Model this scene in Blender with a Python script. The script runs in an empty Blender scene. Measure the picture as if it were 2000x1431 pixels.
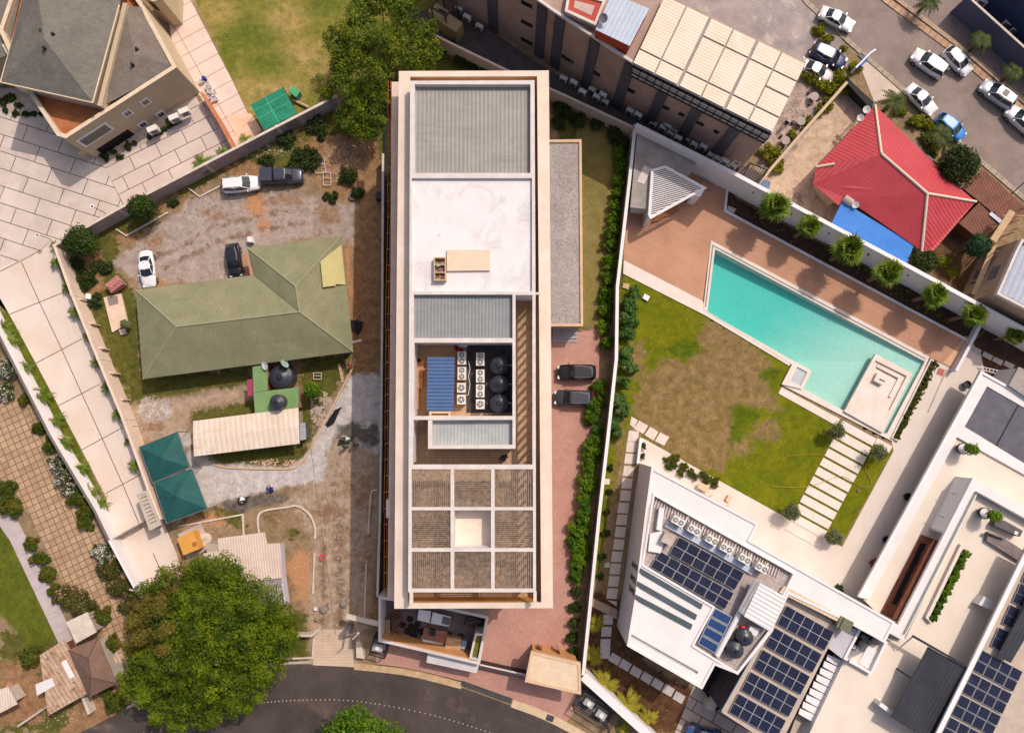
import bpy, math, random
import numpy as np
from mathutils import Vector, Matrix
from mathutils.geometry import tessellate_polygon
SC = bpy.context.scene
COL = SC.collection
PI = math.pi
rnd = random.Random(7)

# ------------------------------------------------------------------ camera
F = 1400.0; H = 87.0; TILT = math.atan(108.0 / F)
cam = bpy.data.cameras.new("camera"); camo = bpy.data.objects.new("camera", cam); COL.objects.link(camo)
cam.sensor_width = 36.0; cam.lens = 36.0 * F / 2000.0; cam.clip_end = 2000; cam.clip_start = 1
camo.location = (0, 0, H); camo.rotation_euler = (TILT, 0, 0)
SC.camera = camo
SC.render.resolution_x = 1024; SC.render.resolution_y = 732
# ------------------------------------------------------------------ sky and sun
ELEV = math.radians(52.5)
SUNDIR = Vector((0.672 * math.cos(ELEV), 0.738 * math.cos(ELEV), math.sin(ELEV))).normalized()
world = bpy.data.worlds.new("World"); SC.world = world; world.use_nodes = True
wn = world.node_tree; wn.nodes.clear()
sky = wn.nodes.new('ShaderNodeTexSky'); sky.sky_type = 'NISHITA'; sky.sun_disc = False
sky.sun_elevation = ELEV; sky.sun_rotation = math.atan2(SUNDIR.x, SUNDIR.y); sky.dust_density = 4.0; sky.ozone_density = 0.6; sky.air_density = 1.0
bg = wn.nodes.new('ShaderNodeBackground'); bg.inputs[1].default_value = 0.135
wo = wn.nodes.new('ShaderNodeOutputWorld')
wn.links.new(sky.outputs[0], bg.inputs[0]); wn.links.new(bg.outputs[0], wo.inputs[0])
sun = bpy.data.lights.new("sun", 'SUN'); suno = bpy.data.objects.new("sun", sun); COL.objects.link(suno)
sun.energy = 2.5; sun.angle = math.radians(0.5); sun.color = (1.0, 0.965, 0.905)
suno.rotation_euler = SUNDIR.to_track_quat('Z', 'Y').to_euler(); suno.location = (60, 60, 120)
SC.view_settings.view_transform = 'Standard'; SC.view_settings.look = 'None'
SC.view_settings.exposure = 0.17; SC.view_settings.gamma = 1.0
SC.view_settings.use_white_balance = True; SC.view_settings.white_balance_temperature = 6950; SC.view_settings.white_balance_tint = 13

# ------------------------------------------------------------------ pixel of the 2000x1431 photo -> point on the level z = h
CT, ST = math.cos(TILT), math.sin(TILT)
def P(u, v, h=0.0):
    dx = (u - 1000) / F; dy = -(v - 715.5) / F
    y = dy * CT + ST; z = dy * ST - CT
    t = (h - H) / z
    return (dx * t, y * t)
def PP(pts, h=0.0): return [P(u, v, h) for u, v in pts]
def P3(u, v, h=0.0):
    a = P(u, v, h); return Vector((a[0], a[1], h))
def PF(u, v, p0, p1):
    """pixel -> (s, z) on the vertical plane through world xy p0-p1"""
    dx = (u - 1000) / F; dy = -(v - 715.5) / F
    d = Vector((dx, dy * CT + ST, dy * ST - CT))
    e = Vector((p1[0] - p0[0], p1[1] - p0[1], 0)); L = e.length; e /= L
    n = Vector((-e.y, e.x, 0)); t = n.dot(Vector((p0[0], p0[1], 0))) / n.dot(d)
    q = d * t
    return ((q.x - p0[0]) * e.x + (q.y - p0[1]) * e.y, H + q.z)
def pang(u0, v0, u1, v1):
    a = P(u0, v0); b = P(u1, v1); return math.atan2(b[1] - a[1], b[0] - a[0])

# ------------------------------------------------------------------ materials
def lin(c): c = c / 255.0; return c / 12.92 if c <= 0.04045 else ((c + 0.055) / 1.055) ** 2.4
KF = (0.80, 0.80, 0.80)
def C(r, g, b, k=1.0): return (min(.9, lin(r) * KF[0] * k), min(.9, lin(g) * KF[1] * k), min(.9, lin(b) * KF[2] * k), 1)
def nd(nt, t, **kw):
    n = nt.nodes.new(t)
    for k, v in kw.items(): setattr(n, k, v)
    return n
def pos(nt, rot=0.0, scale=(1, 1, 1), loc=(0, 0, 0)):
    g = nd(nt, 'ShaderNodeNewGeometry'); m = nd(nt, 'ShaderNodeMapping')
    m.vector_type = 'TEXTURE'; m.inputs['Rotation'].default_value = (0, 0, rot); m.inputs['Location'].default_value = loc; m.inputs['Scale'].default_value = scale
    nt.links.new(g.outputs['Position'], m.inputs[0]); return m.outputs[0]
def noise(nt, vec, scale, detail=4, rough=.6, dist=0):
    n = nd(nt, 'ShaderNodeTexNoise'); n.inputs['Scale'].default_value = scale; n.inputs['Detail'].default_value = detail
    n.inputs['Roughness'].default_value = rough; n.inputs['Distortion'].default_value = dist
    if vec is not None: nt.links.new(vec, n.inputs['Vector'])
    return n.outputs['Fac']
def mixc(nt, f, a, b, bt='MIX'):
    m = nd(nt, 'ShaderNodeMix', data_type='RGBA', blend_type=bt)
    for s, val in ((0, f), (6, a), (7, b)):
        if hasattr(val, 'is_linked') or hasattr(val, 'links'): nt.links.new(val, m.inputs[s])
        else: m.inputs[s].default_value = val
    return m.outputs[2]
def ramp(nt, f, lo, hi, a=0.0, b=1.0, smooth=False):
    r = nd(nt, 'ShaderNodeMapRange'); r.clamp = True
    if smooth: r.interpolation_type = 'SMOOTHSTEP'
    nt.links.new(f, r.inputs[0]); r.inputs[1].default_value = lo; r.inputs[2].default_value = hi; r.inputs[3].default_value = a; r.inputs[4].default_value = b
    return r.outputs[0]
def mathn(nt, op, a, b=None):
    m = nd(nt, 'ShaderNodeMath', operation=op)
    for i, val in ((0, a), (1, b)):
        if val is None: continue
        if hasattr(val, 'links'): nt.links.new(val, m.inputs[i])
        else: m.inputs[i].default_value = val
    return m.outputs[0]
def bump(nt, bsdf, h, dist=0.02, strength=1.0, prev=None):
    b = nd(nt, 'ShaderNodeBump'); b.inputs['Distance'].default_value = dist; b.inputs['Strength'].default_value = strength
    nt.links.new(h, b.inputs['Height'])
    if prev is not None: nt.links.new(prev, b.inputs['Normal'])
    nt.links.new(b.outputs[0], bsdf.inputs['Normal']); return b.outputs[0]
MATS = {}
def newmat(name):
    m = bpy.data.materials.new(name); m.use_nodes = True; nt = m.node_tree
    return m, nt, nt.nodes['Principled BSDF']
def mat(name, col, col2=None, sc=.6, rough=.8, metal=0.0, grain=.12, gsc=9.0, corr=None, brick=None, stain=None, lo=.35, hi=.65, spec=.3, bmp=.01, coat=0, trans=0, streak=None):
    """col/col2 blend by large noise; grain = fine value noise; corr=(angle, spacing, depth, line); brick=(angle, w, h, mortar, colour, offset, vary)"""
    if name in MATS: return MATS[name]
    m, nt, b = newmat(name)
    v = pos(nt)
    base = col if col2 is None else mixc(nt, ramp(nt, noise(nt, v, sc, 6, .65, .3), lo, hi), col, col2)
    if stain:
        for (sc2, s0, s1, sco) in stain:
            base = mixc(nt, ramp(nt, noise(nt, v, sc2, 8, .7, .8), s0, s1), base, sco)
    if streak:
        sa, sc_, s0, s1 = streak; vs = pos(nt, sa, (1, 9, 1)); base = mixc(nt, ramp(nt, noise(nt, vs, 1.1, 6, .7), s0, s1), base, sc_)
    prev = None
    if brick:
        ang, w, h, mo, mc, off, vary = brick
        bt = nd(nt, 'ShaderNodeTexBrick'); nt.links.new(pos(nt, ang), bt.inputs['Vector'])
        bt.offset = off; bt.offset_frequency = 2; bt.squash = 1.0
        bt.inputs['Scale'].default_value = 1.0; bt.inputs['Brick Width'].default_value = w; bt.inputs['Row Height'].default_value = h
        bt.inputs['Mortar Size'].default_value = mo; bt.inputs['Mortar Smooth'].default_value = .2; bt.inputs['Bias'].default_value = 0
        bt.inputs['Color1'].default_value = (1, 1, 1, 1); bt.inputs['Color2'].default_value = (vary, vary, vary, 1); bt.inputs['Mortar'].default_value = (1, 1, 1, 1)
        base = mixc(nt, 1.0, base, bt.outputs[0], 'MULTIPLY')
        base = mixc(nt, bt.outputs['Fac'], base, mc)
        inv = mathn(nt, 'SUBTRACT', 1.0, bt.outputs['Fac']); prev = bump(nt, b, inv, .012, .7)
    if corr:
        ang, sp, dep, line = corr
        w = nd(nt, 'ShaderNodeTexWave', wave_type='BANDS', bands_direction='X', wave_profile='SIN')
        nt.links.new(pos(nt, ang), w.inputs['Vector']); w.inputs['Scale'].default_value = 2 * PI / sp / 20.0; w.inputs['Distortion'].default_value = 0
        if line: base = mixc(nt, ramp(nt, w.outputs['Fac'], 0, .35, line, 0), base, (0.02, 0.02, 0.02, 1))
        prev = bump(nt, b, w.outputs['Fac'], dep, 1.0, prev)
    if grain:
        g = ramp(nt, noise(nt, v, gsc, 3, .7), .25, .75, 1 - grain, 1 + grain)
        base = mixc(nt, 1.0, base, g, 'MULTIPLY') if False else mulv(nt, base, g)
    if bmp: prev = bump(nt, b, noise(nt, v, gsc * 1.5, 4, .7), bmp, .8, prev)
    if hasattr(base, 'links'): nt.links.new(base, b.inputs['Base Color'])
    else: b.inputs['Base Color'].default_value = base
    b.inputs['Roughness'].default_value = rough; b.inputs['Metallic'].default_value = metal
    b.inputs['Specular IOR Level'].default_value = spec; b.inputs['Coat Weight'].default_value = coat; b.inputs['Transmission Weight'].default_value = trans
    MATS[name] = m; return m
def mulv(nt, col, val):
    c = nd(nt, 'ShaderNodeVectorMath', operation='SCALE')
    if hasattr(col, 'links'): nt.links.new(col, c.inputs[0])
    else: c.inputs[0].default_value = col[:3]
    nt.links.new(val, c.inputs['Scale']); return c.outputs[0]
def leafmat(name, a, b2, c3=None, k=1.0):
    """two greens blended per leaf and per bough, optional blossom colour on some leaves"""
    if name in MATS: return MATS[name]
    m, nt, b = newmat(name)
    at = nd(nt, 'ShaderNodeAttribute', attribute_name='rnd'); v = pos(nt)
    n = noise(nt, v, .55, 3, .6)
    f = mathn(nt, 'ADD', mathn(nt, 'MULTIPLY', at.outputs['Fac'], .6), ramp(nt, n, .38, .62, -.15, .5)); k *= .86
    base = mixc(nt, f, C(*a, k), C(*b2, k))
    if c3: base = mixc(nt, mathn(nt, 'GREATER_THAN', at.outputs['Fac'], c3[3]), base, C(*c3[:3], k))
    nt.links.new(base, b.inputs['Base Color']); b.inputs['Roughness'].default_value = .6; b.inputs['Specular IOR Level'].default_value = .25
    t = nd(nt, 'ShaderNodeBsdfTranslucent'); nt.links.new(base, t.inputs[0])
    mx = nd(nt, 'ShaderNodeMixShader'); mx.inputs[0].default_value = .22
    nt.links.new(b.outputs[0], mx.inputs[1]); nt.links.new(t.outputs[0], mx.inputs[2])
    nt.links.new(mx.outputs[0], nt.nodes['Material Output'].inputs[0]); MATS[name] = m; return m

# ------------------------------------------------------------------ mesh builder (world coordinates)
def inset(poly, w):
    n = len(poly); A = sum(poly[i][0] * poly[(i + 1) % n][1] - poly[(i + 1) % n][0] * poly[i][1] for i in range(n))
    s = 1 if A > 0 else -1; out = []
    for i in range(n):
        p, q, r = Vector(poly[i - 1]), Vector(poly[i]), Vector(poly[(i + 1) % n])
        a = (q - p).normalized(); b = (r - q).normalized()
        na = Vector((-a.y, a.x)) * s; nb = Vector((-b.y, b.x)) * s; m = na + nb
        if m.length < 1e-6: m = na
        m.normalize(); d = w / max(.3, m.dot(na)); out.append((q.x + m.x * d, q.y + m.y * d))
    return out
def offline(path, w):
    """both sides of an open polyline"""
    L, R = [], []
    for i, q in enumerate(path):
        q = Vector(q[:2]); a = (q - Vector(path[i - 1][:2])).normalized() if i else None
        b = (Vector(path[i + 1][:2]) - q).normalized() if i < len(path) - 1 else None
        a = a or b; b = b or a; m = Vector((-a.y - b.y, a.x + b.x)).normalized(); d = w / 2 / max(.4, m.dot(Vector((-a.y, a.x))))
        L.append((q.x + m.x * d, q.y + m.y * d)); R.append((q.x - m.x * d, q.y - m.y * d))
    return L, R
class MB:
    def __init__(s): s.v = []; s.f = []
    def add(s, vs, fs):
        o = len(s.v); s.v += [tuple(x) for x in vs]; s.f += [tuple(i + o for i in f) for f in fs]; return s
    def prism(s, poly, z0, z1, top=True, bottom=False):
        n = len(poly); A = sum(poly[i][0] * poly[(i + 1) % n][1] - poly[(i + 1) % n][0] * poly[i][1] for i in range(n))
        if A < 0: poly = poly[::-1]
        vs = [(x, y, z0) for x, y in poly] + [(x, y, z1) for x, y in poly]
        fs = [(i, (i + 1) % n, n + (i + 1) % n, n + i) for i in range(n)]
        if top: fs.append(tuple(range(n, 2 * n)))
        if bottom: fs.append(tuple(range(n - 1, -1, -1)))
        return s.add(vs, fs)
    def sheet(s, poly, z, holes=()):
        loops = [[Vector((x, y, 0)) for x, y in l] for l in (list(holes) and [poly] + list(holes) or [poly])]
        vs = [(p.x, p.y, z) for l in loops for p in l]
        tr = tessellate_polygon(loops); fs = []
        for t in tr:
            a, b, c = (vs[i] for i in t)
            if (b[0] - a[0]) * (c[1] - a[1]) - (c[0] - a[0]) * (b[1] - a[1]) < 0: t = t[::-1]
            fs.append(t)
        return s.add(vs, fs)
    def slab(s, poly, z0, z1, holes=(), floor=None):
        """solid with open wells: walls outside and inside, optional well floors at z=floor"""
        s.sheet(poly, z1, holes); s.prism(poly, z0, z1, top=False)
        for h in holes:
            n = len(h); A = sum(h[i][0] * h[(i + 1) % n][1] - h[(i + 1) % n][0] * h[i][1] for i in range(n))
            if A > 0: h = h[::-1]
            zf = z0 if floor is None else floor
            s.add([(x, y, zf) for x, y in h] + [(x, y, z1) for x, y in h], [(i, (i + 1) % n, n + (i + 1) % n, n + i) for i in range(n)])
            if floor is not None: s.sheet(h, floor)
        return s
    def wall(s, path, w, z0, z1):
        L, R = offline(path, w)
        for i in range(len(path) - 1): pass
        return s.prism(L + R[::-1], z0, z1)
    def box(s, x, y, z0, sx, sy, sz, rot=0.0):
        c, q = math.cos(rot), math.sin(rot)
        pl = [(x + a * sx / 2 * c - b * sy / 2 * q, y + a * sx / 2 * q + b * sy / 2 * c) for a, b in ((-1, -1), (1, -1), (1, 1), (-1, 1))]
        return s.prism(pl, z0, z0 + sz, bottom=True)
    def cyl(s, x, y, z0, z1, r0, r1=None, n=16, cap=True):
        r1 = r0 if r1 is None else r1
        vs = [(x + r0 * math.cos(2 * PI * i / n), y + r0 * math.sin(2 * PI * i / n), z0) for i in range(n)] + [(x + r1 * math.cos(2 * PI * i / n), y + r1 * math.sin(2 * PI * i / n), z1) for i in range(n)]
        fs = [(i, (i + 1) % n, n + (i + 1) % n, n + i) for i in range(n)]
        if cap: fs += [tuple(range(n, 2 * n)), tuple(range(n - 1, -1, -1))]
        return s.add(vs, fs)
    def lathe(s, x, y, prof, n=20):
        vs = []; fs = []; m = len(prof)
        for r, z in prof: vs += [(x + r * math.cos(2 * PI * i / n), y + r * math.sin(2 * PI * i / n), z) for i in range(n)]
        for k in range(m - 1): fs += [(k * n + i, k * n + (i + 1) % n, (k + 1) * n + (i + 1) % n, (k + 1) * n + i) for i in range(n)]
        fs.append(tuple((m - 1) * n + i for i in range(n))); return s.add(vs, fs)
    def tube(s, p, q, r, n=6):
        p, q = Vector(p), Vector(q); d = (q - p)
        if d.length < 1e-5: return s
        a = d.normalized(); u = a.orthogonal().normalized(); w = a.cross(u)
        vs = [p + (u * math.cos(2 * PI * i / n) + w * math.sin(2 * PI * i / n)) * r for i in range(n)] + [q + (u * math.cos(2 * PI * i / n) + w * math.sin(2 * PI * i / n)) * r for i in range(n)]
        return s.add(vs, [(i, (i + 1) % n, n + (i + 1) % n, n + i) for i in range(n)] + [tuple(range(n - 1, -1, -1)), tuple(range(n, 2 * n))])
    def bar(s, p, q, w, h):
        """rectangular bar, top face up"""
        p, q = Vector(p), Vector(q); a = (q - p).normalized(); sd = Vector((-a.y, a.x, 0)).normalized() * w / 2; up = Vector((0, 0, h))
        vs = [p - sd, p + sd, q + sd, q - sd]; vs = [x - up for x in vs] + vs
        return s.add(vs, [(0, 1, 5, 4), (1, 2, 6, 5), (2, 3, 7, 6), (3, 0, 4, 7), (4, 5, 6, 7), (3, 2, 1, 0)])
    def face(s, *pts): return s.add(pts, [tuple(range(len(pts)))])
    def roof(s, faces, drop=.12):
        """sloped planes given as lists of 3-D points, with a thin underside"""
        for f in faces:
            f = [Vector(p) for p in f]; n = len(f)
            nn = (f[1] - f[0]).cross(f[2] - f[0])
            if nn.z < 0: f = f[::-1]
            b = [p - Vector((0, 0, drop)) for p in f]
            s.add(f + b, [tuple(range(n)), tuple(range(2 * n - 1, n - 1, -1))] + [(i, n + i, n + (i + 1) % n, (i + 1) % n) for i in range(n)])
        return s
    def fac(s, p0, p1, s0, s1, z0, z1, off0=-.02, off1=.03):
        """box lying on a facade p0->p1 (outer side on the right of the direction)"""
        e = (Vector(p1[:2]) - Vector(p0[:2])).normalized(); n = Vector((e.y, -e.x)); o = Vector(p0[:2])
        pl = [o + e * s0 + n * off0, o + e * s1 + n * off0, o + e * s1 + n * off1, o + e * s0 + n * off1]
        return s.prism([tuple(a) for a in pl], z0, z1, bottom=True)
def link(name, mb, mt, origin=(0, 0, 0), parent=None, smooth=False):
    me = bpy.data.meshes.new(name); ox, oy, oz = origin
    me.from_pydata([(a - ox, b - oy, c - oz) for a, b, c in mb.v], [], mb.f); me.update()
    o = bpy.data.objects.new(name, me); COL.objects.link(o)
    if mt is not None: me.materials.append(mt)
    if smooth:
        for p in me.polygons: p.use_smooth = True
    if parent is None: o.location = origin
    else: o.parent = parent
    return o
def one(name, label, cat, mb, mt, group=None, smooth=False):
    xs = [p[0] for p in mb.v]; ys = [p[1] for p in mb.v]; zs = [p[2] for p in mb.v]
    o = link(name, mb, mt, ((min(xs) + max(xs)) / 2, (min(ys) + max(ys)) / 2, min(zs)), None, smooth)
    o['label'] = label; o['category'] = cat
    if group: o['group'] = group
    return o
def struct(name, mb, mt):
    o = link(name, mb, mt); o['kind'] = 'structure'; return o
def thing(name, label, cat, x=0, y=0, z=0, rot=0, group=None):
    o = bpy.data.objects.new(name, None); COL.objects.link(o); o.location = (x, y, z); o.rotation_euler = (0, 0, rot)
    o.empty_display_size = .2; o['label'] = label; o['category'] = cat
    if group: o['group'] = group
    return o
def part(name, mb, mt, parent, label=None, smooth=False):
    r = parent
    while r.parent: r = r.parent
    o = link(name, mb, mt, tuple(r.location), parent, smooth)
    if label: o['label'] = label
    return o
def dup(root, x, y, z=0, rot=0, label=None, group=None, scale=None):
    def rec(o, par):
        c = o.copy(); COL.objects.link(c); c.parent = par
        for ch in o.children: rec(ch, c)
        return c
    r = rec(root, None); r.location = (x, y, z); r.rotation_euler = (0, 0, rot)
    if scale: r.scale = (scale, scale, scale)
    if label: r['label'] = label
    if group: r['group'] = group
    return r
class Proto:
    """first use moves the prototype, later uses copy it"""
    def __init__(s, root): s.r = root; s.n = 0
    def put(s, x, y, z=0, rot=0, label=None, group=None, scale=None):
        s.n += 1
        if s.n == 1:
            s.first = (x, y, z, rot, scale, label, group); s.keep = s.r
            s.src = s.r
            r = s.r
            r.location = (x, y, z); r.rotation_euler = (0, 0, rot)
            if scale: r.scale = (scale,) * 3
            if label: r['label'] = label
            if group: r['group'] = group
            return r
        r = dup(s.src, x, y, z, rot, label, group, scale or 1.0)
        return r
ORD = ['first', 'second', 'third', 'fourth', 'fifth', 'sixth', 'seventh', 'eighth', 'ninth', 'tenth', 'eleventh', 'twelfth', 'thirteenth', 'fourteenth', 'fifteenth', 'sixteenth', 'seventeenth', 'eighteenth', 'nineteenth', 'twentieth', 'twenty-first', 'twenty-second', 'twenty-third', 'twenty-fourth', 'twenty-fifth', 'twenty-sixth', 'twenty-seventh', 'twenty-eighth']

# ------------------------------------------------------------------ foliage
def leafmesh(name, blobs, n, size, seed=1, up=.35, core=.25):
    """n small leaf faces spread over the shells of overlapping blobs (x, y, z, r, squash)"""
    rg = np.random.default_rng(seed); B = np.array([(b + (1,))[:5] if len(b) < 5 else b for b in blobs], float)
    w = B[:, 3] ** 2; k = rg.choice(len(B), n, p=w / w.sum())
    d = rg.normal(size=(n, 3)); d[:, 2] = d[:, 2] * .8 + up; d /= np.linalg.norm(d, axis=1)[:, None]
    rr = np.where(rg.random(n) < core, rg.uniform(.3, .85, n), rg.uniform(.78, 1.2, n)); lump = 1 + .24 * np.sin(d[:, 0] * 7 + k) * np.sin(d[:, 1] * 6 + k * 1.7) * np.sin(d[:, 2] * 5 + k * .6)
    c = B[k, :3] + d * (B[k, 3] * rr * lump)[:, None] * np.stack([np.ones(n), np.ones(n), B[k, 4]], 1)
    nm = d * .7 + rg.normal(size=(n, 3)) * .55; nm[:, 2] = np.abs(nm[:, 2]) + .15; nm /= np.linalg.norm(nm, axis=1)[:, None]
    t = np.cross(nm, rg.normal(size=(n, 3))); t /= np.linalg.norm(t, axis=1)[:, None]; b = np.cross(nm, t)
    s = size * rg.uniform(.6, 1.35, n)[:, None]
    V = np.stack([c - t * s, c - b * s * .5 + nm * s * .12, c + t * s, c + b * s * .5 + nm * s * .12], 1).reshape(-1, 3)
    me = bpy.data.meshes.new(name); me.vertices.add(4 * n); me.vertices.foreach_set('co', V.astype(np.float32).ravel())
    me.loops.add(4 * n); me.loops.foreach_set('vertex_index', np.arange(4 * n, dtype=np.int32))
    me.polygons.add(n); me.polygons.foreach_set('loop_start', np.arange(0, 4 * n, 4, dtype=np.int32)); me.polygons.foreach_set('loop_total', np.full(n, 4, np.int32))
    a = me.attributes.new('rnd', 'FLOAT', 'FACE'); a.data.foreach_set('value', np.clip(rg.random(n) * .62 + rg.random(len(B))[k] * .38, 0, 1).astype(np.float32))
    me.update(calc_edges=True); return me
def leafobj(name, blobs, n, size, mt, parent=None, seed=1, **kw):
    me = leafmesh(name, blobs, n, size, seed, **kw); me.materials.append(mt)
    o = bpy.data.objects.new(name, me); COL.objects.link(o)
    if parent: o.parent = parent
    return o
def crownblobs(r, h0, h1, n, seed, rb=.42, flat=.8):
    rg = random.Random(seed); out = [(0, 0, (h0 + h1) / 2, r * .62, flat)]
    for i in range(n):
        a = i * 2.39996 + rg.uniform(-.3, .3); q = math.sqrt((i + .5) / n); d = r * (1 - rb) * q * rg.uniform(.85, 1.1)
        z = h0 + (h1 - h0) * (.35 + .65 * math.sqrt(max(0, 1 - q * q * .92))) - r * rb * .5
        out.append((d * math.cos(a), d * math.sin(a), z, r * rb * rg.uniform(.75, 1.15), flat))
    return out
BARK = None
def tree(name, label, cat, u, v, h, r, n, size, mt, blobs=None, nb=14, seed=1, group=None, trunk=True, rb=.42, up=.35, core=.25):
    x, y = P(u, v, h * .6); t = thing(name, label, cat, x, y, 0, 0, group)
    bl = blobs or crownblobs(r, h * .3, h, nb, seed, rb)
    if trunk:
        m = MB(); tr = max(.05, r * .055)
        m.cyl(x, y, 0, h * .45, tr * 1.3, tr, 10)
        rg = random.Random(seed)
        for b in bl[1:min(len(bl), 12)]: m.tube((x, y, h * rg.uniform(.25, .42)), (x + b[0] * .85, y + b[1] * .85, b[2]), tr * .45, 5)
        part('trunk', m, MATS['bark'], t)
    o = leafobj('crown', bl, n, size, mt, t, seed, up=up, core=core); return t
def bush(name, label, cat, u, v, r, h, n, size, mt, seed=1, group=None, z=0.0):
    x, y = P(u, v, z + h * .5); t = thing(name, label, cat, x, y, z, 0, group)
    m = MB(); 
    for k in range(4):
        a = k * 1.6 + seed; m.tube((x, y, z), (x + math.cos(a) * r * .5, y + math.sin(a) * r * .5, z + h * .6), .02 + r * .02, 5)
    part('stem', m, MATS['bark'], t)
    rg = random.Random(seed); bl = [(0, 0, h * .4, min(r, h) * .6, min(1.0, h / r / 1.3))]; ex = rg.uniform(.8, 1.25)
    for i in range(11):
        a = i * 2.4 + rg.random(); d = r * rg.uniform(.25, .95); bl.append((d * ex * math.cos(a), d / ex * math.sin(a), h * rg.uniform(.35, .85) - .2 * h * d / r, r * rg.uniform(.2, .38), .8))
    leafobj('foliage', bl, n, size, mt, t, seed); return t
MATS['bark'] = mat('bark', C(120, 95, 75), C(90, 70, 55), sc=5)
# ================================================================== THE GROUND: one sheet, its zones blended with ragged edges
def sdf(X, Y, polys):
    best = None
    for poly in polys:
        q = np.array(poly); n = len(q); ins = np.zeros(X.shape, bool); dm = np.full(X.shape, 1e9)
        for i in range(n):
            x0, y0 = q[i]; x1, y1 = q[(i + 1) % n]
            ex, ey = x1 - x0, y1 - y0; L2 = ex * ex + ey * ey + 1e-9
            t = np.clip(((X - x0) * ex + (Y - y0) * ey) / L2, 0, 1)
            dm = np.minimum(dm, (X - x0 - t * ex) ** 2 + (Y - y0 - t * ey) ** 2)
            c = (y0 > Y) != (y1 > Y)
            xi = x0 + (Y - y0) * ex / (ey if abs(ey) > 1e-9 else 1e-9); ins ^= c & (X < xi)
        d = np.sqrt(dm) * np.where(ins, 1, -1)
        best = d if best is None else np.maximum(best, d)
    return np.clip(best, -4, 4)
def blob(u, v, a, b=None, n=12, sd=0):
    b = b or a; rg = random.Random(int(u * 7 + v * 13) + sd)
    return [(u + a * math.cos(2 * PI * i / n) * rg.uniform(.75, 1.2), v + b * math.sin(2 * PI * i / n) * rg.uniform(.75, 1.2)) for i in range(n)]
def E(*a): return [blob(*x) for x in a]
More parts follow.
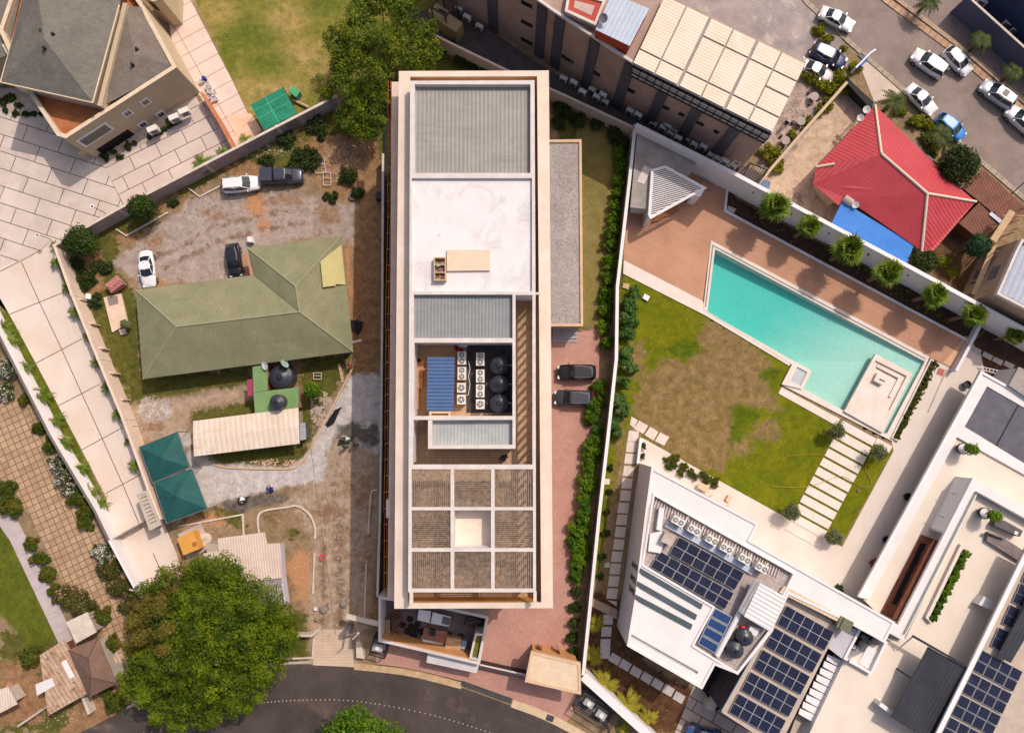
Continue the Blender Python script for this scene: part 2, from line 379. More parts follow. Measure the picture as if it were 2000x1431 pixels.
# name, colour a, colour b, noise scale, soft edge, ragged amplitude, polygons
GL = [
 ('weeds', (108, 102, 48), (82, 84, 34), 1.1, .25, 1.6, [[(125, 470), (260, 400), (330, 370), (450, 300), (560, 270), (650, 215), (760, 190), (760, 330), (690, 400), (640, 330), (560, 330), (500, 335), (430, 345), (370, 380), (300, 440), (240, 480), (225, 520), (250, 560), (272, 580), (275, 745), (240, 770), (190, 640), (160, 560)],
      [(250, 730), (490, 715), (490, 760), (350, 790), (240, 800)], [(370, 800), (500, 780), (500, 815), (375, 830)], [(400, 870), (600, 850), (600, 900), (560, 915), (420, 915)], [(590, 700), (690, 690), (640, 790), (600, 880), (585, 860)],
      [(0, 1230), (110, 1250), (240, 1400), (150, 1431), (0, 1431)], [(1080, 190), (1240, 250), (1240, 600), (1190, 640), (1130, 640), (1100, 300)], [(745, 100), (1000, 120), (780, 170)], [(370, 1000), (475, 985), (475, 1030), (380, 1025)], blob(540, 1012, 16, 10), blob(575, 1040, 12, 16), [(500, 1200), (700, 1180), (700, 1290), (500, 1290)]]),
 ('deadsoil', (172, 132, 96), (142, 106, 76), 1.2, .4, 1.6, [[(690, 330), (750, 330), (748, 760), (690, 760)], [(610, 260), (740, 270), (745, 400), (650, 390), (600, 330)], [(580, 1090), (745, 1000), (745, 1220), (690, 1220), (560, 1150)], *E((330, 400, 40, 16), (470, 330, 45, 12), (165, 510, 30, 25), (620, 300, 40, 30), (250, 470, 25, 14), (180, 560, 22, 30)),
      [(1160, 950), (1185, 950), (1140, 1290), (1125, 1290)], [(150, 1360), (250, 1340), (230, 1431), (120, 1431)], [(0, 1290), (80, 1300), (90, 1400), (0, 1420)]]),
 ('gravel', (186, 168, 158), (166, 148, 138), .8, .4, 1.4, [[(218, 515), (300, 450), (380, 385), (440, 372), (560, 372), (650, 392), (692, 400), (692, 480), (600, 475), (490, 490), (500, 545), (380, 560), (300, 560), (275, 565), (262, 545)]]),
 ('oranged', (205, 152, 112), (188, 136, 98), 1.3, .6, 1.6, [*E((500, 400, 22, 34), (515, 430, 14, 30), (630, 1080, 26, 24), (590, 1120, 30, 40), (620, 1155, 34, 55), (680, 560, 8, 90), (340, 1090, 15, 30), (400, 1020, 45, 16), (310, 555, 26, 12), (480, 520, 10, 22))]),
 ('concretelane', (194, 168, 145), (166, 140, 118), .9, .5, 1.1, [[(605, 1310), (600, 1180), (612, 1050), (545, 985), (620, 930), (640, 870), (690, 830), (746, 830), (742, 1010), (722, 1200), (692, 1310)], [(250, 790), (500, 750), (500, 775), (370, 800), (365, 870), (275, 860)]]),
 ('powder', (214, 204, 198), (196, 186, 182), .9, .35, .7, [[(690, 730), (742, 730), (748, 800), (742, 890), (700, 868), (655, 850), (640, 880), (630, 940), (560, 950), (420, 985), (330, 1020), (330, 960), (370, 880), (430, 905), (560, 912), (600, 890), (640, 800)], *E((350, 860, 28, 18), (300, 800, 30, 26))]),
 ('wetmix', (88, 82, 78), (128, 118, 108), 1.6, .4, 1.0, [*E((690, 845, 34, 18), (722, 850, 22, 26), (520, 975, 42, 12), (470, 985, 38, 14))]),
 ('stains', (170, 136, 108), (146, 114, 88), 1.4, .8, 2.0, [*E((300, 470, 26, 14), (350, 560, 40, 10), (560, 390, 50, 10), (640, 420, 20, 30), (420, 420, 22, 12), (680, 950, 22, 20), (640, 1000, 30, 22), (665, 1060, 12, 40), (640, 1210, 18, 10), (560, 1010, 26, 14), (600, 470, 40, 6), (715, 960, 14, 40), (720, 1090, 10, 50), (300, 830, 16, 10))]),
 ('tracks', (150, 124, 104), (132, 108, 90), 2.2, .3, 1.0, [[(655, 930), (659, 930), (672, 1200), (668, 1240), (664, 1240), (660, 1200)], [(628, 960), (632, 960), (638, 1200), (634, 1240), (630, 1200)], [(300, 505), (420, 440), (560, 410), (560, 414), (420, 446), (300, 511)], [(320, 525), (430, 465), (600, 430), (600, 434), (430, 470), (320, 531)]]),
 ('lawnA', (146, 134, 66), (122, 122, 48), .35, .2, .3, [[(300, -120), (372, -20), (455, 160), (490, 240), (520, 258), (655, 190), (760, 160), (800, 60), (860, 10), (860, -120)]]),
 ('lawnAd', (190, 158, 102), (168, 146, 84), .7, 2.0, 3.0, [*E((590, 110, 45, 30), (520, 175, 70, 22), (480, 215, 40, 14), (640, 150, 30, 30), (560, 40, 40, 20), (430, 30, 30, 20))]),
 ('lawnAg', (112, 118, 44), (96, 108, 38), .7, 2.0, 3.0, [*E((480, 70, 55, 34), (520, 120, 40, 22), (640, 10, 40, 22), (440, 110, 18, 30))]),
 ('lawnF', (106, 110, 34), (84, 94, 26), .5, .3, .3, [[(-40, 1000), (0, 1003), (20, 1055), (60, 1130), (120, 1250), (60, 1262), (0, 1200), (-60, 1200)], [(0, 590), (30, 620), (120, 790), (215, 1000), (200, 1010), (110, 860), (0, 660)]]),
 ('poollawn', (124, 123, 20), (100, 110, 16), .35, .1, .25, [[(1214, 535), (1377, 610), (1545, 714), (1520, 768), (1745, 880), (1640, 1068), (1545, 1020), (1300, 880), (1255, 860), (1235, 815), (1190, 990), (1166, 1130), (1145, 1160), (1172, 990), (1204, 700)]]),
 ('drylawn', (158, 128, 88), (124, 104, 60), .9, .5, 1.6, [[(1240, 770), (1260, 735), (1300, 700), (1345, 705), (1372, 640), (1380, 618), (1440, 640), (1510, 710), (1500, 760), (1528, 800), (1500, 800), (1440, 790), (1432, 860), (1418, 920), (1380, 920), (1330, 900), (1250, 850), (1235, 810)], *E((1500, 840, 30, 22), (1445, 870, 28, 20), (1240, 700, 22, 40), (1215, 870, 10, 60), (1200, 960, 8, 50))]),
 ('greenpatch', (96, 108, 16), (78, 96, 14), .9, .5, .9, [*E((1455, 810, 30, 20), (1500, 730, 22, 12), (1340, 680, 34, 18), (1440, 840, 14, 30))]),
 ('poolbed', (112, 78, 54), (84, 56, 40), 1.4, .4, .9, [[(1150, 1150), (1240, 1180), (1260, 1290), (1400, 1380), (1380, 1431), (1255, 1431), (1139, 1310)], [(1895, 665), (2010, 700), (2010, 760), (1880, 730)]]),
 ('redyard', (222, 192, 168), (205, 176, 150), .5, .4, .8, [[(1600, 190), (1660, 160), (1700, 210), (1600, 330), (1640, 400), (1640, 440), (1470, 370), (1560, 240)]]),
 ('backyard', (126, 92, 66), (98, 76, 50), .9, .6, 1.2, [[(1770, 500), (1800, 490), (1900, 400), (1960, 440), (1900, 590), (1800, 520)]]),
 ('fyard', (205, 182, 172), (160, 138, 126), .6, .3, .8, [[(1570, 120), (1600, 60), (1660, 130), (1620, 200), (1520, 330), (1470, 340), (1500, 260)]]),
]
WATER = [(1396, 487), (1805, 706), (1731, 846), (1722, 846), (1649, 803), (1567, 759), (1585, 724), (1547, 704), (1381, 609)]
COPING = [(1388, 470), (1814, 697), (1743, 862), (1527, 752), (1548, 713), (1373, 604)]
N = 0.55; xs = np.arange(-78, 78.1, N); ys = np.arange(-62, 72, N)
GX, GY = np.meshgrid(xs, ys); nx, ny = len(xs), len(ys)
gm = bpy.data.meshes.new('ground'); V = np.stack([GX.ravel(), GY.ravel(), np.zeros(GX.size)], 1)
ring = np.array([(-700, -700, 0), (700, -700, 0), (700, 700, 0), (-700, 700, 0)])
ii = (np.arange(ny - 1)[:, None] * nx + np.arange(nx - 1)[None]).ravel()
Fq = np.stack([ii, ii + 1, ii + 1 + nx, ii + nx], 1)
CX, CY = V[Fq].mean(1)[:, 0], V[Fq].mean(1)[:, 1]; Fq = Fq[sdf(CX, CY, [PP(WATER)]) < -.44]
gv = V.tolist() + ring.tolist(); o0 = len(V); cs = [0, nx - 1, nx * ny - 1, nx * (ny - 1)]
gf = Fq.tolist() + [[o0 + i, o0 + (i + 1) % 4, cs[(i + 1) % 4], cs[i]] for i in range(4)]
gm.from_pydata(gv, [], gf)
gmat, nt, bs = newmat('ground'); pv = pos(nt)
base = mixc(nt, ramp(nt, noise(nt, pv, .5, 6, .65), .35, .65), C(168, 140, 112), C(136, 116, 84))
edge = noise(nt, pv, .9, 6, .65); edge2 = mathn(nt, 'SUBTRACT', edge, .5)
for (nm, ca, cb, sc, soft, amp, polys) in GL:
    d = sdf(GX, GY, [PP(p) for p in polys]).ravel(); a = gm.attributes.new(nm, 'FLOAT', 'POINT'); arr = np.full(len(gv), -4.0, np.float32); arr[:len(d)] = d; a.data.foreach_set('value', arr)
    at = nd(nt, 'ShaderNodeAttribute', attribute_name=nm)
    s = mathn(nt, 'ADD', at.outputs['Fac'], mathn(nt, 'MULTIPLY', edge2, amp * 3.0))
    f = ramp(nt, s, -soft, soft, 0, 1, True)
    base = mixc(nt, f, base, mixc(nt, ramp(nt, noise(nt, pv, sc, 7, .7, .4), .38, .62), C(*ca), C(*cb)))
gr = ramp(nt, noise(nt, pv, 7.0, 5, .75), .28, .72, .72, 1.28); base = mulv(nt, mulv(nt, base, gr), ramp(nt, noise(nt, pv, 1.3, 6, .7, .6), .3, .7, .72, 1.22))
sp = ramp(nt, noise(nt, pv, 3.1, 2, .5), .70, .74); base = mixc(nt, mathn(nt, 'MULTIPLY', sp, .35), base, C(222, 205, 190))
nt.links.new(base, bs.inputs['Base Color']); bs.inputs['Roughness'].default_value = .95; bs.inputs['Specular IOR Level'].default_value = .15
bump(nt, bs, noise(nt, pv, 6, 5, .75), .09, .9); gm.materials.append(gmat)
go = bpy.data.objects.new('ground', gm); COL.objects.link(go); go['kind'] = 'structure'

# ------------------------------------------------------------------ material library
asph = mat('asphalt', C(88, 76, 72), C(70, 60, 57), sc=.25, grain=.22, gsc=6, rough=.9, stain=[(.12, .56, .72, C(124, 106, 96))])
asph2 = mat('street_asphalt', C(156, 138, 128), C(136, 120, 112), sc=.3, grain=.2, gsc=6, rough=.9, stain=[(.2, .6, .75, C(168, 138, 112))])
conc = mat('concrete', C(205, 190, 178), C(184, 168, 156), sc=.7, grain=.08)
concw = mat('white_concrete', C(246, 228, 214), C(236, 214, 196), sc=.25, grain=.04, stain=[(.3, .62, .8, C(222, 196, 174))])
white = mat('white_render', C(240, 233, 231), C(232, 225, 223), sc=.5, grain=.05, stain=[(1.5, .68, .85, C(224, 210, 200))])
whitew = mat('white_wall', C(239, 234, 234), None, grain=.05, gsc=3)
cream = mat('cream_render', C(244, 226, 206), C(236, 216, 196), sc=.6, grain=.05, stain=[(1.2, .66, .85, C(214, 190, 165))])
beam = mat('pale_beam', C(229, 218, 211), C(214, 202, 194), sc=.8, grain=.08, stain=[(2.2, .64, .8, C(196, 178, 162))])
ringm = mat('ring_slab', C(240, 220, 202), C(226, 204, 186), sc=.35, grain=.07, stain=[(1.0, .62, .8, C(222, 176, 140))])
ringg = mat('grey_ring', C(206, 196, 188), C(186, 176, 168), sc=.5, grain=.1, stain=[(1.2, .6, .8, C(160, 148, 138))])
beige = mat('beige_wall', C(198, 176, 156), C(188, 166, 146), sc=.3, grain=.12, gsc=5)
beigeF = mat('pinkish_beige_wall', C(188, 158, 144), C(170, 142, 130), sc=.4, grain=.12, gsc=5, stain=[(.8, .62, .8, C(160, 136, 124))])
orangew = mat('ochre_wall', C(226, 158, 88), C(205, 140, 74), sc=1, grain=.1)
dark = mat('dark_metal', C(46, 44, 50), None, rough=.5, grain=.1)
black = mat('black_void', C(22, 20, 24), None, rough=.7, grain=.1)
steelb = mat('grey_steel', C(120, 118, 122), C(98, 96, 100), sc=2, rough=.5)
wall_g = mat('grey_block_wall', C(196, 176, 172), C(172, 150, 148), sc=.5, grain=.12, brick=(pang(106, 480, 655, 190), .45, .22, .012, C(150, 130, 128), .5, .9))
wallcap = mat('wall_coping', C(226, 210, 196), C(206, 188, 172), sc=1, grain=.1)
redpave = mat('red_pavers', C(212, 162, 146), C(196, 145, 130), sc=.35, grain=.1, gsc=4, brick=(.2, .24, .12, .008, C(176, 124, 108), .5, .86), stain=[(.4, .62, .78, C(232, 196, 178))])
deckm = mat('composite_deck', C(212, 160, 130), C(198, 146, 116), sc=.3, grain=.06, brick=(pang(1418, 413, 1895, 670), 3.0, .14, .006, C(160, 108, 82), .5, .93), stain=[(.25, .58, .8, C(190, 140, 112))])
slatb = mat('brown_slat', C(170, 148, 130), C(118, 100, 86), sc=2.5, grain=.15, gsc=3)
tilef = mat('brown_tile', C(206, 172, 140), C(186, 150, 118), sc=.4, grain=.1, brick=(0, .6, .6, .015, C(150, 118, 92), 0, .92))
corrg = mat('grey_corrugated', C(164, 158, 152), C(150, 145, 139), sc=.5, grain=.08, rough=.5, corr=(0, .42, .02, .13), stain=[(.7, .6, .8, C(184, 182, 176))], streak=(PI / 2, C(140, 136, 128), .52, .8))
corrg2 = mat('bluegrey_corrugated', C(150, 152, 152), C(138, 140, 141), sc=.5, grain=.06, rough=.5, corr=(0, .34, .02, .13), streak=(PI / 2, C(124, 130, 128), .5, .8))
corrlight = mat('light_grey_corrugated', C(186, 188, 186), C(168, 171, 170), sc=.6, grain=.06, rough=.5, corr=(0, .34, .02, .12))
bluer = mat('blue_tile_roof', C(76, 108, 156), C(66, 96, 144), sc=1, grain=.12, rough=.5, corr=(PI / 2, .36, .04, .3))
gravr = mat('roof_gravel', C(176, 166, 162), C(160, 150, 146), sc=.5, grain=.5, gsc=6, bmp=.05)
oakb = mat('oak_border', C(228, 194, 160), C(214, 180, 146), sc=1, grain=.06)
grasspave = mat('grass_pavers', C(148, 130, 70), C(112, 104, 44), sc=.5, grain=.3, brick=(PI / 4, .3, .3, .02, C(160, 140, 90), .5, .9), stain=[(.4, .48, .66, C(116, 108, 42)), (1.2, .58, .72, C(136, 104, 66))])
acw = mat('cream_metal', C(238, 232, 222), None, rough=.45, grain=.04)
acd = mat('fan_grille', C(120, 118, 122), C(96, 96, 100), sc=6, rough=.5)
tankm = mat('black_plastic', C(62, 62, 74), C(52, 52, 62), sc=1, rough=.32, spec=.5, grain=.05)
glassd = mat('dark_glass', C(36, 42, 48), None, rough=.08, spec=.8, grain=0, bmp=0)
glassg = mat('green_glass', C(88, 98, 102), C(76, 86, 90), sc=.4, rough=.15, spec=.6, grain=.04, bmp=0)
tyre = mat('tyre_rubber', C(34, 32, 32), None, rough=.8)
wood = mat('raw_timber', C(216, 184, 146), C(190, 156, 120), sc=4, grain=.15)
rust = mat('rusty_rod', C(206, 110, 70), C(176, 120, 80), sc=6)
leafA = leafmat('leaf_mango', (66, 96, 16), (134, 148, 28), (206, 184, 44, .93), 1.05)
leafD = leafmat('leaf_dark', (40, 66, 16), (78, 100, 26), None, 1.0)
leafB = leafmat('leaf_rain_tree', (54, 80, 8), (130, 148, 16), (186, 176, 40, .97), 1.04)
leafO = leafmat('leaf_olive_brown', (104, 100, 34), (136, 122, 44), (206, 172, 50, .93), 1.0)
leafH = leafmat('leaf_hedge', (60, 104, 16), (128, 160, 28), None, 1.0)
leafG = leafmat('leaf_grey_green', (106, 114, 70), (146, 148, 102), None, 1.0)
leafY = leafmat('leaf_yellow_green', (132, 140, 20), (168, 160, 40), None, 1.0)
leafW = leafmat('leaf_white_blossom', (62, 76, 30), (96, 104, 44), (240, 232, 215, .62), 1.0)
leafP = leafmat('leaf_pink_blossom', (84, 84, 34), (110, 104, 44), (226, 176, 160, .80), 1.0)
leafR = leafmat('leaf_red_tipped', (70, 92, 20), (120, 116, 30), (180, 100, 48, .93), 1.0)
leafS = leafmat('leaf_shade_green', (50, 70, 26), (80, 94, 36), None, 1.0)
palmm = leafmat('palm_frond', (82, 108, 20), (132, 152, 40), None, 1.0)
palmy = leafmat('yellow_palm_frond', (150, 146, 30), (196, 180, 60), None, 1.0)

def flat(name, pts, z, mt, h=None): return struct(name, MB().sheet(PP(pts), z), mt)
# ------------------------------------------------------------------ roads and paved ground
def arc(pts, n=8):
    """Catmull-Rom through pixel points"""
    out = []
    for i in range(len(pts) - 1):
        p0 = pts[max(i - 1, 0)]; p1 = pts[i]; p2 = pts[i + 1]; p3 = pts[min(i + 2, len(pts) - 1)]
        for k in range(n):
            t = k / n; out.append(tuple(.5 * ((2 * p1[j]) + (-p0[j] + p2[j]) * t + (2 * p0[j] - 5 * p1[j] + 4 * p2[j] - p3[j]) * t * t + (-p0[j] + 3 * p1[j] - 3 * p2[j] + p3[j]) * t ** 3) for j in (0, 1)))
    return out + [pts[-1]]
southedge = arc([(-60, 1500), (130, 1440), (240, 1388), (340, 1350), (440, 1320), (540, 1300), (620, 1297), (692, 1302), (800, 1316), (900, 1342), (1000, 1378), (1080, 1412), (1200, 1480), (1300, 1560)])
flat('road', southedge + [(1300, 1700), (-60, 1700)], .012, asph)
struct('kerb', MB().wall(PP(arc([(692, 1300), (800, 1313), (902, 1338)])), .75, 0, .1), mat('kerb_stone', C(212, 180, 142), C(186, 152, 116), sc=1.5))
struct('kerb', MB().wall(PP(arc([(735, 1298), (800, 1307), (902, 1331)])), .22, 0, .04), mat('gutter_dark', C(66, 52, 34), C(90, 84, 40), sc=2))
struct('kerb', MB().wall(PP(arc([(1000, 1372), (1080, 1404), (1200, 1472), (1300, 1550)])), .9, 0, .1), mat('kerb_pale', C(226, 198, 164), C(208, 180, 148), sc=1.5, stain=[(1, .6, .75, C(190, 150, 110))]))
struct('kerb', MB().wall(PP(arc([(240, 1383), (340, 1345), (440, 1315), (540, 1296), (606, 1292)])), .25, 0, .12), MATS['concrete'])
dots = arc([(230, 1440), (355, 1416), (420, 1392), (470, 1378), (530, 1370), (600, 1366), (680, 1367), (760, 1378), (850, 1397), (930, 1421), (1000, 1446)], 9)
st = None
for i, q in enumerate(dots):
    x, y = P(*q)
    if st is None:
        st = one('road_stud', 'small white stud set in the dark road, one of a curving dotted line', 'road stud', MB().cyl(x, y, .012, .05, .07, .045, 8), mat('stud_white', C(206, 196, 178), None), 'studs along the dark road'); z0 = st.location.z
    else:
        o = st.copy(); COL.objects.link(o); o.location = (x, y, z0)
drive = mat('driveway_concrete', C(222, 196, 172), C(206, 180, 156), sc=.5, grain=.07, brick=(0, 3.0, .35, .015, C(182, 154, 130), .5, .96), stain=[(.5, .6, .75, C(178, 152, 132))])
flat('pavement', [(613, 1228), (684, 1228), (692, 1302), (612, 1298)], .03, drive)
# red paved yard of the tall building and its forecourt
flat('pavement', [(1060, 660), (1172, 642), (1168, 800), (1158, 950), (1142, 1050), (1132, 1150), (1130, 1200), (1122, 1290), (1132, 1330), (1145, 1360), (1105, 1412), (1000, 1372), (900, 1335), (800, 1310), (735, 1300), (735, 1270), (800, 1180), (850, 1000)], .02, redpave)
flat('pavement', [(1130, 225), (1185, 250), (1200, 300), (1196, 500), (1172, 640), (1120, 640), (1120, 300)], .02, grasspave)
# estate paving at the left
slabang = pang(0, 228, 206, 294)
estate = mat('estate_slabs', C(226, 208, 196), C(206, 188, 176), sc=.3, grain=.05, brick=(slabang + PI, 4.75, 2.05, .05, C(92, 72, 64), .5, .95), stain=[(.35, .56, .76, C(190, 172, 160)), (1.1, .62, .75, C(200, 180, 166))])
estate2 = mat('estate_grid_slabs', C(226, 206, 194), C(212, 190, 178), sc=.3, grain=.05, brick=(pang(220, 350, 380, 270), 3.6, 1.9, .05, C(104, 80, 72), .5, .95))
flat('pavement', [(-60, 190), (60, 170), (180, 260), (206, 329), (240, 400), (180, 455), (106, 480), (82, 488), (42, 510), (-60, 560)], .02, estate)
flat('pavement', [(206, 329), (150, 260), (345, 150), (420, 230), (475, 285), (400, 322), (243, 402)], .016, estate2)
lane = mat('drive_slabs', C(232, 215, 204), C(224, 202, 186), sc=.18, grain=.05, gsc=4, stain=[(.3, .58, .78, C(222, 186, 154)), (.25, .6, .8, C(226, 212, 204))])
flat('pavement', [(-60, 540), (42, 508), (82, 486), (106, 478), (120, 540), (185, 690), (275, 870), (305, 985), (345, 1080), (365, 1150), (300, 1200), (268, 1165), (213, 1055), (192, 1015), (207, 1008), (213, 998), (205, 966), (160, 878), (114, 792), (70, 709), (18, 613), (-30, 530)], .024, lane)
m = MB()
for a, b in (((42, 512), (77, 590)), ((77, 590), (120, 681)), ((120, 681), (160, 769)), ((160, 769), (200, 857)), ((200, 857), (239, 944)), ((239, 944), (275, 1030)), ((-20, 540), (42, 509)), ((42, 509), (82, 487)),
             ((18, 614), (124, 571)), ((70, 709), (161, 661)), ((114, 792), (195, 750)), ((160, 878), (240, 834)), ((205, 964), (275, 926)), ((299, 1080), (322, 1132))):
    m.bar(P3(*a, .034), P3(*b, .034), .09, .006)
struct('path_joints', m, mat('joint_dark', C(110, 84, 76), None))
walk = mat('side_walk_slabs', C(238, 212, 198), C(226, 200, 186), sc=.4, grain=.06, brick=(pang(345, 75, 400, 45), 6.0, 1.95, .05, C(176, 140, 126), 0, .96), stain=[(.7, .6, .8, C(216, 186, 164))])
flat('pavement', [(318, -20), (366, -20), (372, 0), (455, 160), (490, 235), (505, 258), (470, 290), (430, 262), (392, 190), (345, 130)], .03, walk)
flat('pavement', [(445, 225), (490, 222), (512, 255), (470, 288)], .038, mat('pink_sand', C(244, 204, 172), C(234, 190, 160), sc=1, grain=.1))
gridp = mat('old_square_pavers', C(208, 174, 144), C(176, 142, 114), sc=.6, grain=.12, brick=(pang(100, 870, 160, 842), .78, .78, .06, C(136, 106, 66), 0, .82), stain=[(.25, .55, .7, C(182, 150, 112))])
flat('path', [(-60, 760), (0, 762), (50, 780), (140, 900), (215, 1040), (265, 1150), (262, 1255), (245, 1300), (205, 1262), (190, 1220), (120, 1130), (60, 1010), (30, 960), (-60, 880)], .02, gridp)
flat('path', [(-30, 985), (5, 1000), (28, 1005), (75, 1090), (152, 1262), (140, 1280), (118, 1262), (60, 1140), (20, 1055)], .035, mat('grey_kerb_path', C(204, 188, 186), C(190, 174, 172), sc=.8, grain=.06, brick=(pang(0, 1000, 60, 1130), 2.6, 3, .02, C(160, 144, 140), 0, .96)))
# street at the top right
flat('road', [(1500, -90), (1575, 0), (1658, 78), (1769, 176), (1877, 277), (1977, 360), (2080, 450), (2200, 440), (2100, 290), (1985, 207), (1852, 93), (1726, 0), (1640, -90)], .012, asph2)
flat('pavement', [(1640, -90), (1726, 0), (1852, 93), (1985, 207), (2100, 300), (2200, 300), (2200, 60), (2000, 95), (1897, 0), (1800, -90)], .03, mat('verge_asphalt', C(150, 132, 124), C(136, 118, 112), sc=.4, grain=.25, gsc=6))
drainm = mat('drain_slabs', C(206, 168, 138), C(186, 146, 116), sc=1, grain=.12, brick=(pang(1726, 0, 1852, 93), .9, 3, .05, C(140, 104, 80), 0, .85))
struct('kerb', MB().wall(PP([(1660, -60), (1733, 3), (1860, 97), (1993, 212), (2100, 300)]), .85, 0, .12), drainm)
struct('kerb', MB().wall(PP([(1675, -60), (1751, 0), (1873, 92), (2006, 205), (2100, 285)]), .55, 0, .22), mat('kerb_rough', C(192, 166, 142), C(170, 142, 118), sc=1.5, grain=.15))
struct('kerb', MB().wall(PP([(1520, -60), (1578, 8), (1660, 84), (1771, 182), (1880, 285), (1985, 375), (2060, 440)]), .6, 0, .12), mat('kerb_left', C(188, 170, 152), C(168, 150, 134), sc=1.2, grain=.12, brick=(pang(1660, 84, 1771, 182), .9, 3, .04, C(130, 112, 98), 0, .9)))
flat('pavement', [(1680, 130), (1697, 118), (1766, 182), (1708, 202)], .03, mat('entry_concrete', C(220, 200, 184), C(204, 182, 166), sc=.6, grain=.08))
lotm = mat('parking_concrete', C(176, 162, 157), C(148, 135, 131), sc=.35, grain=.1, stain=[(.4, .55, .7, C(204, 190, 182)), (.7, .6, .75, C(134, 116, 112))])
flat('pavement', [(1290, -90), (1500, -90), (1572, 0), (1640, 66), (1655, 120), (1630, 165), (1560, 160), (1300, 60)], .02, lotm)
# pool garden paving
terr = mat('terrace_render', C(230, 216, 206), C(222, 205, 193), sc=.3, grain=.05, gsc=4, stain=[(.5, .62, .8, C(224, 200, 182))])
trav = mat('travertine', C(238, 226, 216), C(230, 212, 198), sc=.7, grain=.05, stain=[(1.3, .6, .78, C(228, 188, 160))])
flat('pavement', [(1255, 855), (1300, 880), (1547, 1017), (1645, 1067), (1745, 880), (1741, 862), (1815, 700), (1866, 722), (1896, 667), (1915, 690), (1930, 760), (1760, 1250), (1640, 1250), (1260, 1080), (1245, 870)], .03, terr)
flat('deck', [(1225, 395), (1300, 300), (1420, 355), (1414, 413), (1895, 668), (1866, 722), (1812, 697), (1388, 470), (1372, 588), (1217, 507)], .10, deckm)
flat('deck', [(1886, 655), (1897, 668), (1868, 722), (1842, 708)], .11, mat('deck_pale', C(240, 196, 160), C(230, 182, 146), sc=.6, grain=.06, brick=(pang(1897, 668, 1868, 722), 2, .14, .006, C(196, 148, 116), .5, .95)))
struct('path', MB().prism(PP([(1218, 508), (1372, 588), (1378, 606), (1547, 708), (1540, 714), (1377, 616), (1217, 535)]), 0, .12), trav)
bedm = mat('planting_soil', C(84, 56, 42), C(62, 42, 32), sc=1.5, grain=.35, gsc=5, bmp=.08, stain=[(2.5, .66, .72, C(110, 100, 34))])
flat('planting_bed', [(1418, 360), (1414, 413), (1895, 670), (1925, 640), (1600, 475), (1440, 390)], .09, bedm)
flat('planting_bed', [(1932, 640), (2010, 680), (2010, 720), (1900, 668)], .06, bedm)
struct('kerb', MB().wall(PP([(1420, 362), (1415, 413), (1895, 669)]), .28, 0, .3), whitew)
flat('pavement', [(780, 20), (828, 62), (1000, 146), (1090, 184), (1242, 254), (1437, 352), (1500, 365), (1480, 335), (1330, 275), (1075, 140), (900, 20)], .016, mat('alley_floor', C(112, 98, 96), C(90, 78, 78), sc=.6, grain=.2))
# driveway slabs south of the white villa
svil = mat('villa_drive_slabs', C(196, 178, 170), C(184, 164, 156), sc=.5, grain=.08, brick=(pang(1345, 1360, 1400, 1392), 2.6, 1.35, .07, C(112, 84, 72), .5, .96))
flat('pavement', [(1356, 1335), (1480, 1300), (1460, 1500), (1290, 1500)], .03, svil)
# ================================================================== TALL BUILDING IN THE MIDDLE
def rect(x0, y0, x1, y1): return [(x0, y0), (x1, y0), (x1, y1), (x0, y1)]
RZ, TZ, FZ = 15.0, 16.5, 12.5
tb = thing('tall_building', 'long rectangular building with pale concrete roof frame in the middle of the plots', 'building', *P(925, 660, RZ), 0)
ringO = PP([(779, 139), (1072, 138), (1076, 640), (1080, 1187), (770, 1188), (774, 640)], RZ)
ringI = PP([(801, 150), (1049, 149), (1053, 640), (1057, 1176), (796, 1177), (799, 640)], RZ)
part('roof_ring', MB().slab(ringO, RZ - .25, RZ, [ringI]).sheet(ringO, RZ - .25, [ringI]), ringm, tb)
body = PP([(806, 172), (1041, 172), (1043, 640), (1047, 1160), (800, 1160), (803, 640)], 13.0)
part('wall', MB().prism(body, 0, FZ - .02).slab(PP([(801, 150), (1049, 149), (1057, 1176), (796, 1177)], RZ), 0, FZ - .1), beige, tb)
part('terrace_floor', MB().sheet(PP([(797, 145), (1052, 145), (1060, 1182), (792, 1182)], FZ + 2), FZ), tilef, tb)
part('soffit_wall', MB().slab(inset(ringI, -.32), FZ - .1, RZ - .252, [inset(ringI, -.01)]), orangew, tb)
for z in (3.1, 6.2, 9.3):
    m = MB(); q = PP([(801, 150), (1049, 149), (1057, 1176), (796, 1177)], RZ)
    m.slab(inset(q, -.25), z, z + .25, [inset(q, .05)]); part('floor_band', m, beam, tb)
for side in (0, 1, 2, 3):
    q = PP([(796, 1177), (1057, 1176), (1049, 149), (801, 150)], RZ); a, b = q[side], q[(side + 1) % 4]; L = (Vector(a) - Vector(b)).length; k = int(L / 3.4)
    for fl in range(4):
        for i in range(k):
            s0 = (i + .5) * L / k - .8; part('window', MB().fac(a, b, s0, s0 + 1.6, .9 + fl * 3.1, 2.4 + fl * 3.1), glassd, tb)
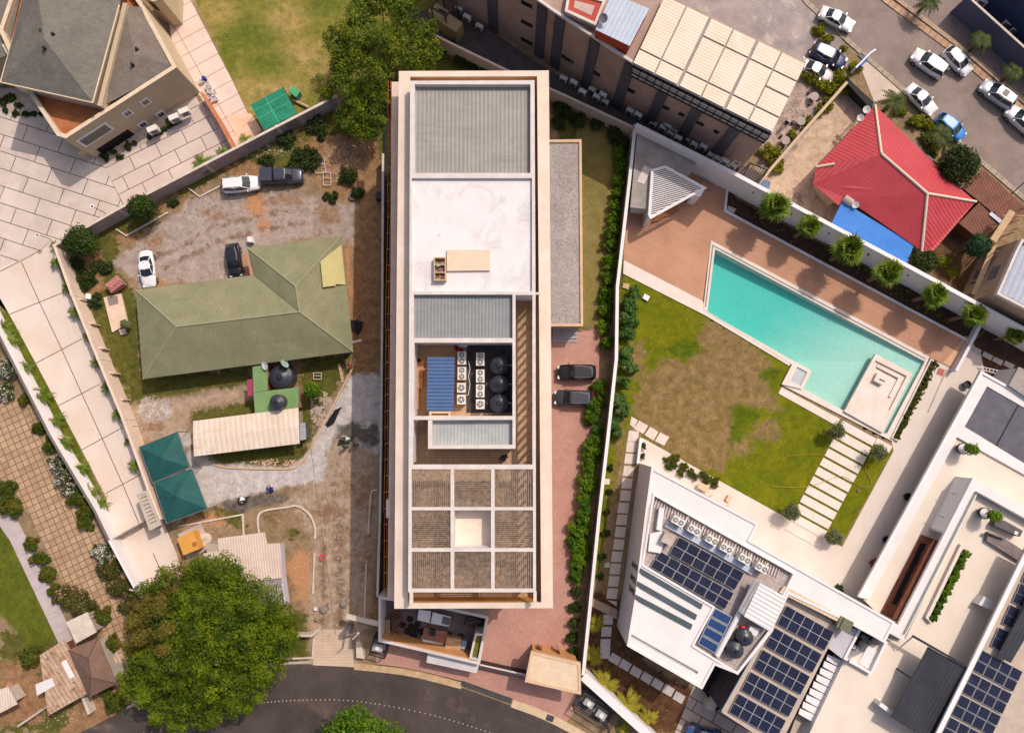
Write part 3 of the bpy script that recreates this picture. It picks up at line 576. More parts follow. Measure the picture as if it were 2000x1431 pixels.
# upper frame (parapets round the roofs, pergola beams) as open-well slab
def wr(x0, y0, x1, y1, z=TZ):
    return PP([(x0, y0), (x1, y0), (x1, y1), (x0, y1)], z)
outer = PP([(801, 158), (1044, 157), (1046, 570), (1047, 1156), (797, 1156), (799, 640)], TZ)
wells = {'r1': wr(810, 165, 1036, 338), 'r2': wr(804, 348, 1039, 569), 'g2': wr(808, 575, 1001, 660), 'cor': wr(1007, 576, 1040, 907), 'ac': wr(809, 669, 1001, 812), 'deck': None}
up = MB(); 
for n_, (a, b) in {'x': (0, 0)}.items(): pass
up.slab(outer, TZ - .6, TZ, [wells['r1'], wells['r2'], wells['g2'], wells['cor'], wells['ac'],
        PP([(808, 820), (836, 820), (836, 876), (1007, 876), (1007, 907), (806, 907)], TZ), PP([(844, 821), (1001, 820), (1001, 868), (844, 870)], TZ)] +
        [wr([804, 887, 966][i], [916, 996, 1077][j], [880, 959, 1041][i], [990, 1070, 1149][j]) for i in range(3) for j in range(3)])
part('parapet_frame', up, beam, tb)
uw = MB()   # walls under the frame round the enclosed roofs
for w in (wells['r1'], wells['r2'], wells['g2'], PP([(844, 821), (1001, 820), (1001, 868), (844, 870)], TZ), wr(887, 996, 959, 1070)):
    uw.slab(inset(w, -.3), FZ, TZ - .602, [inset(w, -.003)])
uw.wall(PP([(804, 575), (801, 905)], TZ), .3, FZ, TZ - .602)
uw.wall(PP([(1004, 672), (1004, 812)], TZ), .25, FZ, TZ - .602)
uw.wall(PP([(812, 816), (1001, 816)], TZ), .3, FZ, TZ - .602)
part('parapet_wall', uw, whitew, tb)
fin = MB()
for i in range(31):
    yy = 585 + i * 19.3; x, y = P(1043.2, yy, TZ)
    if yy < 1150: fin.box(x - .06, y, FZ, .14, .3, TZ - .602 - FZ)
part('colonnade', fin, beam, tb)
part('roof_sheet', MB().sheet(inset(wells['r1'], -.01), 15.85), corrg, tb)
part('roof_sheet', MB().sheet(inset(wells['g2'], -.01), 15.95), corrg2, tb)
part('roof_sheet', MB().sheet(inset(PP([(844, 821), (1001, 820), (1001, 868), (844, 870)], TZ), -.01), 15.8), corrlight, tb)
part('roof_slab', MB().sheet(inset(wells['r2'], -.01), 16.15), mat('white_roof_slab', C(238, 232, 232), C(230, 223, 222), sc=.5, grain=.05, stain=[(.5, .6, .8, C(224, 212, 200)), (2.2, .68, .76, C(186, 172, 162)), (.22, .52, .66, C(212, 204, 200)), (.9, .64, .7, C(206, 192, 178))]), tb)
part('roof_slab', MB().sheet(inset(wr(887, 996, 959, 1070), -.01), 14.6), mat('white_well', C(248, 230, 212), C(238, 216, 198), sc=.8, grain=.08), tb)
# pergola slats
for j in range(3):
    for i in range(3):
        if i == 1 and j == 1: continue
        x0, x1 = ([804, 887, 966][i], [880, 959, 1041][i]); y0, y1 = ([916, 996, 1077][j], [990, 1070, 1149][j])
        a = P(x0, y1, TZ); b = P(x1, y0, TZ); s = MB(); vert = (i + j) % 2 == 0
        q = a[0] if vert else a[1]; e = b[0] if vert else b[1]; r2 = random.Random(i * 5 + j)
        while q < e - .05:
            jt = r2.uniform(-.008, .008)
            if vert: s.bar((q + .05 + jt, a[1] - .05, TZ - .15), (q + .05 - jt, b[1] + .05, TZ - .15), .1, .06)
            else: s.bar((a[0] - .05, q + .05 + jt, TZ - .15), (b[0] + .05, q + .05 - jt, TZ - .15), .1, .06)
            q += .19
        part('pergola_slats', s, slatb, tb)
for u in (803, 1045): part('tie_beam', MB().bar(P3(u, 1156, TZ), P3(u, 1178, TZ), .3, .5), beam, tb)
part('tie_beam', MB().bar(P3(1046, 573, TZ), P3(1056, 573, TZ), .22, .3), beam, tb)
part('tie_beam', MB().prism(wr(809, 812, 1001, 819.5), TZ, TZ + .06), beam, tb)
# lower balcony strip on the west side
st = PP([(765, 160), (779, 160), (779, 640), (777, 1172), (757, 1172), (762, 640)], 12.2)
part('balcony_slab', MB().prism(st, 11.9, 12.2, bottom=True), mat('balcony_pink', C(232, 206, 190), C(214, 184, 166), sc=.8, grain=.08), tb)
part('balcony_box', MB().prism(PP([(755, 975), (764, 975), (764, 1010), (755, 1010)], 12), 11.2, 12.3), beam, tb)
struct('planting_bed', MB().sheet(PP([(748, 150), (764, 150), (764, 640), (760, 1165), (738, 1165), (745, 640)]), .05), mat('shade_strip_ground', C(52, 46, 30), C(34, 34, 20), sc=1, grain=.3))  # ground strip whose dark colour carries the deep shade beside the tall building
# rods with brackets
m = MB()
pt = [(761, 158), (760, 400), (757, 640), (755, 860), (754, 1000), (753, 1165)]
for k in range(len(pt) - 1):
    for d, z in ((-3, 11.2), (2, 11.4)): m.tube(P3(pt[k][0] + d + k % 2, pt[k][1], z), P3(pt[k + 1][0] + d - k % 2 * 1.5, pt[k + 1][1], z), .032, 5)
part('tension_wire', m, mat('yellow_rod', C(176, 130, 56), C(196, 84, 46), sc=.3), tb)
for k in range(32):
    v = 170 + k * 31.6
    if v > 1170: break
    u = np.interp(v, [p[1] for p in pt], [p[0] for p in pt])
    b = MB(); b.tube(P3(u - 4, v + 3, 11.1), P3(u - 1, v, 11.4), .05, 5); b.tube(P3(u - 1, v, 11.4), P3(u + 8, v, 11.9), .05, 5)
    part('bracket', b, rust, tb)
# ---- things on the roofs
th = one('concrete_plinth', 'low tan rectangular plinth lying on the bright white roof', 'plinth', MB().prism(PP([(873, 488), (957, 488), (957, 528), (873, 529)], 16.4), 16.15, 16.42), mat('plinth_tan', C(242, 212, 186), C(234, 202, 176), sc=1))
t = thing('wooden_frame', 'open three-bay timber frame full of scrap standing on the white roof', 'frame', *P(859, 525, 16.3), 16.15)
q = PP([(847, 502), (871, 502), (871, 548), (847, 548)], 16.8)
m = MB(); m.slab(q, 16.15, 16.8, [inset(q, .12)]); part('side_board', m, wood, t)
for v in (517, 532): part('divider', MB().bar(P3(848, v, 16.78), P3(870, v, 16.78), .1, .5), wood, t)
part('scrap', MB().sheet(inset(q, .1), 16.4), mat('scrap_fill', C(176, 140, 122), C(84, 72, 66), sc=4, grain=.4, lo=.45, hi=.55), t)
part('stick', MB().tube(P3(853, 521, 16.9), P3(868, 513, 16.9), .04), beam, t)
t = thing('plant_room', 'blue tiled shed roof over a plant room on the building top', 'shed', *P(861, 750, 14.9), FZ)
q = PP([(835, 697), (888, 697), (886, 802), (834, 802)], 14.9)
part('wall', MB().prism(inset(q, .25), FZ, 14.6), orangew, t); part('roof', MB().roof([[(*q[0], 15.0), (*q[1], 14.85), (*q[2], 14.85), (*q[3], 15.0)]]), bluer, t)
q = PP([(838, 803), (880, 803), (880, 815), (838, 815)], 15.9)
t = thing('planter_box', 'empty tan planter box against the blue shed roof', 'planter', *P(859, 809, 15.9), FZ)
part('box', MB().slab(q, FZ, 15.9, [inset(q, .22)], floor=15.3), oakb, t)
def acunit(fans, cat='air conditioner'):
    L = 1.32 if fans == 2 else .98; W = .86; Hh = 1.15
    t = thing('rooftop_ac_unit', 'x', cat)
    b = MB(); b.box(0, 0, .08, W, L, Hh); part('casing', b, acw, t)
    part('grille', MB().box(-W / 2 - .006, 0, .2, .012, L * .9, Hh * .75), acd, t)
    for sx in (-1, 1): part('foot', MB().box(sx * W * .35, 0, 0, .08, L * .9, .08), dark, t)
    ys = (-L / 4, L / 4) if fans == 2 else (0,); r = .28 if fans == 2 else .34
    for y in ys:
        part('fan_guard', MB().lathe(0, y, [(r, Hh + .08), (r, Hh + .12), (r * .93, Hh + .13), (r * .9, Hh + .10), (.02, Hh + .10)], 20), acd, t)
        f = MB()
        for k in range(5):
            a = k * 2 * PI / 5; f.add([(.05 * math.cos(a), y + .05 * math.sin(a), Hh + .125), (r * .85 * math.cos(a), y + r * .85 * math.sin(a), Hh + .125), (r * .85 * math.cos(a + .35), y + r * .85 * math.sin(a + .35), Hh + .125)], [(0, 1, 2)])
        f.cyl(0, y, Hh + .1, Hh + .14, .08, n=10); part('fan', f, acw, t)
    return Proto(t)
AC2 = acunit(2); AC1 = acunit(1)
cols = [((902, 699, 2), (902, 729, 2), (901, 757, 1), (901, 780, 1)), ((938, 701, 2), (938, 734, 2), (938, 763, 2), (938, 789, 1))]
for ci, cc in enumerate(cols):
    for k, (u, v, f) in enumerate(cc):
        x, y = P(u, v, FZ + 1.2); (AC2 if f == 2 else AC1).put(x, y, FZ, 0, f"cream {'two' if f == 2 else 'one'}-fan air conditioner, {ORD[k]} from the top of the {'column beside the blue shed roof' if ci == 0 else 'column beside the black tanks'}", 'rooftop air conditioners by the blue shed')
def tank(r, h):
    t = thing('water_tank', 'x', 'water tank')
    part('drum', MB().lathe(0, 0, [(r * .96, 0), (r, .1), (r, h * .3), (r * .97, h * .34), (r, h * .38), (r, h * .72), (r * .93, h * .8), (r * .6, h * .93), (r * .25, h), (.01, h)], 28), tankm, t, smooth=False)
    m = MB()
    for k in range(8):
        a = k * PI / 4; m.bar((r * .28 * math.cos(a), r * .28 * math.sin(a), h * 1.005), (r * .93 * math.cos(a), r * .93 * math.sin(a), h * .83), .1, .05)
    part('rib', m, tankm, t); part('lid', MB().lathe(0, 0, [(r * .25, h * .98), (r * .25, h * 1.06), (r * .18, h * 1.09), (.01, h * 1.09)], 18), mat('lid_black', C(44, 44, 52), None, rough=.4), t)
    return Proto(t)
TK = tank(.95, 2.1)
for k, v in enumerate((713, 750, 787)):
    x, y = P(975, v, FZ + 2); TK.put(x, y, FZ, .3 * k, 'black ribbed water tank, %s of the three beside the air conditioners' % ('upper', 'middle', 'lower')[k] + ('most' if k != 1 else ''), 'water tanks on the tall building')
    one('pipe_stub', 'thin white pipe on the right of the %s black rooftop tank' % ('uppermost', 'middle', 'lowermost')[k], 'pipe', MB().tube(P3(990, v, FZ + 1), P3(999, v, FZ + 1), .05), acw)
m = MB()
for a, b in (((808, 700), (822, 700)), ((822, 700), (818, 760)), ((812, 760), (812, 800)), ): m.bar(P3(*a, FZ + .3), P3(*b, FZ + .3), .7, .25)
one('timber_stack', 'pile of orange-brown boards along the left side of the plant court', 'boards', m, mat('board_orange', C(222, 158, 108), C(180, 116, 76), sc=2))
one('plant_court_floor_mat', 'dark waterproof sheet under the air conditioners and tanks', 'mat', MB().sheet(PP([(911, 672), (1000, 672), (1000, 806), (911, 806)], FZ), FZ + .02), mat('bitumen', C(84, 76, 76), C(60, 54, 56), sc=1.2, grain=.2))
m = MB(); pts = [(915, 705), (918, 720), (915, 735), (918, 750), (915, 770), (912, 772)]
for a, b in zip(pts, pts[1:]): m.tube(P3(*a, FZ + .9), P3(*b, FZ + .9), .03)
one('refrigerant_pipe', 'thin pale pipe winding beside the left column of air conditioners', 'pipe', m, acw)
one('red_cloth', 'crumpled red cloth at the top of the plant court', 'cloth', MB().prism(PP([(886, 673), (898, 676), (906, 684), (897, 688), (890, 684)], FZ), FZ, FZ + .15), mat('red_cloth', C(176, 40, 26), C(140, 28, 20), sc=3))
one('storage_box', 'small white box standing under the north wall of the plant court', 'box', MB().box(*P(904, 674, FZ + .5), FZ, .9, .35, .5), acw)
one('bucket', 'green bucket between the lowest air conditioner and lowest tank', 'bucket', MB().lathe(*P(955, 791, FZ + .3), [(.14, FZ), (.2, FZ + .4), (.17, FZ + .4), (.12, FZ + .1)], 14), mat('green_bucket', C(50, 120, 80)))

# ================================================================== GRAVEL-ROOF ANNEX AND STEPS
AZ = 3.8
t = thing('annex', 'long narrow annex with grey gravel roof and tan border beside the tall building', 'building', *P(1107, 455, AZ), 0)
q = PP([(1052, 273), (1136, 272), (1139, 637), (1052, 637)], AZ); qi = PP([(1057, 278), (1131, 278), (1134, 632), (1057, 632)], AZ)
part('wall', MB().prism(inset(q, .15), 0, AZ - .4), beige, t); part('roof_edge', MB().slab(q, AZ - .4, AZ, [qi], floor=AZ - .25), oakb, t)
part('gravel', MB().sheet(qi, AZ - .2), gravr, t)
t = thing('entrance_steps', 'grey concrete steps at the south end of the gravel-roofed annex', 'steps', *P(1103, 653, .3), 0)
for k in range(4): part('step', MB().prism(PP([(1079, 637), (1127, 637), (1127, 668 - k * 7), (1079, 668 - k * 7)], .2), .02, .15 * (k + 1)), mat('step_grey', C(184, 176, 176), C(168, 158, 160), sc=1), t)

# ================================================================== BOUNDARY WALLS
def bwall(name, label, pts, w, h, mt, cap=None, capw=None, posts=0):
    x, y = P(*pts[0], h); t = thing(name, label, 'wall', x, y, 0); q = PP(pts, h)
    part('masonry', MB().wall(q, w, 0, h - .06), mt, t); part('coping', MB().wall(q, (capw or w) + .06, h - .06, h), cap or mt, t)
    if posts:
        for i in range(len(q) - 1):
            a, b = Vector(q[i]), Vector(q[i + 1]); L = (b - a).length; k = max(1, int(L / posts))
            for j in range(k):
                c = a.lerp(b, j / k); part('pier', MB().box(c.x, c.y, 0, .34, .34, h + .05, math.atan2((b - a).y, (b - a).x)), cap or mt, t)
    return t
greywall = mat('shaded_grey_wall', C(160, 146, 140), C(136, 122, 116), sc=.8, grain=.12)
bwall('boundary_wall', 'pale grey wall behind the tall building along the dark alley', [(828, 58), (880, 84), (1000, 142), (1090, 180), (1240, 250)], .22, 3.0, mat('pale_wall', C(206, 188, 176), C(186, 168, 156), sc=.6, grain=.1), wallcap)
bwall('boundary_wall', 'long straight wall with white coping between the red yard hedge and the pool garden', [(1241, 243), (1231, 340), (1206, 560), (1204, 700), (1188, 850), (1171, 1000), (1156, 1150), (1139, 1318)], .32, 3.0, mat('west_face_shade', C(150, 140, 134), C(126, 116, 110), sc=.7, grain=.1), whitew)  # masonry grey carries the shade of the west face; coping stays white
bwall('boundary_wall', 'tall smooth white wall behind the row of fan palms', [(1242, 243), (1437, 340), (1600, 427), (1775, 520), (2000, 642), (2100, 700)], .4, 4.8, whitew, whitew)
bwall('boundary_wall', 'diagonal white wall at the foot of the pool plot beside the caged machines', [(1139, 1320), (1200, 1375), (1262, 1431), (1330, 1500)], .9, 2.6, whitew, whitew)
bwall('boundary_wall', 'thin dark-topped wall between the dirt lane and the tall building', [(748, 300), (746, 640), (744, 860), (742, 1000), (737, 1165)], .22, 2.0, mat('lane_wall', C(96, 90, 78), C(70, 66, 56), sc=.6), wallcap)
bwall('boundary_wall', 'grey block wall between the slab-paved estate and the gravel car lot', [(655, 188), (540, 247), (400, 320), (230, 408), (106, 479)], .25, 2.6, wall_g, wallcap, posts=9)
cap2 = mat('drive_wall', C(238, 214, 194), C(226, 200, 180), sc=.8, grain=.08)
bwall('boundary_wall', 'tan wall with piers beside the pale slab drive', [(106, 480), (140, 575), (191, 700), (240, 818), (289, 954), (312, 1015)], .25, 2.6, cap2, cap2, posts=6.2)
bwall('boundary_wall', 'bright white wall with dark top line between square pavers and the slab drive', [(-30, 600), (10, 680), (98, 853), (184, 997), (212, 1055)], .2, 2.4, whitew, mat('dark_coping', C(120, 110, 106)), posts=0)
bwall('boundary_wall', 'lower white wall beyond the gate beside pink flowering bushes', [(213, 1055), (271, 1163), (300, 1215)], .2, 2.4, whitew, whitew)
bwall('boundary_wall', 'tan plot wall from the street to the cluttered cafe yard corner', [(1655, 160), (1570, 256), (1478, 362)], .3, 2.2, mat('yard_wall', C(196, 170, 140), C(176, 148, 120), sc=.8), mat('yard_wall_cap', C(206, 180, 150)))
bwall('boundary_wall', 'long wall along the shaded verge by the dark neighbour', [(1890, -8), (2004, 95), (2100, 180)], .22, 3.4, mat('wall_painted_shade', C(96, 98, 122)), wallcap)  # navy masonry: the shadow on this wall face is put into its colour
bwall('boundary_wall', 'low dark wall between the red-roofed house and the street garden', [(1703, 206), (1765, 262), (1830, 320), (1905, 392)], .2, 1.8, mat('red_house_wall', C(96, 90, 88)), mat('rh_cap', C(140, 128, 120)))
bwall('boundary_wall', 'short white wall closing the end of the pool deck', [(1916, 634), (1896, 672), (1868, 724)], .3, 1.2, whitew, whitew)
for k, (u, v) in enumerate(((30, 706), (58, 756), (87, 815), (112, 852), (140, 905), (163, 950), (172, 970))):
    x, y = P(u, v, .6); m = MB(); m.box(x + .5, y, 0, 1.2, .18, 1.5, slabang + PI)
    one('wall_buttress', 'tan buttress, %s from the top against the bright white wall' % ORD[k], 'buttress', m, cap2, 'buttresses of the white wall')
for k, (u, v) in enumerate(((238, 1086), (264, 1150))):
    x, y = P(u, v, .6); one('wall_buttress', 'pink buttress, %s below the gate on the lower white wall' % ORD[k], 'buttress', MB().box(x, y, 0, 1.4, .2, 1.2, slabang + PI), cap2, 'buttresses of the white wall')
for k, (u, v) in enumerate(((160, 585), (182, 632), (202, 680), (222, 728), (241, 779), (257, 830))):
    x, y = P(u, v, .8); one('wall_fin', 'thin fin on the lawn side of the tan drive wall, %s from the top' % ORD[k], 'wall fin', MB().box(x, y, 0, .9, .14, 1.6, -.25), cap2, 'fins of the drive wall')
part('wood_face', MB().wall(PP([(392, 180), (428, 238), (460, 298)], 1.8), .3, 0, 1.8), mat('orange_fence', C(214, 138, 100), C(190, 112, 78), sc=2), thing('timber_fence', 'orange-brown fence running from the beige mansion corner to the estate wall', 'fence', *P(425, 238), 0))
# ================================================================== SOUTH COURTYARD ROOM, GATEHOUSE, GATES
CZ = 3.2
co = PP([(739, 1163), (850, 1180), (955, 1203), (937, 1298), (739, 1252)], CZ)
t = thing('courtyard_room', 'roofless walled store yard full of junk at the foot of the tall building', 'yard enclosure', *P(845, 1230, CZ), 0)
part('wall', MB().slab(co, 0, CZ, [inset(co, .32)], floor=.05), beam, t)
part('floor', MB().sheet(inset(co, .3), .08), mat('yard_floor', C(124, 110, 108), C(96, 84, 84), sc=.7, grain=.15), t)
part('inner_face', MB().wall([inset(co, .37)[4], inset(co, .37)[3]], .08, .1, CZ - .05), mat('inner_ochre', C(240, 176, 120), C(228, 160, 104), sc=1), t)
q = PP([(931, 1241), (943, 1241), (933, 1286), (921, 1284)], CZ); t = thing('planter_trough', 'narrow planter of murky green water at the right end of the store yard', 'planter', *P(932, 1262, CZ), .08)
part('trough', MB().slab(inset(q, -.25), .08, CZ - .05, [q], floor=CZ - .6), beam, t); part('moss', MB().sheet(q, CZ - .5), mat('moss', C(130, 120, 36), C(96, 92, 30), sc=3), t)
def junk(name, label, cat, quad, z0, z1, mt): return one(name, label, cat, MB().prism(PP(quad, z1), z0, z1, bottom=True), mt)
whm = mat('white_sheet', C(238, 238, 242), C(226, 226, 232), sc=1)
junk('white_board', 'white square panel left of the one with the grey plate', 'panel', [(818, 1190), (842, 1193), (839, 1216), (815, 1210)], 1.0, 1.1, whm)
t = thing('white_board', 'white panel with a grey plate at its right end in the store yard', 'panel', *P(861, 1207, 1), 1.0)
part('sheet', MB().prism(PP([(845, 1195), (881, 1204), (877, 1223), (841, 1217)], 1.1), 1, 1.1, bottom=True), whm, t); part('plate', MB().prism(PP([(865, 1203), (880, 1206), (877, 1221), (862, 1217)], 1.12), 1.1, 1.13), mat('plate_grey', C(120, 124, 130), C(98, 102, 108), sc=2), t)
junk('timber_beams', 'pale stacked beams at the left end of the store yard', 'beams', [(747, 1210), (762, 1210), (762, 1246), (747, 1244)], .1, 1.2, mat('beam_grey', C(176, 160, 140), C(150, 134, 116), sc=3, brick=(0, .25, 9, .03, C(90, 76, 64), 0, .8)))
r3 = random.Random(3); m = MB()
for k in range(46):
    a = (r3.uniform(762, 786), r3.uniform(1190, 1240)); b = (a[0] + r3.uniform(-14, 14), a[1] + r3.uniform(-12, 12)); m.tube(P3(*a, r3.uniform(.2, 1.2)), P3(*b, r3.uniform(.2, 1.2)), .03, 4)
one('rusty_bars', 'tangled heap of rusty brown bars at the left of the store yard', 'scrap heap', m, mat('rust_brown', C(140, 66, 38), C(110, 50, 30), sc=4))
junk('plank_stack', 'pinkish planks stacked in the middle of the store yard', 'planks', [(828, 1226), (874, 1234), (868, 1256), (824, 1246)], .1, 1.0, mat('pink_planks', C(190, 140, 124), C(160, 112, 98), sc=3, brick=(pang(828, 1226, 874, 1234), 9, .2, .03, C(90, 60, 50), 0, .8)))
junk('paint_box', 'dark box resting on the pinkish planks', 'box', [(840, 1228), (850, 1230), (849, 1242), (839, 1240)], 1.0, 1.4, dark)
m = MB()
for k in range(9): m.tube(P3(822 + k * .8, 1243 + k * 1.6, .6 + .05 * k), P3(866 + r3.uniform(-3, 3), 1252 + k * 1.3, .5), .06, 6)
one('pipe_bundle', 'bundle of long white pipes below the pinkish planks', 'pipes', m, whm)
junk('water_trough', 'tan square tank cover near the right end of the store yard', 'tank cover', [(872, 1243), (902, 1248), (899, 1270), (869, 1264)], .1, 1.3, mat('tan_cover', C(206, 172, 138), C(184, 150, 120), sc=2))
junk('storage_drum', 'light blue box beside the tan cover', 'box', [(903, 1250), (912, 1252), (909, 1268), (900, 1266)], .1, 1.1, mat('light_blue', C(150, 180, 216)))
TY = MB().lathe(0, 0, [(.22, 0), (.34, 0), (.36, .1), (.34, .2), (.22, .2), (.22, .05)], 18)
tb0 = None
for k, (u, v, z) in enumerate(((787, 1219, .1), (801, 1208, .1), (803, 1222, .1), (812, 1228, .1), (806, 1236, .3), (816, 1218, .3), (822, 1232, .1), (810, 1241, .1), (795, 1231, .1), (900, 1241, .1), (877, 1238, .1))):
    x, y = P(u, v, z)
    lb = ('black round tyre lying alone at the left of the tyre heap', 'black tyre at the top of the tyre heap by the white panel')[k] if k < 2 else ('single tyre lying above the light blue box' if k == 9 else 'single tyre lying above the tan cover' if k == 10 else 'black tyre in the heap left of the pinkish planks')
    if tb0 is None: tb0 = one('old_tyre', lb, 'tyre', MB().add([(a + x, b + y, c + z) for a, b, c in TY.v], TY.f), tyre, 'tyres in the store yard'); L0 = tb0.location.copy(); P0 = Vector((x, y, z))
    else: o = tb0.copy(); COL.objects.link(o); o.location = L0 + Vector((x, y, z)) - P0; o['label'] = lb
m = MB()
for k in range(60):
    a = (r3.uniform(908, 948), r3.uniform(1205, 1225)); m.box(*P(a[0], a[1], .3), .1 + r3.random() * .5, r3.uniform(.15, .6), r3.uniform(.1, .5), .1, r3.random() * 3)
one('scrap_heap', 'dark heap of mixed scrap in the right corner of the store yard', 'scrap heap', m, mat('scrap_dark', C(70, 64, 62), C(170, 160, 150), sc=3, lo=.55, hi=.66, grain=.3))
t = thing('porch_canopy', 'pale grey canopy slab under the front wall of the store yard', 'canopy', *P(883, 1285, 2), 0)
part('slab', MB().prism(PP([(836, 1270), (937, 1292), (931, 1314), (833, 1293)], 2.2), 1.95, 2.2, bottom=True), mat('canopy_grey', C(220, 212, 212), C(206, 198, 198), sc=1), t)
for u, v in ((840, 1290), (926, 1309)): part('post', MB().cyl(*P(u, v, 2), 0, 1.95, .07), conc, t)
# gatehouse
GZ = 4.2
t = thing('gatehouse', 'square gatehouse with a cream flat roof beside the red paved entrance', 'gatehouse', *P(1083, 1313, GZ), 0)
q = PP([(1037, 1271), (1134, 1294), (1135, 1356), (1025, 1331)], GZ)
part('roof', MB().slab(q, GZ - .45, GZ, [inset(q, .3)], floor=GZ - .1), oakb, t); part('roof_deck', MB().sheet(inset(q, .28), GZ - .09), mat('gatehouse_cream', C(234, 210, 180), C(224, 196, 166), sc=1, grain=.1), t)
w = PP([(1040, 1266), (1125, 1284), (1120, 1312), (1040, 1296)], 2)
part('wall', MB().prism(w, 0, GZ - .46), mat('ochre2', C(226, 166, 110), C(206, 146, 94), sc=1), t)
for a, b in (((1050, 1262), (1058, 1268)), ((1088, 1262), (1094, 1276))): part('window', MB().wall(PP([a, b], 2), .06, .9, 2.2), glassd, t)
t = thing('sliding_gate', 'long low dark gate spanning the red paved entrance', 'gate', *P(982, 1305, 1), 0)
a, b = P(938, 1297, 1.6), P(1028, 1317, 1.6); part('leaf', MB().wall([a, b], .08, .1, 1.6), dark, t); part('rail', MB().wall([a, b], .16, 1.6, 1.7), beam, t); part('track', MB().wall(PP([(935, 1305), (1028, 1325)]), .1, .02, .05), steelb, t)
def grate(label, c, L, W, a):
    x, y = P(*c); t = thing('drain_grate', label, 'drain grate', x, y, .02, 0); q = MB(); q.box(x, y, .02, L, W, .1, a); part('frame', q, dark, t)
    n = int(L / .16); m = MB()
    for i in range(n): s = -L / 2 + (i + .5) * L / n; m.box(x + s * math.cos(a), y + s * math.sin(a), .12, .06, W * .9, .02, a)
    part('bars', m, steelb, t)
grate('long dark drain grate across the red entrance by the road', (950, 1350), 6.3, .55, pang(902, 1333, 999, 1368))
grate('small square drain grate near the right end of the kerb', (1074, 1401), .9, .7, pang(902, 1333, 999, 1368))
grate('small drain grate beside the upper street', (1682, 110), .8, .6, pang(1658, 78, 1769, 176))
# caged machines
cage = mat('cage_metal', C(58, 56, 62), C(44, 42, 46), sc=2)
def cagebox(label, quad, h, zf):
    q = PP(quad, h); c = P(sum(p[0] for p in quad) / 4, sum(p[1] for p in quad) / 4, h); t = thing('machine_cage', label, 'cage', c[0], c[1], 0)
    for i in range(4):
        a, b = Vector(q[i]), Vector(q[(i + 1) % 4]); part('post', MB().box(a.x, a.y, 0, .1, .1, h), cage, t)
        m = MB()
        for z in (.1, h * .5, h): m.bar((a.x, a.y, z), (b.x, b.y, z), .08, .08)
        k = int((b - a).length / .18)
        for j in range(k): p = a.lerp(b, j / k); m.tube((p.x, p.y, .1), (p.x, p.y, h), .015, 4)
        part('mesh_panel', m, cage, t)
    part('floor', MB().sheet(q, .04), mat('cage_floor', C(110, 100, 98), C(80, 72, 72), sc=1.5), t); return t
cagebox('black caged enclosure holding two grey machines by the road kerb', [(1141, 1350), (1203, 1391), (1190, 1431), (1121, 1388)], 2.0, 0)
cagebox('small open black cage left of the store yard', [(730, 1243), (757, 1250), (750, 1286), (722, 1278)], 1.9, 0)
GM = thing('grey_machine', 'x', 'machine'); part('body', MB().box(0, 0, .1, 1.2, .8, 1.0), mat('machine_grey', C(190, 190, 190), C(160, 160, 162), sc=2), GM); part('cap', MB().cyl(0, 0, 1.1, 1.25, .28), acw, GM); part('base', MB().box(0, 0, 0, 1.5, 1.0, .1), conc, GM)
GM = Proto(GM); GM.put(*P(1150, 1372, 1), .04, -.6, 'grey machine at the upper left inside the black cage'); GM.put(*P(1174, 1395, 1), .04, -.6, 'grey machine at the lower right inside the black cage'); GM.put(*P(739, 1262, .6), .04, -.2, 'pale machine in the small cage left of the store yard')
# entrance of the lane
t = thing('gate_beam', 'white beam on a dark post over the lane entrance', 'beam', *P(708, 1208, 3), 0)
part('beam', MB().bar(P3(676, 1203, 2.8), P3(739, 1218, 2.8), .55, .3), wallcap, t); part('post', MB().box(*P(683, 1225, 1), 0, .5, .5, 2.6), steelb, t)
t = thing('utility_pole', 'leaning pole with a long arm at the lane entrance', 'pole', *P(700, 1243, 1), 0)
part('mast', MB().tube((*P(672, 1245, 0), 0), P3(700, 1236, 6), .13, 8), conc, t); part('arm', MB().tube(P3(700, 1236, 6), P3(688, 1248, 6), .08), conc, t)
t = thing('entrance_wall', 'small white wall beside the strip of grass left of the lane', 'wall', *P(590, 1240), 0); part('wall', MB().wall(PP([(570, 1241), (608, 1241), (622, 1229)], 1.2), .25, 0, 1.2), wallcap, t)
one('kerb_edging', 'pale edging round the small grass patch left of the lane', 'edging', MB().wall(PP([(540, 1286), (611, 1283), (613, 1246)]), .18, 0, .18), wallcap)
one('kerb_edging', 'white post block right of the lane mouth', 'edging', MB().prism(PP([(695, 1252), (704, 1252), (712, 1286), (696, 1284)], .8), 0, .8), wallcap)
one('kerb_edging', 'curved kerb round the weedy island in the lane', 'edging', MB().wall(PP(arc([(508, 1048), (508, 1002), (560, 990), (583, 988), (606, 1005), (616, 1030), (616, 1052)], 5)), .22, 0, .2), wallcap)
one('kerb_edging', 'straight kerb piece below the orange dirt heap', 'edging', MB().wall(PP([(615, 1078), (612, 1158)]), .2, 0, .2), wallcap)
one('kerb_edging', 'kerb along the top of the weedy plot under the green canopy', 'edging', MB().wall(PP([(350, 1027), (475, 1004), (477, 1045)]), .2, 0, .2), wallcap)
one('kerb_edging', 'thin kerb following the curved grass edge beside the pale powdered lane', 'edging', MB().wall(PP(arc([(415, 905), (450, 913), (560, 915), (585, 905), (605, 880), (632, 830), (660, 775), (688, 720), (694, 700)], 5)), .18, 0, .18), mat('lane_kerb', C(214, 180, 148)))
one('kerb_edging', 'white rounded kerb loop beside the dark lane', 'edging', MB().wall(PP(arc([(738, 957), (728, 958), (724, 975), (720, 1040)], 4)), .2, 0, .2), wallcap)
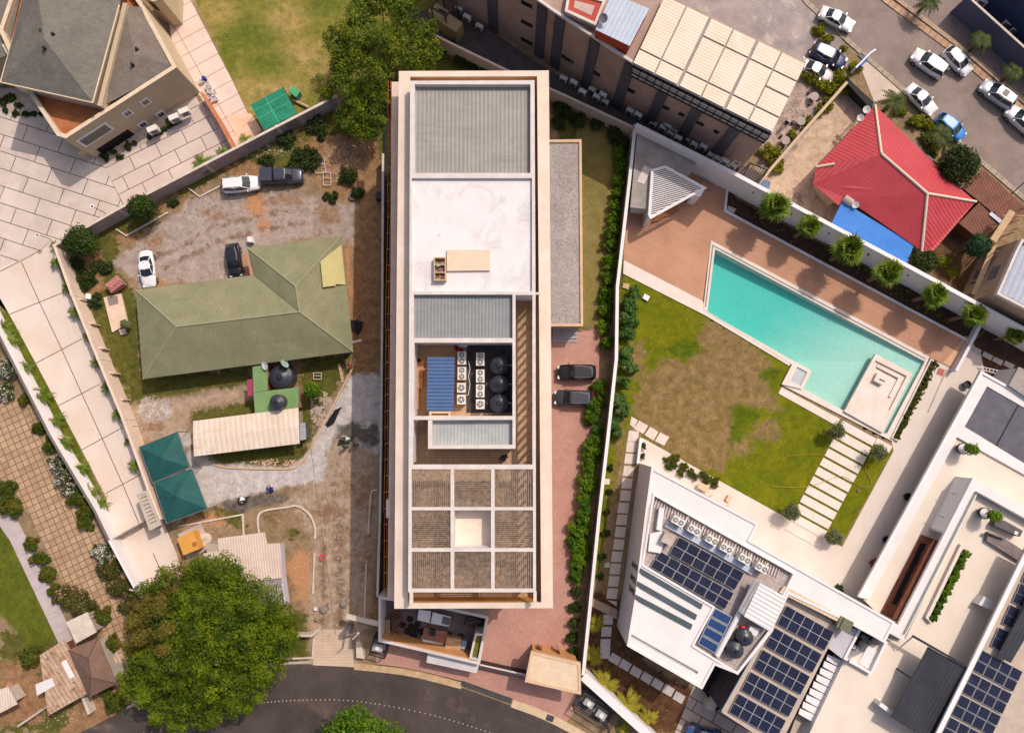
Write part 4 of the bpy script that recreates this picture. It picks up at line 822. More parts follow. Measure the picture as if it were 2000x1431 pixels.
one('kerb_edging', 'straight white kerb beside the lane near the entrance', 'edging', MB().wall(PP([(716, 1100), (712, 1205)]), .18, 0, .18), wallcap)
one('kerb_edging', 'low kerb line between gravel lot and estate wall, right piece', 'edging', MB().wall(PP([(435, 362), (391, 385), (369, 368)]), .16, 0, .2), wallcap)
one('kerb_edging', 'low kerb line between gravel lot and estate wall, left piece', 'edging', MB().wall(PP([(330, 415), (248, 461), (228, 448)]), .16, 0, .2), wallcap)

# ================================================================== GREEN-ROOFED HOUSE
GR = mat('green_shingle', C(148, 145, 113), C(134, 131, 99), sc=.4, grain=.16, gsc=7, corr=(slabang, .4, .02, .05), stain=[(.25, .6, .75, C(160, 157, 126))], streak=(.1 + PI / 2, C(122, 118, 90), .56, .8))
GR2 = GR
h = thing('green_roofed_house', 'bungalow with a faded green hip roof in the gravel lot', 'house', *P(480, 620, 3), 0)
ez, rz = 3.0, 5.4
def Q(u, v, z): return (*P(u, v, z), z)
A, B_, V1, D, W1, E1, SE, SW = Q(265, 566, ez), Q(496, 537, ez), Q(580, 606, rz), Q(345, 638, rz), Q(483, 484, ez), Q(668, 460, ez), Q(690, 687, ez), Q(279, 740, ez)
R1, R2 = Q(577, 559, rz), Q(585, 609, rz)
part('wall', MB().prism(PP([(275, 577), (490, 548), (480, 495), (660, 470), (680, 680), (290, 730)], ez), 0, ez - .15), mat('house_wall_pink', C(206, 150, 128), C(186, 130, 108), sc=1), h)
part('roof', MB().roof([[A, B_, R2, D], [B_, W1, R1, R2], [W1, E1, R1], [E1, SE, R2, R1], [SE, SW, D, R2], [SW, A, D]]), GR, h)
rid = mat('ridge_green', C(164, 159, 128), None)
for a, b in ((D, R2), (W1, R1), (E1, R1), (R1, R2), (R2, SE), (D, A), (D, SW)): part('ridge_cap', MB().tube(a, b, .09, 6), rid, h)
part('valley', MB().tube(B_, R2, .05, 5), mat('valley_dark', C(96, 96, 70)), h)
part('yellow_sheet', MB().face(*[tuple(Vector(Q(u, v, z)) + Vector((0, 0, .05))) for u, v, z in ((626, 511, 4.45), (667, 478, 3.15), (675, 556, 3.15), (656, 555, 3.8), (656, 558, 3.8), (631, 561, 4.45))]), mat('yellow_patch', C(208, 194, 136), C(198, 184, 126), sc=1), h)
part('patch_line', MB().bar(Q(300, 598, 3.75), Q(470, 577, 3.75), .06, .04).bar(Q(320, 690, 3.9), Q(630, 650, 3.9), .06, .04), rid, h)
# rear extension
t = thing('rear_extension', 'green flat-roofed extension behind the green-roofed house', 'extension', *P(540, 770, 2.6), 0)
gf = mat('green_flat_roof', C(128, 160, 104), C(116, 148, 94), sc=.8, grain=.12)
part('roof', MB().prism(PP([(495, 766), (583, 756), (583, 797), (498, 808)], 2.6), 2.4, 2.6, bottom=True), gf, t); part('roof', MB().prism(PP([(493, 716), (522, 712), (522, 762), (495, 766)], 2.65), 2.45, 2.65, bottom=True), gf, t)
part('wall', MB().prism(PP([(500, 768), (580, 758), (580, 795), (502, 803)], 2.4), 0, 2.39).prism(PP([(497, 720), (518, 717), (518, 760), (499, 763)], 2.4), 0, 2.44), MATS['house_wall_pink'], t)
TKb = tank(1.45, 2.4); TKb.put(*P(546, 735, 2.6), .2, .2, 'large black water tank behind the green-roofed house', 'tanks by the green-roofed house')
TKs = tank(.9, 1.5); TKs.put(*P(542, 785, 3.6), 2.6, .2, 'smaller black water tank on the green flat roof', 'tanks by the green-roofed house')
t = thing('pink_awning', 'small pink corrugated awning left of the green extension', 'awning', *P(489, 756, 2), 0)
part('sheet', MB().roof([[Q(482, 742, 2.1), Q(495, 739, 2.3), Q(497, 772, 2.3), Q(484, 774, 2.1)]], .05), mat('pink_tin', C(196, 80, 108), C(176, 66, 94), sc=2, corr=(slabang + PI / 2, .3, .03, .3)), t); part('post', MB().tube(Q(484, 773, 0), Q(484, 773, 2.1), .04), steelb, t)
def dish(label, u, v, z, r=.45, aim=(0.5, -.2), mt=None, base=0):
    x, y = P(u, v, z); t = thing('satellite_dish', label, 'satellite dish', x, y, base)
    d = Vector((aim[0], aim[1], 1)).normalized(); a = d.orthogonal().normalized(); b = d.cross(a); c = Vector((x, y, z)); n = 18; m = MB(); vs = []
    for rr, off in ((0, -.12), (.5, -.08), (1, 0)):
        for i in range(n): vs.append(tuple(c + (a * math.cos(2 * PI * i / n) + b * math.sin(2 * PI * i / n)) * r * rr + d * off * r * 2))
    m.add(vs, [(k * n + i, k * n + (i + 1) % n, (k + 1) * n + (i + 1) % n, (k + 1) * n + i) for k in range(2) for i in range(n)])
    part('reflector', m, mt or mat('dish_white', C(226, 218, 212), None, rough=.5), t); part('feed_arm', MB().tube(c - b * r * .8, c + d * r * 1.1, .02).cyl((c + d * r * 1.1).x, (c + d * r * 1.1).y, (c + d * r).z, (c + d * r).z + .12, .05), steelb, t)
    part('mast', MB().tube((x, y, base), (x, y, z - .1), .04), steelb, t); return t
dish('pinkish satellite dish above the green extension roof', 517, 714, 3.2, .5, (-.5, -.3))
dish('tilted grey-green satellite dish beside the large black tank', 556, 710, 3.2, .55, (1.6, 1.2), mat('dish_green', C(150, 178, 170)))
# long beige shed
tinb = mat('beige_tin', C(240, 222, 205), C(230, 206, 184), sc=.5, grain=.08, corr=(pang(377, 822, 583, 796), .62, .03, .1), stain=[(.6, .58, .75, C(224, 176, 140)), (3.0, .7, .74, C(250, 240, 230))], streak=(pang(377, 822, 583, 796) + PI / 2, C(200, 150, 112), .56, .78))
t = thing('long_shed', 'long shed with a cream corrugated roof between lane and green house', 'shed', *P(480, 845, 2.8), 0)
part('roof', MB().roof([[Q(377, 822, 2.7), Q(583, 796, 2.7), Q(584, 832, 2.85), Q(377, 857, 2.85)], [Q(377, 857, 2.85), Q(584, 832, 2.85), Q(585, 866, 2.6), Q(379, 891, 2.6)]], .06), tinb, t)
part('wall', MB().prism(PP([(395, 826), (578, 803), (580, 850), (398, 872)], 2.6), 0, 2.5), mat('shed_wall', C(186, 168, 150)), t)
t = thing('side_lean_to', 'small grey tin lean-to at the right end of the long cream shed', 'lean-to', *P(590, 845, 2), 0)
part('roof', MB().prism(PP([(585, 826), (596, 825), (598, 858), (586, 860)], 1.8), 1.7, 1.8, bottom=True), mat('tin_grey', C(186, 190, 196), C(160, 164, 172), sc=2, corr=(PI / 2, .3, .03, .3)), t); part('wall', MB().prism(PP([(587, 829), (595, 828), (596, 855), (588, 856)], 1.7), 0, 1.69), steelb, t)
# shed by the big tree
t = thing('open_shed', 'pale ribbed tin roof of the shed beside the huge round tree', 'shed', *P(480, 1085, 2.6), 0)
tinp = mat('pink_white_tin', C(234, 214, 200), C(220, 196, 180), sc=.6, grain=.08, corr=(pang(398, 1080, 547, 1060), .3, .03, .16), stain=[(.9, .6, .72, C(186, 156, 140))])
part('roof', MB().prism(PP([(425, 1051), (517, 1039), (522, 1062), (547, 1060), (550, 1128), (480, 1136), (460, 1110), (398, 1106), (398, 1080), (426, 1075)], 2.6), 2.5, 2.6, bottom=True), tinp, t)
part('side_roof', MB().roof([[Q(478, 1136, 2.4), Q(550, 1128, 2.4), Q(560, 1180, 1.9), Q(490, 1190, 1.9)]], .06), mat('lilac_tin', C(186, 170, 176), C(168, 152, 158), sc=1, corr=(pang(398, 1080, 547, 1060), .3, .03, .2)), t)
part('side_panel', MB().wall(PP([(549, 1062), (553, 1130), (560, 1178)], 1.8), .2, .9, 2.3), mat('pale_panel', C(214, 206, 214)), t)
part('wall', MB().prism(PP([(405, 1060), (540, 1065), (543, 1120), (410, 1110)], 2), 0, 2.4), MATS['shed_wall'], t)
# generator, slab, playhouse
t = thing('generator', 'yellow generator cabinet on a concrete pad', 'generator', *P(368, 1060, 1.5), 0)
q = PP([(346, 1051), (377, 1036), (389, 1072), (358, 1084)], 1.7); part('cabinet', MB().prism(q, .2, 1.7), mat('yellow_paint', C(232, 168, 84), C(222, 156, 74), sc=1, rough=.4), t); part('vent', MB().prism(PP([(374, 1060), (383, 1057), (385, 1065), (377, 1068)], 1.72), 1.7, 1.72), mat('vent_yellow', C(170, 110, 40)), t)
part('pad', MB().prism(inset(q, -.5), 0, .2), conc, t)
t = thing('inspection_cover', 'round pale concrete cover right of the yellow generator', 'cover', *P(402, 1052), 0); part('disc', MB().cyl(*P(402, 1052), 0, .25, .75, .75, 28), wallcap, t); part('hatch', MB().cyl(*P(402, 1052), .25, .3, .3, .3, 16), conc, t)
t = thing('septic_slab', 'tan concrete slab with a grey hatch on the grass strip', 'slab', *P(222, 610), 0)
part('slab', MB().prism(PP([(202, 581), (236, 573), (250, 632), (219, 649)], .25), 0, .25), mat('slab_tan', C(238, 208, 184), C(222, 190, 166), sc=1, stain=[(.8, .62, .75, C(160, 130, 112))]), t); part('hatch', MB().prism(PP([(209, 580), (229, 577), (231, 593), (213, 597)], .28), .25, .28), mat('hatch_grey', C(150, 138, 134), C(130, 120, 118), sc=2), t)
one('septic_block', 'small square block at the foot of the tan slab', 'block', MB().prism(PP([(232, 644), (244, 641), (247, 651), (236, 654)], .3), 0, .3), wallcap)
t = thing('kennel', 'small kennel with a faded pink-red gabled roof', 'kennel', *P(227, 553, 1), 0)
pk = mat('pink_gable', C(206, 140, 134), C(188, 118, 112), sc=2, corr=(slabang + PI / 2, .35, .03, .2))
part('roof', MB().roof([[Q(204, 556, 1.0), Q(228, 537, 1.0), Q(237, 545, 1.5), Q(213, 563, 1.5)], [Q(213, 563, 1.5), Q(237, 545, 1.5), Q(244, 552, 1.2), Q(216, 572, 1.1)]], .08), pk, t); part('body', MB().prism(PP([(210, 562), (234, 545), (246, 556), (220, 572)], .5), 0, .98), MATS['house_wall_pink'], t)
# green mesh canopy
gmesh = mat('green_shade_cloth', C(34, 96, 92), C(24, 80, 78), sc=.6, grain=.1, rough=.7)
t = thing('shade_canopy', 'double pyramid canopy of dark green shade cloth over the lane', 'canopy', *P(338, 932, 2.8), 0)
for a, b, c, d, ap in (((272, 873), (347, 843), (371, 912), (298, 943), (344, 884)), ((300, 942), (375, 915), (405, 993), (325, 1022), (374, 960))):
    z = 2.6; q = [Q(*a, z), Q(*b, z), Q(*c, z), Q(*d, z)]; cc = Vector((sum(p[0] for p in q) / 4, sum(p[1] for p in q) / 4, 3.5))
    m = MB()
    for i in range(4): m.face(q[i], q[(i + 1) % 4], tuple(cc))
    part('cloth', m, gmesh, t)
    m = MB()
    for i in range(4): m.tube(q[i], q[(i + 1) % 4], .06)
    part('rim_tube', m, steelb, t)
    for i in range(4): part('post', MB().tube((q[i][0], q[i][1], 0), q[i], .06), steelb, t)
t = thing('concrete_pergola', 'narrow ribbed concrete canopy at the foot of the slab drive', 'pergola', *P(289, 997, 2.6), 0)
q = PP([(266, 965), (287, 957), (314, 1025), (292, 1036)], 2.8); part('frame', MB().slab(q, 2.4, 2.8, [inset(q, .3)], floor=2.5), conc, t)
for k in range(9):
    s = (k + 1) / 10; a = (266 + 26 * s, 965 + 71 * s); b = (287 + 27 * s, 957 + 68 * s); part('rib', MB().bar(Q(*a, 2.72), Q(*b, 2.72), .25, .2), conc, t)
for a in ((270, 968), (292, 1032)): part('post', MB().box(*P(*a, 2.4), 0, .3, .3, 2.4), conc, t)
t = thing('sliding_gate', 'thin dark gate line across the foot of the slab drive', 'gate', *P(240, 1040, 1.8), 0)
part('leaf', MB().wall(PP([(214, 1055), (279, 1018)], 1.8), .12, .1, 1.8), MATS['concrete'], t)
# ================================================================== CARS
PAINTS = {}
def paint(n, r, g, b, metal=0.0):
    return mat('car_paint_' + n, C(r, g, b, .95), None, rough=.28, spec=.5, coat=.6, grain=.02, bmp=0, metal=metal)
lampw = mat('headlamp', C(230, 232, 236), None, rough=.2, bmp=0, grain=0); lampr = mat('tail_lamp', C(190, 20, 20), None, rough=.25, bmp=0, grain=0)
rim = mat('alloy_rim', C(170, 170, 174), None, rough=.35, metal=.6, bmp=0)
def car(kind, pm, color, sunroof=False, rails=False):
    """x forward, origin on the ground under the middle"""
    t = thing('parked_car', 'x', 'car')
    L, W, hood, belt, top = {'sedan': (4.6, 1.82, .92, .98, 1.45), 'suv': (4.7, 1.92, 1.05, 1.12, 1.72), 'hatch': (4.15, 1.78, .98, 1.02, 1.55), 'pickup': (5.2, 1.9, 1.08, 1.12, 1.75)}[kind]
    w = W / 2; l = L / 2
    prof = {'sedan': [(-l, .55, .82), (-l + .12, .84, .9), (-l + .55, .95, .97), (-.9, 1, .99), (.9, 1, .99), (l - 1.0, .97, .92), (l - .4, .9, .84), (l - .08, .74, .72), (l, .5, .6)],
            'suv': [(-l, .58, .86), (-l + .12, .84, 1.02), (-l + .5, .98, 1.12), (-.9, 1, 1.12), (.85, 1, 1.12), (l - .95, .98, 1.06), (l - .35, .88, .96), (l - .1, .7, .82), (l, .42, .66)],
            'hatch': [(-l, .68, .85), (-l + .1, .88, .97), (-l + .5, .97, 1.02), (-.8, 1, 1.02), (.7, 1, 1.02), (l - .85, .97, .98), (l - .35, .9, .9), (l - .08, .74, .76), (l, .5, .6)],
            'pickup': [(-l, .86, 1.05), (-l + .05, .95, 1.1), (-l + .5, .98, 1.12), (-.9, 1, 1.12), (1.0, 1, 1.12), (l - .95, .98, 1.08), (l - .35, .94, 1.02), (l - .06, .82, .9), (l, .6, .7)]}[kind]
    vs = []; fs = []; K = 10
    for x, ww, z in prof:
        a = w * ww
        vs += [(x, -a * .9, .28), (x, -a, .5), (x, -a, z * .78), (x, -a * .95, z * .95), (x, -a * .55, z * 1.02), (x, a * .55, z * 1.02), (x, a * .95, z * .95), (x, a, z * .78), (x, a, .5), (x, a * .9, .28)]
    for i in range(len(prof) - 1): fs += [(i * K + k, i * K + (k + 1) % K, (i + 1) * K + (k + 1) % K, (i + 1) * K + k) for k in range(K)]
    fs += [tuple(range(K - 1, -1, -1)), tuple((len(prof) - 1) * K + k for k in range(K))]
    body = part('body', MB().add(vs, fs), pm, t, smooth=True)
    for poly in body.data.polygons: poly.use_smooth = True
    # cabin: base ring at belt, roof ring
    xr, xf = {'sedan': (-l + .75, l - 1.3), 'suv': (-l + .12, l - 1.15), 'hatch': (-l + .15, l - 1.0), 'pickup': (-.95, l - 1.25)}[kind]
    rr, rf = {'sedan': (xr + .75, xf - .85), 'suv': (xr + .38, xf - .75), 'hatch': (xr + .45, xf - .75), 'pickup': (xr + .2, xf - .75)}[kind]
    bw, tw = w * .92, w * .76
    if kind == 'pickup':
        part('cargo_cover', MB().box((-l + .08 + xr - .05) / 2, 0, 1.0, xr - .05 + l - .08, W * .86, .75), pm, t)
    base = [(xr, -bw * .8), ((xr + xf) / 2, -bw), (xf, -bw * .88), (xf + .12, 0), (xf, bw * .88), ((xr + xf) / 2, bw), (xr, bw * .8), (xr - .1, 0)]
    roof = [(rr, -tw * .8), ((rr + rf) / 2, -tw), (rf, -tw * .93), (rf + .08, 0), (rf, tw * .93), ((rr + rf) / 2, tw), (rr, tw * .8), (rr - .08, 0)]
    gl = MB().add([(x, y, belt - .04) for x, y in base] + [(x, y, top - .05) for x, y in roof], [(i, (i + 1) % 8, 8 + (i + 1) % 8, 8 + i) for i in range(8)])
    part('window_glass', gl, glassd, t)
    rs = [(x * 1.0, y * 1.02) for x, y in roof]; cx = (rr + rf) / 2
    m = MB().add([(x, y, top - .07) for x, y in rs] + [(x, y, top - .02) for x, y in rs] + [(cx + (x - cx) * .82, y * .8, top + .02) for x, y in rs] , [(i, (i + 1) % 8, 8 + (i + 1) % 8, 8 + i) for i in range(8)] + [(8 + i, 8 + (i + 1) % 8, 16 + (i + 1) % 8, 16 + i) for i in range(8)] + [tuple(range(16, 24))])
    pil = MB()
    for i in (0, 2, 4, 6): pil.tube((*base[i], belt - .04), (*roof[i], top - .04), .05, 5)
    for i in (1, 5): pil.tube((*base[i], belt - .04), (*roof[i], top - .04), .03, 5)
    m.add(pil.v, pil.f)
    rfp = part('roof', m, pm, t)
    if sunroof: part('sunroof', MB().box(cx + .25, 0, top + .018, .75, tw * 1.25, .02), glassd, rfp)
    if rails:
        for s in (-1, 1): part('roof_rail', MB().tube((rr + .15, s * tw * .88, top + .05), (rf - .15, s * tw * .88, top + .05), .025, 6), dark if color == 'w' else rim, rfp)
    for sx in (-1, 1):
        for sy in (-1, 1):
            x = sx * (l - .85); y = sy * (w - .12); m = MB(); n = 18
            m.add([(x + .33 * math.cos(2 * PI * i / n), y - .11, .33 + .33 * math.sin(2 * PI * i / n)) for i in range(n)] + [(x + .33 * math.cos(2 * PI * i / n), y + .11, .33 + .33 * math.sin(2 * PI * i / n)) for i in range(n)], [(i, (i + 1) % n, n + (i + 1) % n, n + i) for i in range(n)] + [tuple(range(n - 1, -1, -1)), tuple(range(n, 2 * n))])
            wh = part('wheel', m, tyre, t); yy = y + sy * .115
            part('rim', MB().add([(x + .2 * math.cos(2 * PI * i / 12), yy, .33 + .2 * math.sin(2 * PI * i / 12)) for i in range(12)], [tuple(range(12))]), rim, wh)
    for sy in (-1, 1):
        part('headlight', MB().box(l - .22, sy * w * .62, .66 if kind != 'suv' else .76, .3, .36, .13, -sy * .35), lampw, t)
        part('tail_light', MB().box(-l + .1, sy * w * .68, .72 if kind != 'suv' else .86, .16, .34, .14, sy * .2), lampr, t)
        part('mirror', MB().box(xf - .25, sy * (w + .06), belt - .02, .12, .22, .13), pm, t)
    part('number_plate', MB().box(l - .01, 0, .42, .04, .5, .12), lampw, t)
    part('wiper', MB().bar((xf + .06, -.5, belt + .03), (xf - .08, .1, belt + .1), .03, .02), dark, t)
    return t
def park(proto, u, v, u2, v2, label, kind, z=0, group=None):
    """u,v photo position of the car's middle; u2,v2 = a point ahead of it"""
    x, y = P(u, v, .8); a = P(u2, v2, .8); proto.put(x, y, z, math.atan2(a[1] - y, a[0] - x), label, group)
pw = paint('white', 246, 244, 244); ps = paint('silver', 206, 196, 194, .3); pk_ = paint('black', 30, 30, 36); pn = paint('navy', 44, 52, 104); pb = paint('blue', 36, 140, 220); pg = paint('charcoal', 62, 62, 74); pg2 = paint('lightsilver', 214, 220, 226, .2)
SW_ = Proto(car('sedan', pw, 'w'))
park(SW_, 1635, 37, 1675, 57, 'white sedan parked at the top by the concrete car park mouth', 'sedan', group='white cars on the street')
park(SW_, 1800, 194, 1832, 226, 'white sedan pulled up on the kerb above the blue hatchback', 'sedan', group='white cars on the street')
park(SW_, 287, 525, 291, 558, 'white sedan standing alone on the gravel left of the green-roofed house', 'sedan')
VW_ = Proto(car('suv', pw, 'w'))
park(VW_, 1815, 124, 1780, 100, 'white hatch-backed SUV double-parked with its tail to the lower right', 'suv', group='white cars on the street')
park(Proto(car('hatch', pw, 'w')), 1871, 119, 1903, 152, 'white car with dark rear window parked half on the drain slabs', 'hatch', group='white cars on the street')
park(Proto(car('suv', pg2, 'w', sunroof=True, rails=True)), 1949, 184, 1915, 160, 'silver-white SUV with an open sunroof at the right of the street', 'suv')
park(VW_, 1998, 236, 1966, 208, 'white SUV cut off by the right edge of the photo', 'suv', group='white cars on the street')
park(Proto(car('hatch', pb, 'b')), 1857, 248, 1884, 270, 'bright blue hatchback with its door open beside the palms', 'hatch')
one('car_door', 'black open door on the street side of the blue hatchback', 'car door', MB().wall(PP([(1872, 242), (1886, 233)], .9), .08, .4, 1.2), dark)
park(Proto(car('suv', pn, 'n')), 1618, 110, 1655, 128, 'dark navy SUV parked beside the cream canopy building', 'suv')
park(Proto(car('sedan', ps, 's')), 1596, 138, 1632, 157, 'beige-silver sedan nose-down beside the navy SUV under the bushes', 'sedan')
BS = Proto(car('suv', pk_, 'k', rails=True)); park(BS, 1126, 727, 1088, 727, 'black SUV, upper of the two on the red paving', 'suv', group='black cars on the red paving')
park(Proto(car('suv', pg, 'k', rails=True)), 1120, 777, 1082, 776, 'charcoal SUV, lower of the two on the red paving', 'suv', group='black cars on the red paving')
park(Proto(car('suv', pw, 'w', rails=True)), 470, 360, 510, 356, 'white boxy SUV parked nose right by the estate wall', 'suv')
park(Proto(car('pickup', pg, 'k')), 551, 344, 592, 343, 'black pickup with a covered bed in front of the white SUV', 'pickup')
park(Proto(car('hatch', pk_, 'k')), 457, 508, 462, 545, 'black hatchback against the green-roofed house', 'hatch')
park(Proto(car('sedan', paint('steelblue', 60, 90, 140), 'b')), 1378, 1436, 1410, 1445, 'blue-grey car cut off by the bottom edge on the slab drive', 'sedan')

# ================================================================== TREES, PALMS, BUSHES
def palm_fan(seed, h, r, n=26):
    rg = random.Random(seed); t = thing('fan_palm', 'x', 'palm tree')
    m = MB(); m.cyl(0, 0, 0, h, .26, .2, 10)
    for k in range(9): m.cyl(0, 0, h * (k + 1) / 10 - .06, h * (k + 1) / 10, .27 - .007 * k, .24, 10, False)
    part('trunk', m, mat('palm_trunk', C(150, 120, 98), C(120, 92, 74), sc=5), t)
    V = []; Fc = []; R = []
    for k in range(n):
        a = k * 2.39996 + rg.uniform(-.2, .2); el = 1.35 - 1.5 * (k / n); st = r * rg.uniform(.12, .5); d = Vector((math.cos(a) * math.cos(el), math.sin(a) * math.cos(el), math.sin(el))); c = Vector((0, 0, h)) + d * st
        sd = Vector((-math.sin(a), math.cos(a), 0)); up = d.cross(sd)
        o = len(V); V += [Vector((0, 0, h)) - sd * .02, Vector((0, 0, h)) + sd * .02, c + sd * .02, c - sd * .02]; Fc.append((o, o + 1, o + 2, o + 3)); R.append(.3)
        for j in range(13):
            q = (j - 6) / 6 * 1.75; e = d * math.cos(q) + sd * math.sin(q); L = r * .66 * (1 - .1 * abs(q)) * rg.uniform(.85, 1.05); wd = e.cross(up).normalized() * .05 * r / 1.5
            mid = c + e * L * .55 + up * .02; tip = c + e * L - Vector((0, 0, .3 * L * rg.uniform(.5, 1.3)))
            o = len(V); V += [c, mid - wd * 1.6, tip, mid + wd * 1.6]; Fc.append((o, o + 1, o + 2, o + 3)); R.append(rg.random())
    me = bpy.data.meshes.new('crown'); me.from_pydata(V, [], Fc); at = me.attributes.new('rnd', 'FLOAT', 'FACE'); at.data.foreach_set('value', R); me.materials.append(palmm)
    o = bpy.data.objects.new('crown', me); COL.objects.link(o); o.parent = t; return t
def palm_feather(seed, h, r, n, mt, name='feather_palm', trunk=.1):
    rg = random.Random(seed); t = thing(name, 'x', 'palm tree')
    part('trunk', MB().cyl(0, 0, 0, max(h, .15), trunk * 1.2, trunk, 8), MATS['bark'], t)
    V = []; Fc = []; R = []
    for k in range(n):
        a = k * 2.39996 + rg.uniform(-.25, .25); el = rg.uniform(.15, 1.1) * (1 - .5 * k / n); L = r * rg.uniform(.8, 1.1); p = Vector((0, 0, h)); d = Vector((math.cos(a) * math.cos(el), math.sin(a) * math.cos(el), math.sin(el))); sd = Vector((-math.sin(a), math.cos(a), 0)); pr = p; S = 9
        for j in range(1, S + 1):
            q = j / S; c = p + d * L * q - Vector((0, 0, L * .75 * q * q)); lw = L * .19 * math.sin(PI * min(.96, q * .85 + .12))
            for s in (-1, 1):
                o = len(V); tip = c + sd * s * lw + d * L * .08 - Vector((0, 0, lw * .35)); V += [pr, c, tip + (c - pr) * .1, tip - (c - pr) * .2]; Fc.append((o, o + 1, o + 2, o + 3)); R.append(rg.random())
            pr = c
    me = bpy.data.meshes.new('fronds'); me.from_pydata(V, [], Fc); at = me.attributes.new('rnd', 'FLOAT', 'FACE'); at.data.foreach_set('value', R); me.materials.append(mt)
    o = bpy.data.objects.new('fronds', me); COL.objects.link(o); o.parent = t; return t
FPs = [Proto(palm_fan(11, 4.6, 2.35)), Proto(palm_fan(23, 4.6, 2.0, 22))]
for k, (u, v, b, s) in enumerate(((1514, 404, 0, 1), (1581, 443, 1, .92), (1658, 489, 0, 1.0), (1738, 531, 1, 1.06), (1828, 573, 1, .98), (1901, 614, 1, .95), (1983, 656, 1, .75))):
    x, y = P(u, v, 4.6 * s + .3); FPs[b].put(x, y, .1, k * 1.3, 'fan palm against the tall white wall, %s from the upper left' % ORD[k], 'fan palms behind the pool deck', s)
SP = Proto(palm_feather(5, .9, 1.15, 12, palmm)); SPb = Proto(palm_feather(8, .8, 1.0, 10, palmm)); BP = Proto(palm_feather(9, 3.2, 2.3, 18, leafmat('palm_dark', (60, 78, 24), (100, 108, 40)), 'street_palm', .22)); YP = Proto(palm_feather(13, .9, 1.7, 16, palmy, 'yellow_palm', .14))
for k, (u, v) in enumerate(((104, 480), (105, 512), (124, 560), (144, 607), (165, 655), (184, 706), (204, 758), (226, 810), (243, 862), (262, 908))):
    (SP if k % 2 else SPb).put(*P(u, v, 1.2), 0, k, 'small green palm along the tan wall of the slab drive, %s from the top' % ORD[k], 'small palms along the tan drive wall', .72 if k == 8 else (.95 if k % 3 else 1.1))
for k, (u, v) in enumerate(((20, 668), (52, 718), (85, 772), (110, 822), (127, 866), (160, 915), (178, 962), (196, 985), (10, 640))):
    (SPb if k % 2 else SP).put(*P(u, v, 1.0), 0, k * 1.7, 'small palm on the grass strip inside the bright white wall, %s from the top' % ORD[k] if k < 8 else 'small palm on the grass strip at the left edge of the photo', 'small palms on the grass strip', 1.25)
for k, (u, v, lb) in enumerate(((476, 270, 'small palm by the pink sand at the estate wall'), (396, 318, 'leaning green palm behind the estate wall above the gravel lot'), (432, 296, 'palm tucked between fence and estate wall'), (183, 433, 'tiny palm behind the estate wall near the lamp'), (228, 405, 'tiny palm by the second lamp on the estate slabs'), (325, 358, 'yellowish tuft on the estate wall beside the kerb'))):
    (SP if k % 2 else SPb).put(*P(u, v, 1.2), 0, k * 2.1, lb, None, (1.1, 1.5, 1.3, .6, .6, .5)[k])
for k, (u, v, s, lb) in enumerate(((1922, 77, .85, 'broad palm on the street verge right of the double-parked cars'), (1988, 136, .75, 'palm cut by the right edge on the street verge'), (1820, -2, .8, 'palm at the very top of the street verge'), (1747, 199, .95, 'dark bushy palm beside the white sedan on the kerb'), (1838, 267, .95, 'dark palm below the blue hatchback'))):
    BP.put(*P(u, v, 3), 0, k * 1.1, lb, None, s)
for k, (u, v, s) in enumerate(((1183, 1335, 1.15), (1225, 1375, 1.25), (1163, 1222, .8), (1160, 1285, .9), (1268, 1406, .9), (1222, 1429, .7))):
    YP.put(*P(u, v, 1.2), 0, k * 1.1, 'yellow-green palm clump inside the diagonal white wall, %s' % ('above the caged machines', 'below the caged machines', 'small one by the timber walkway', 'dark one left of the bent path', 'by the red edging', 'at the bottom edge')[k], 'palm clumps at the foot of the pool plot', s)

# big rain tree at the bottom left
bl = []
x0, y0 = P(405, 1262, 6.5)
def relb(u, v, h, r): p = P(u, v, h); return (p[0] - x0, p[1] - y0, h, r, .75)
spec = [(300, 1180, 6.5, 2.6), (340, 1145, 7, 2.3), (425, 1125, 7, 2.4), (455, 1160, 8, 2.6), (500, 1180, 7, 2.5), (535, 1215, 6, 2.2), (540, 1260, 6, 2.1), (510, 1300, 6.5, 2.4), (480, 1345, 6, 2.2), (430, 1370, 5.5, 2.3), (380, 1385, 5.5, 2.2), (330, 1375, 5.5, 2.2), (300, 1340, 6, 2.3), (275, 1290, 6, 2.1), (280, 1235, 6.5, 2.3), (350, 1220, 8.5, 3), (410, 1200, 9, 3), (400, 1280, 9.2, 3.2), (460, 1250, 8.8, 3), (340, 1290, 8.4, 2.8), (440, 1320, 8, 2.8), (375, 1335, 7.6, 2.6), (550, 1235, 5.5, 1.5), (260, 1325, 5, 1.4), (390, 1120, 6, 1.8)]
tr = thing('rain_tree', 'huge round green tree beside the curved dark road', 'tree', x0, y0, 0)
m = MB(); m.cyl(x0, y0, 0, 4, .6, .45, 12)
for s_ in spec[:16]: q = relb(*s_); m.tube((x0, y0, 3.2), (x0 + q[0] * .9, y0 + q[1] * .9, s_[2] - .3), .18, 6)
part('trunk', m, MATS['bark'], tr)
bl = []; r8 = random.Random(4)
for s_ in spec:
    bx, by, bz, br_, _ = relb(*s_)
    for i in range(9):
        a, q = r8.uniform(0, 2 * PI), br_ * .95 * math.sqrt(r8.random()); bl.append((bx + q * math.cos(a), by + q * math.sin(a), bz + br_ * .55 * (1 - (q / br_) ** 2) + r8.uniform(-.5, .9), r8.uniform(.4, .9), .7))
ox, oy = P(300, 1200, 7)
isb = lambda b: (b[0] + x0 - ox) ** 2 + (b[1] + y0 - oy) ** 2 < 16 + 8 * math.sin(b[0] * 3)
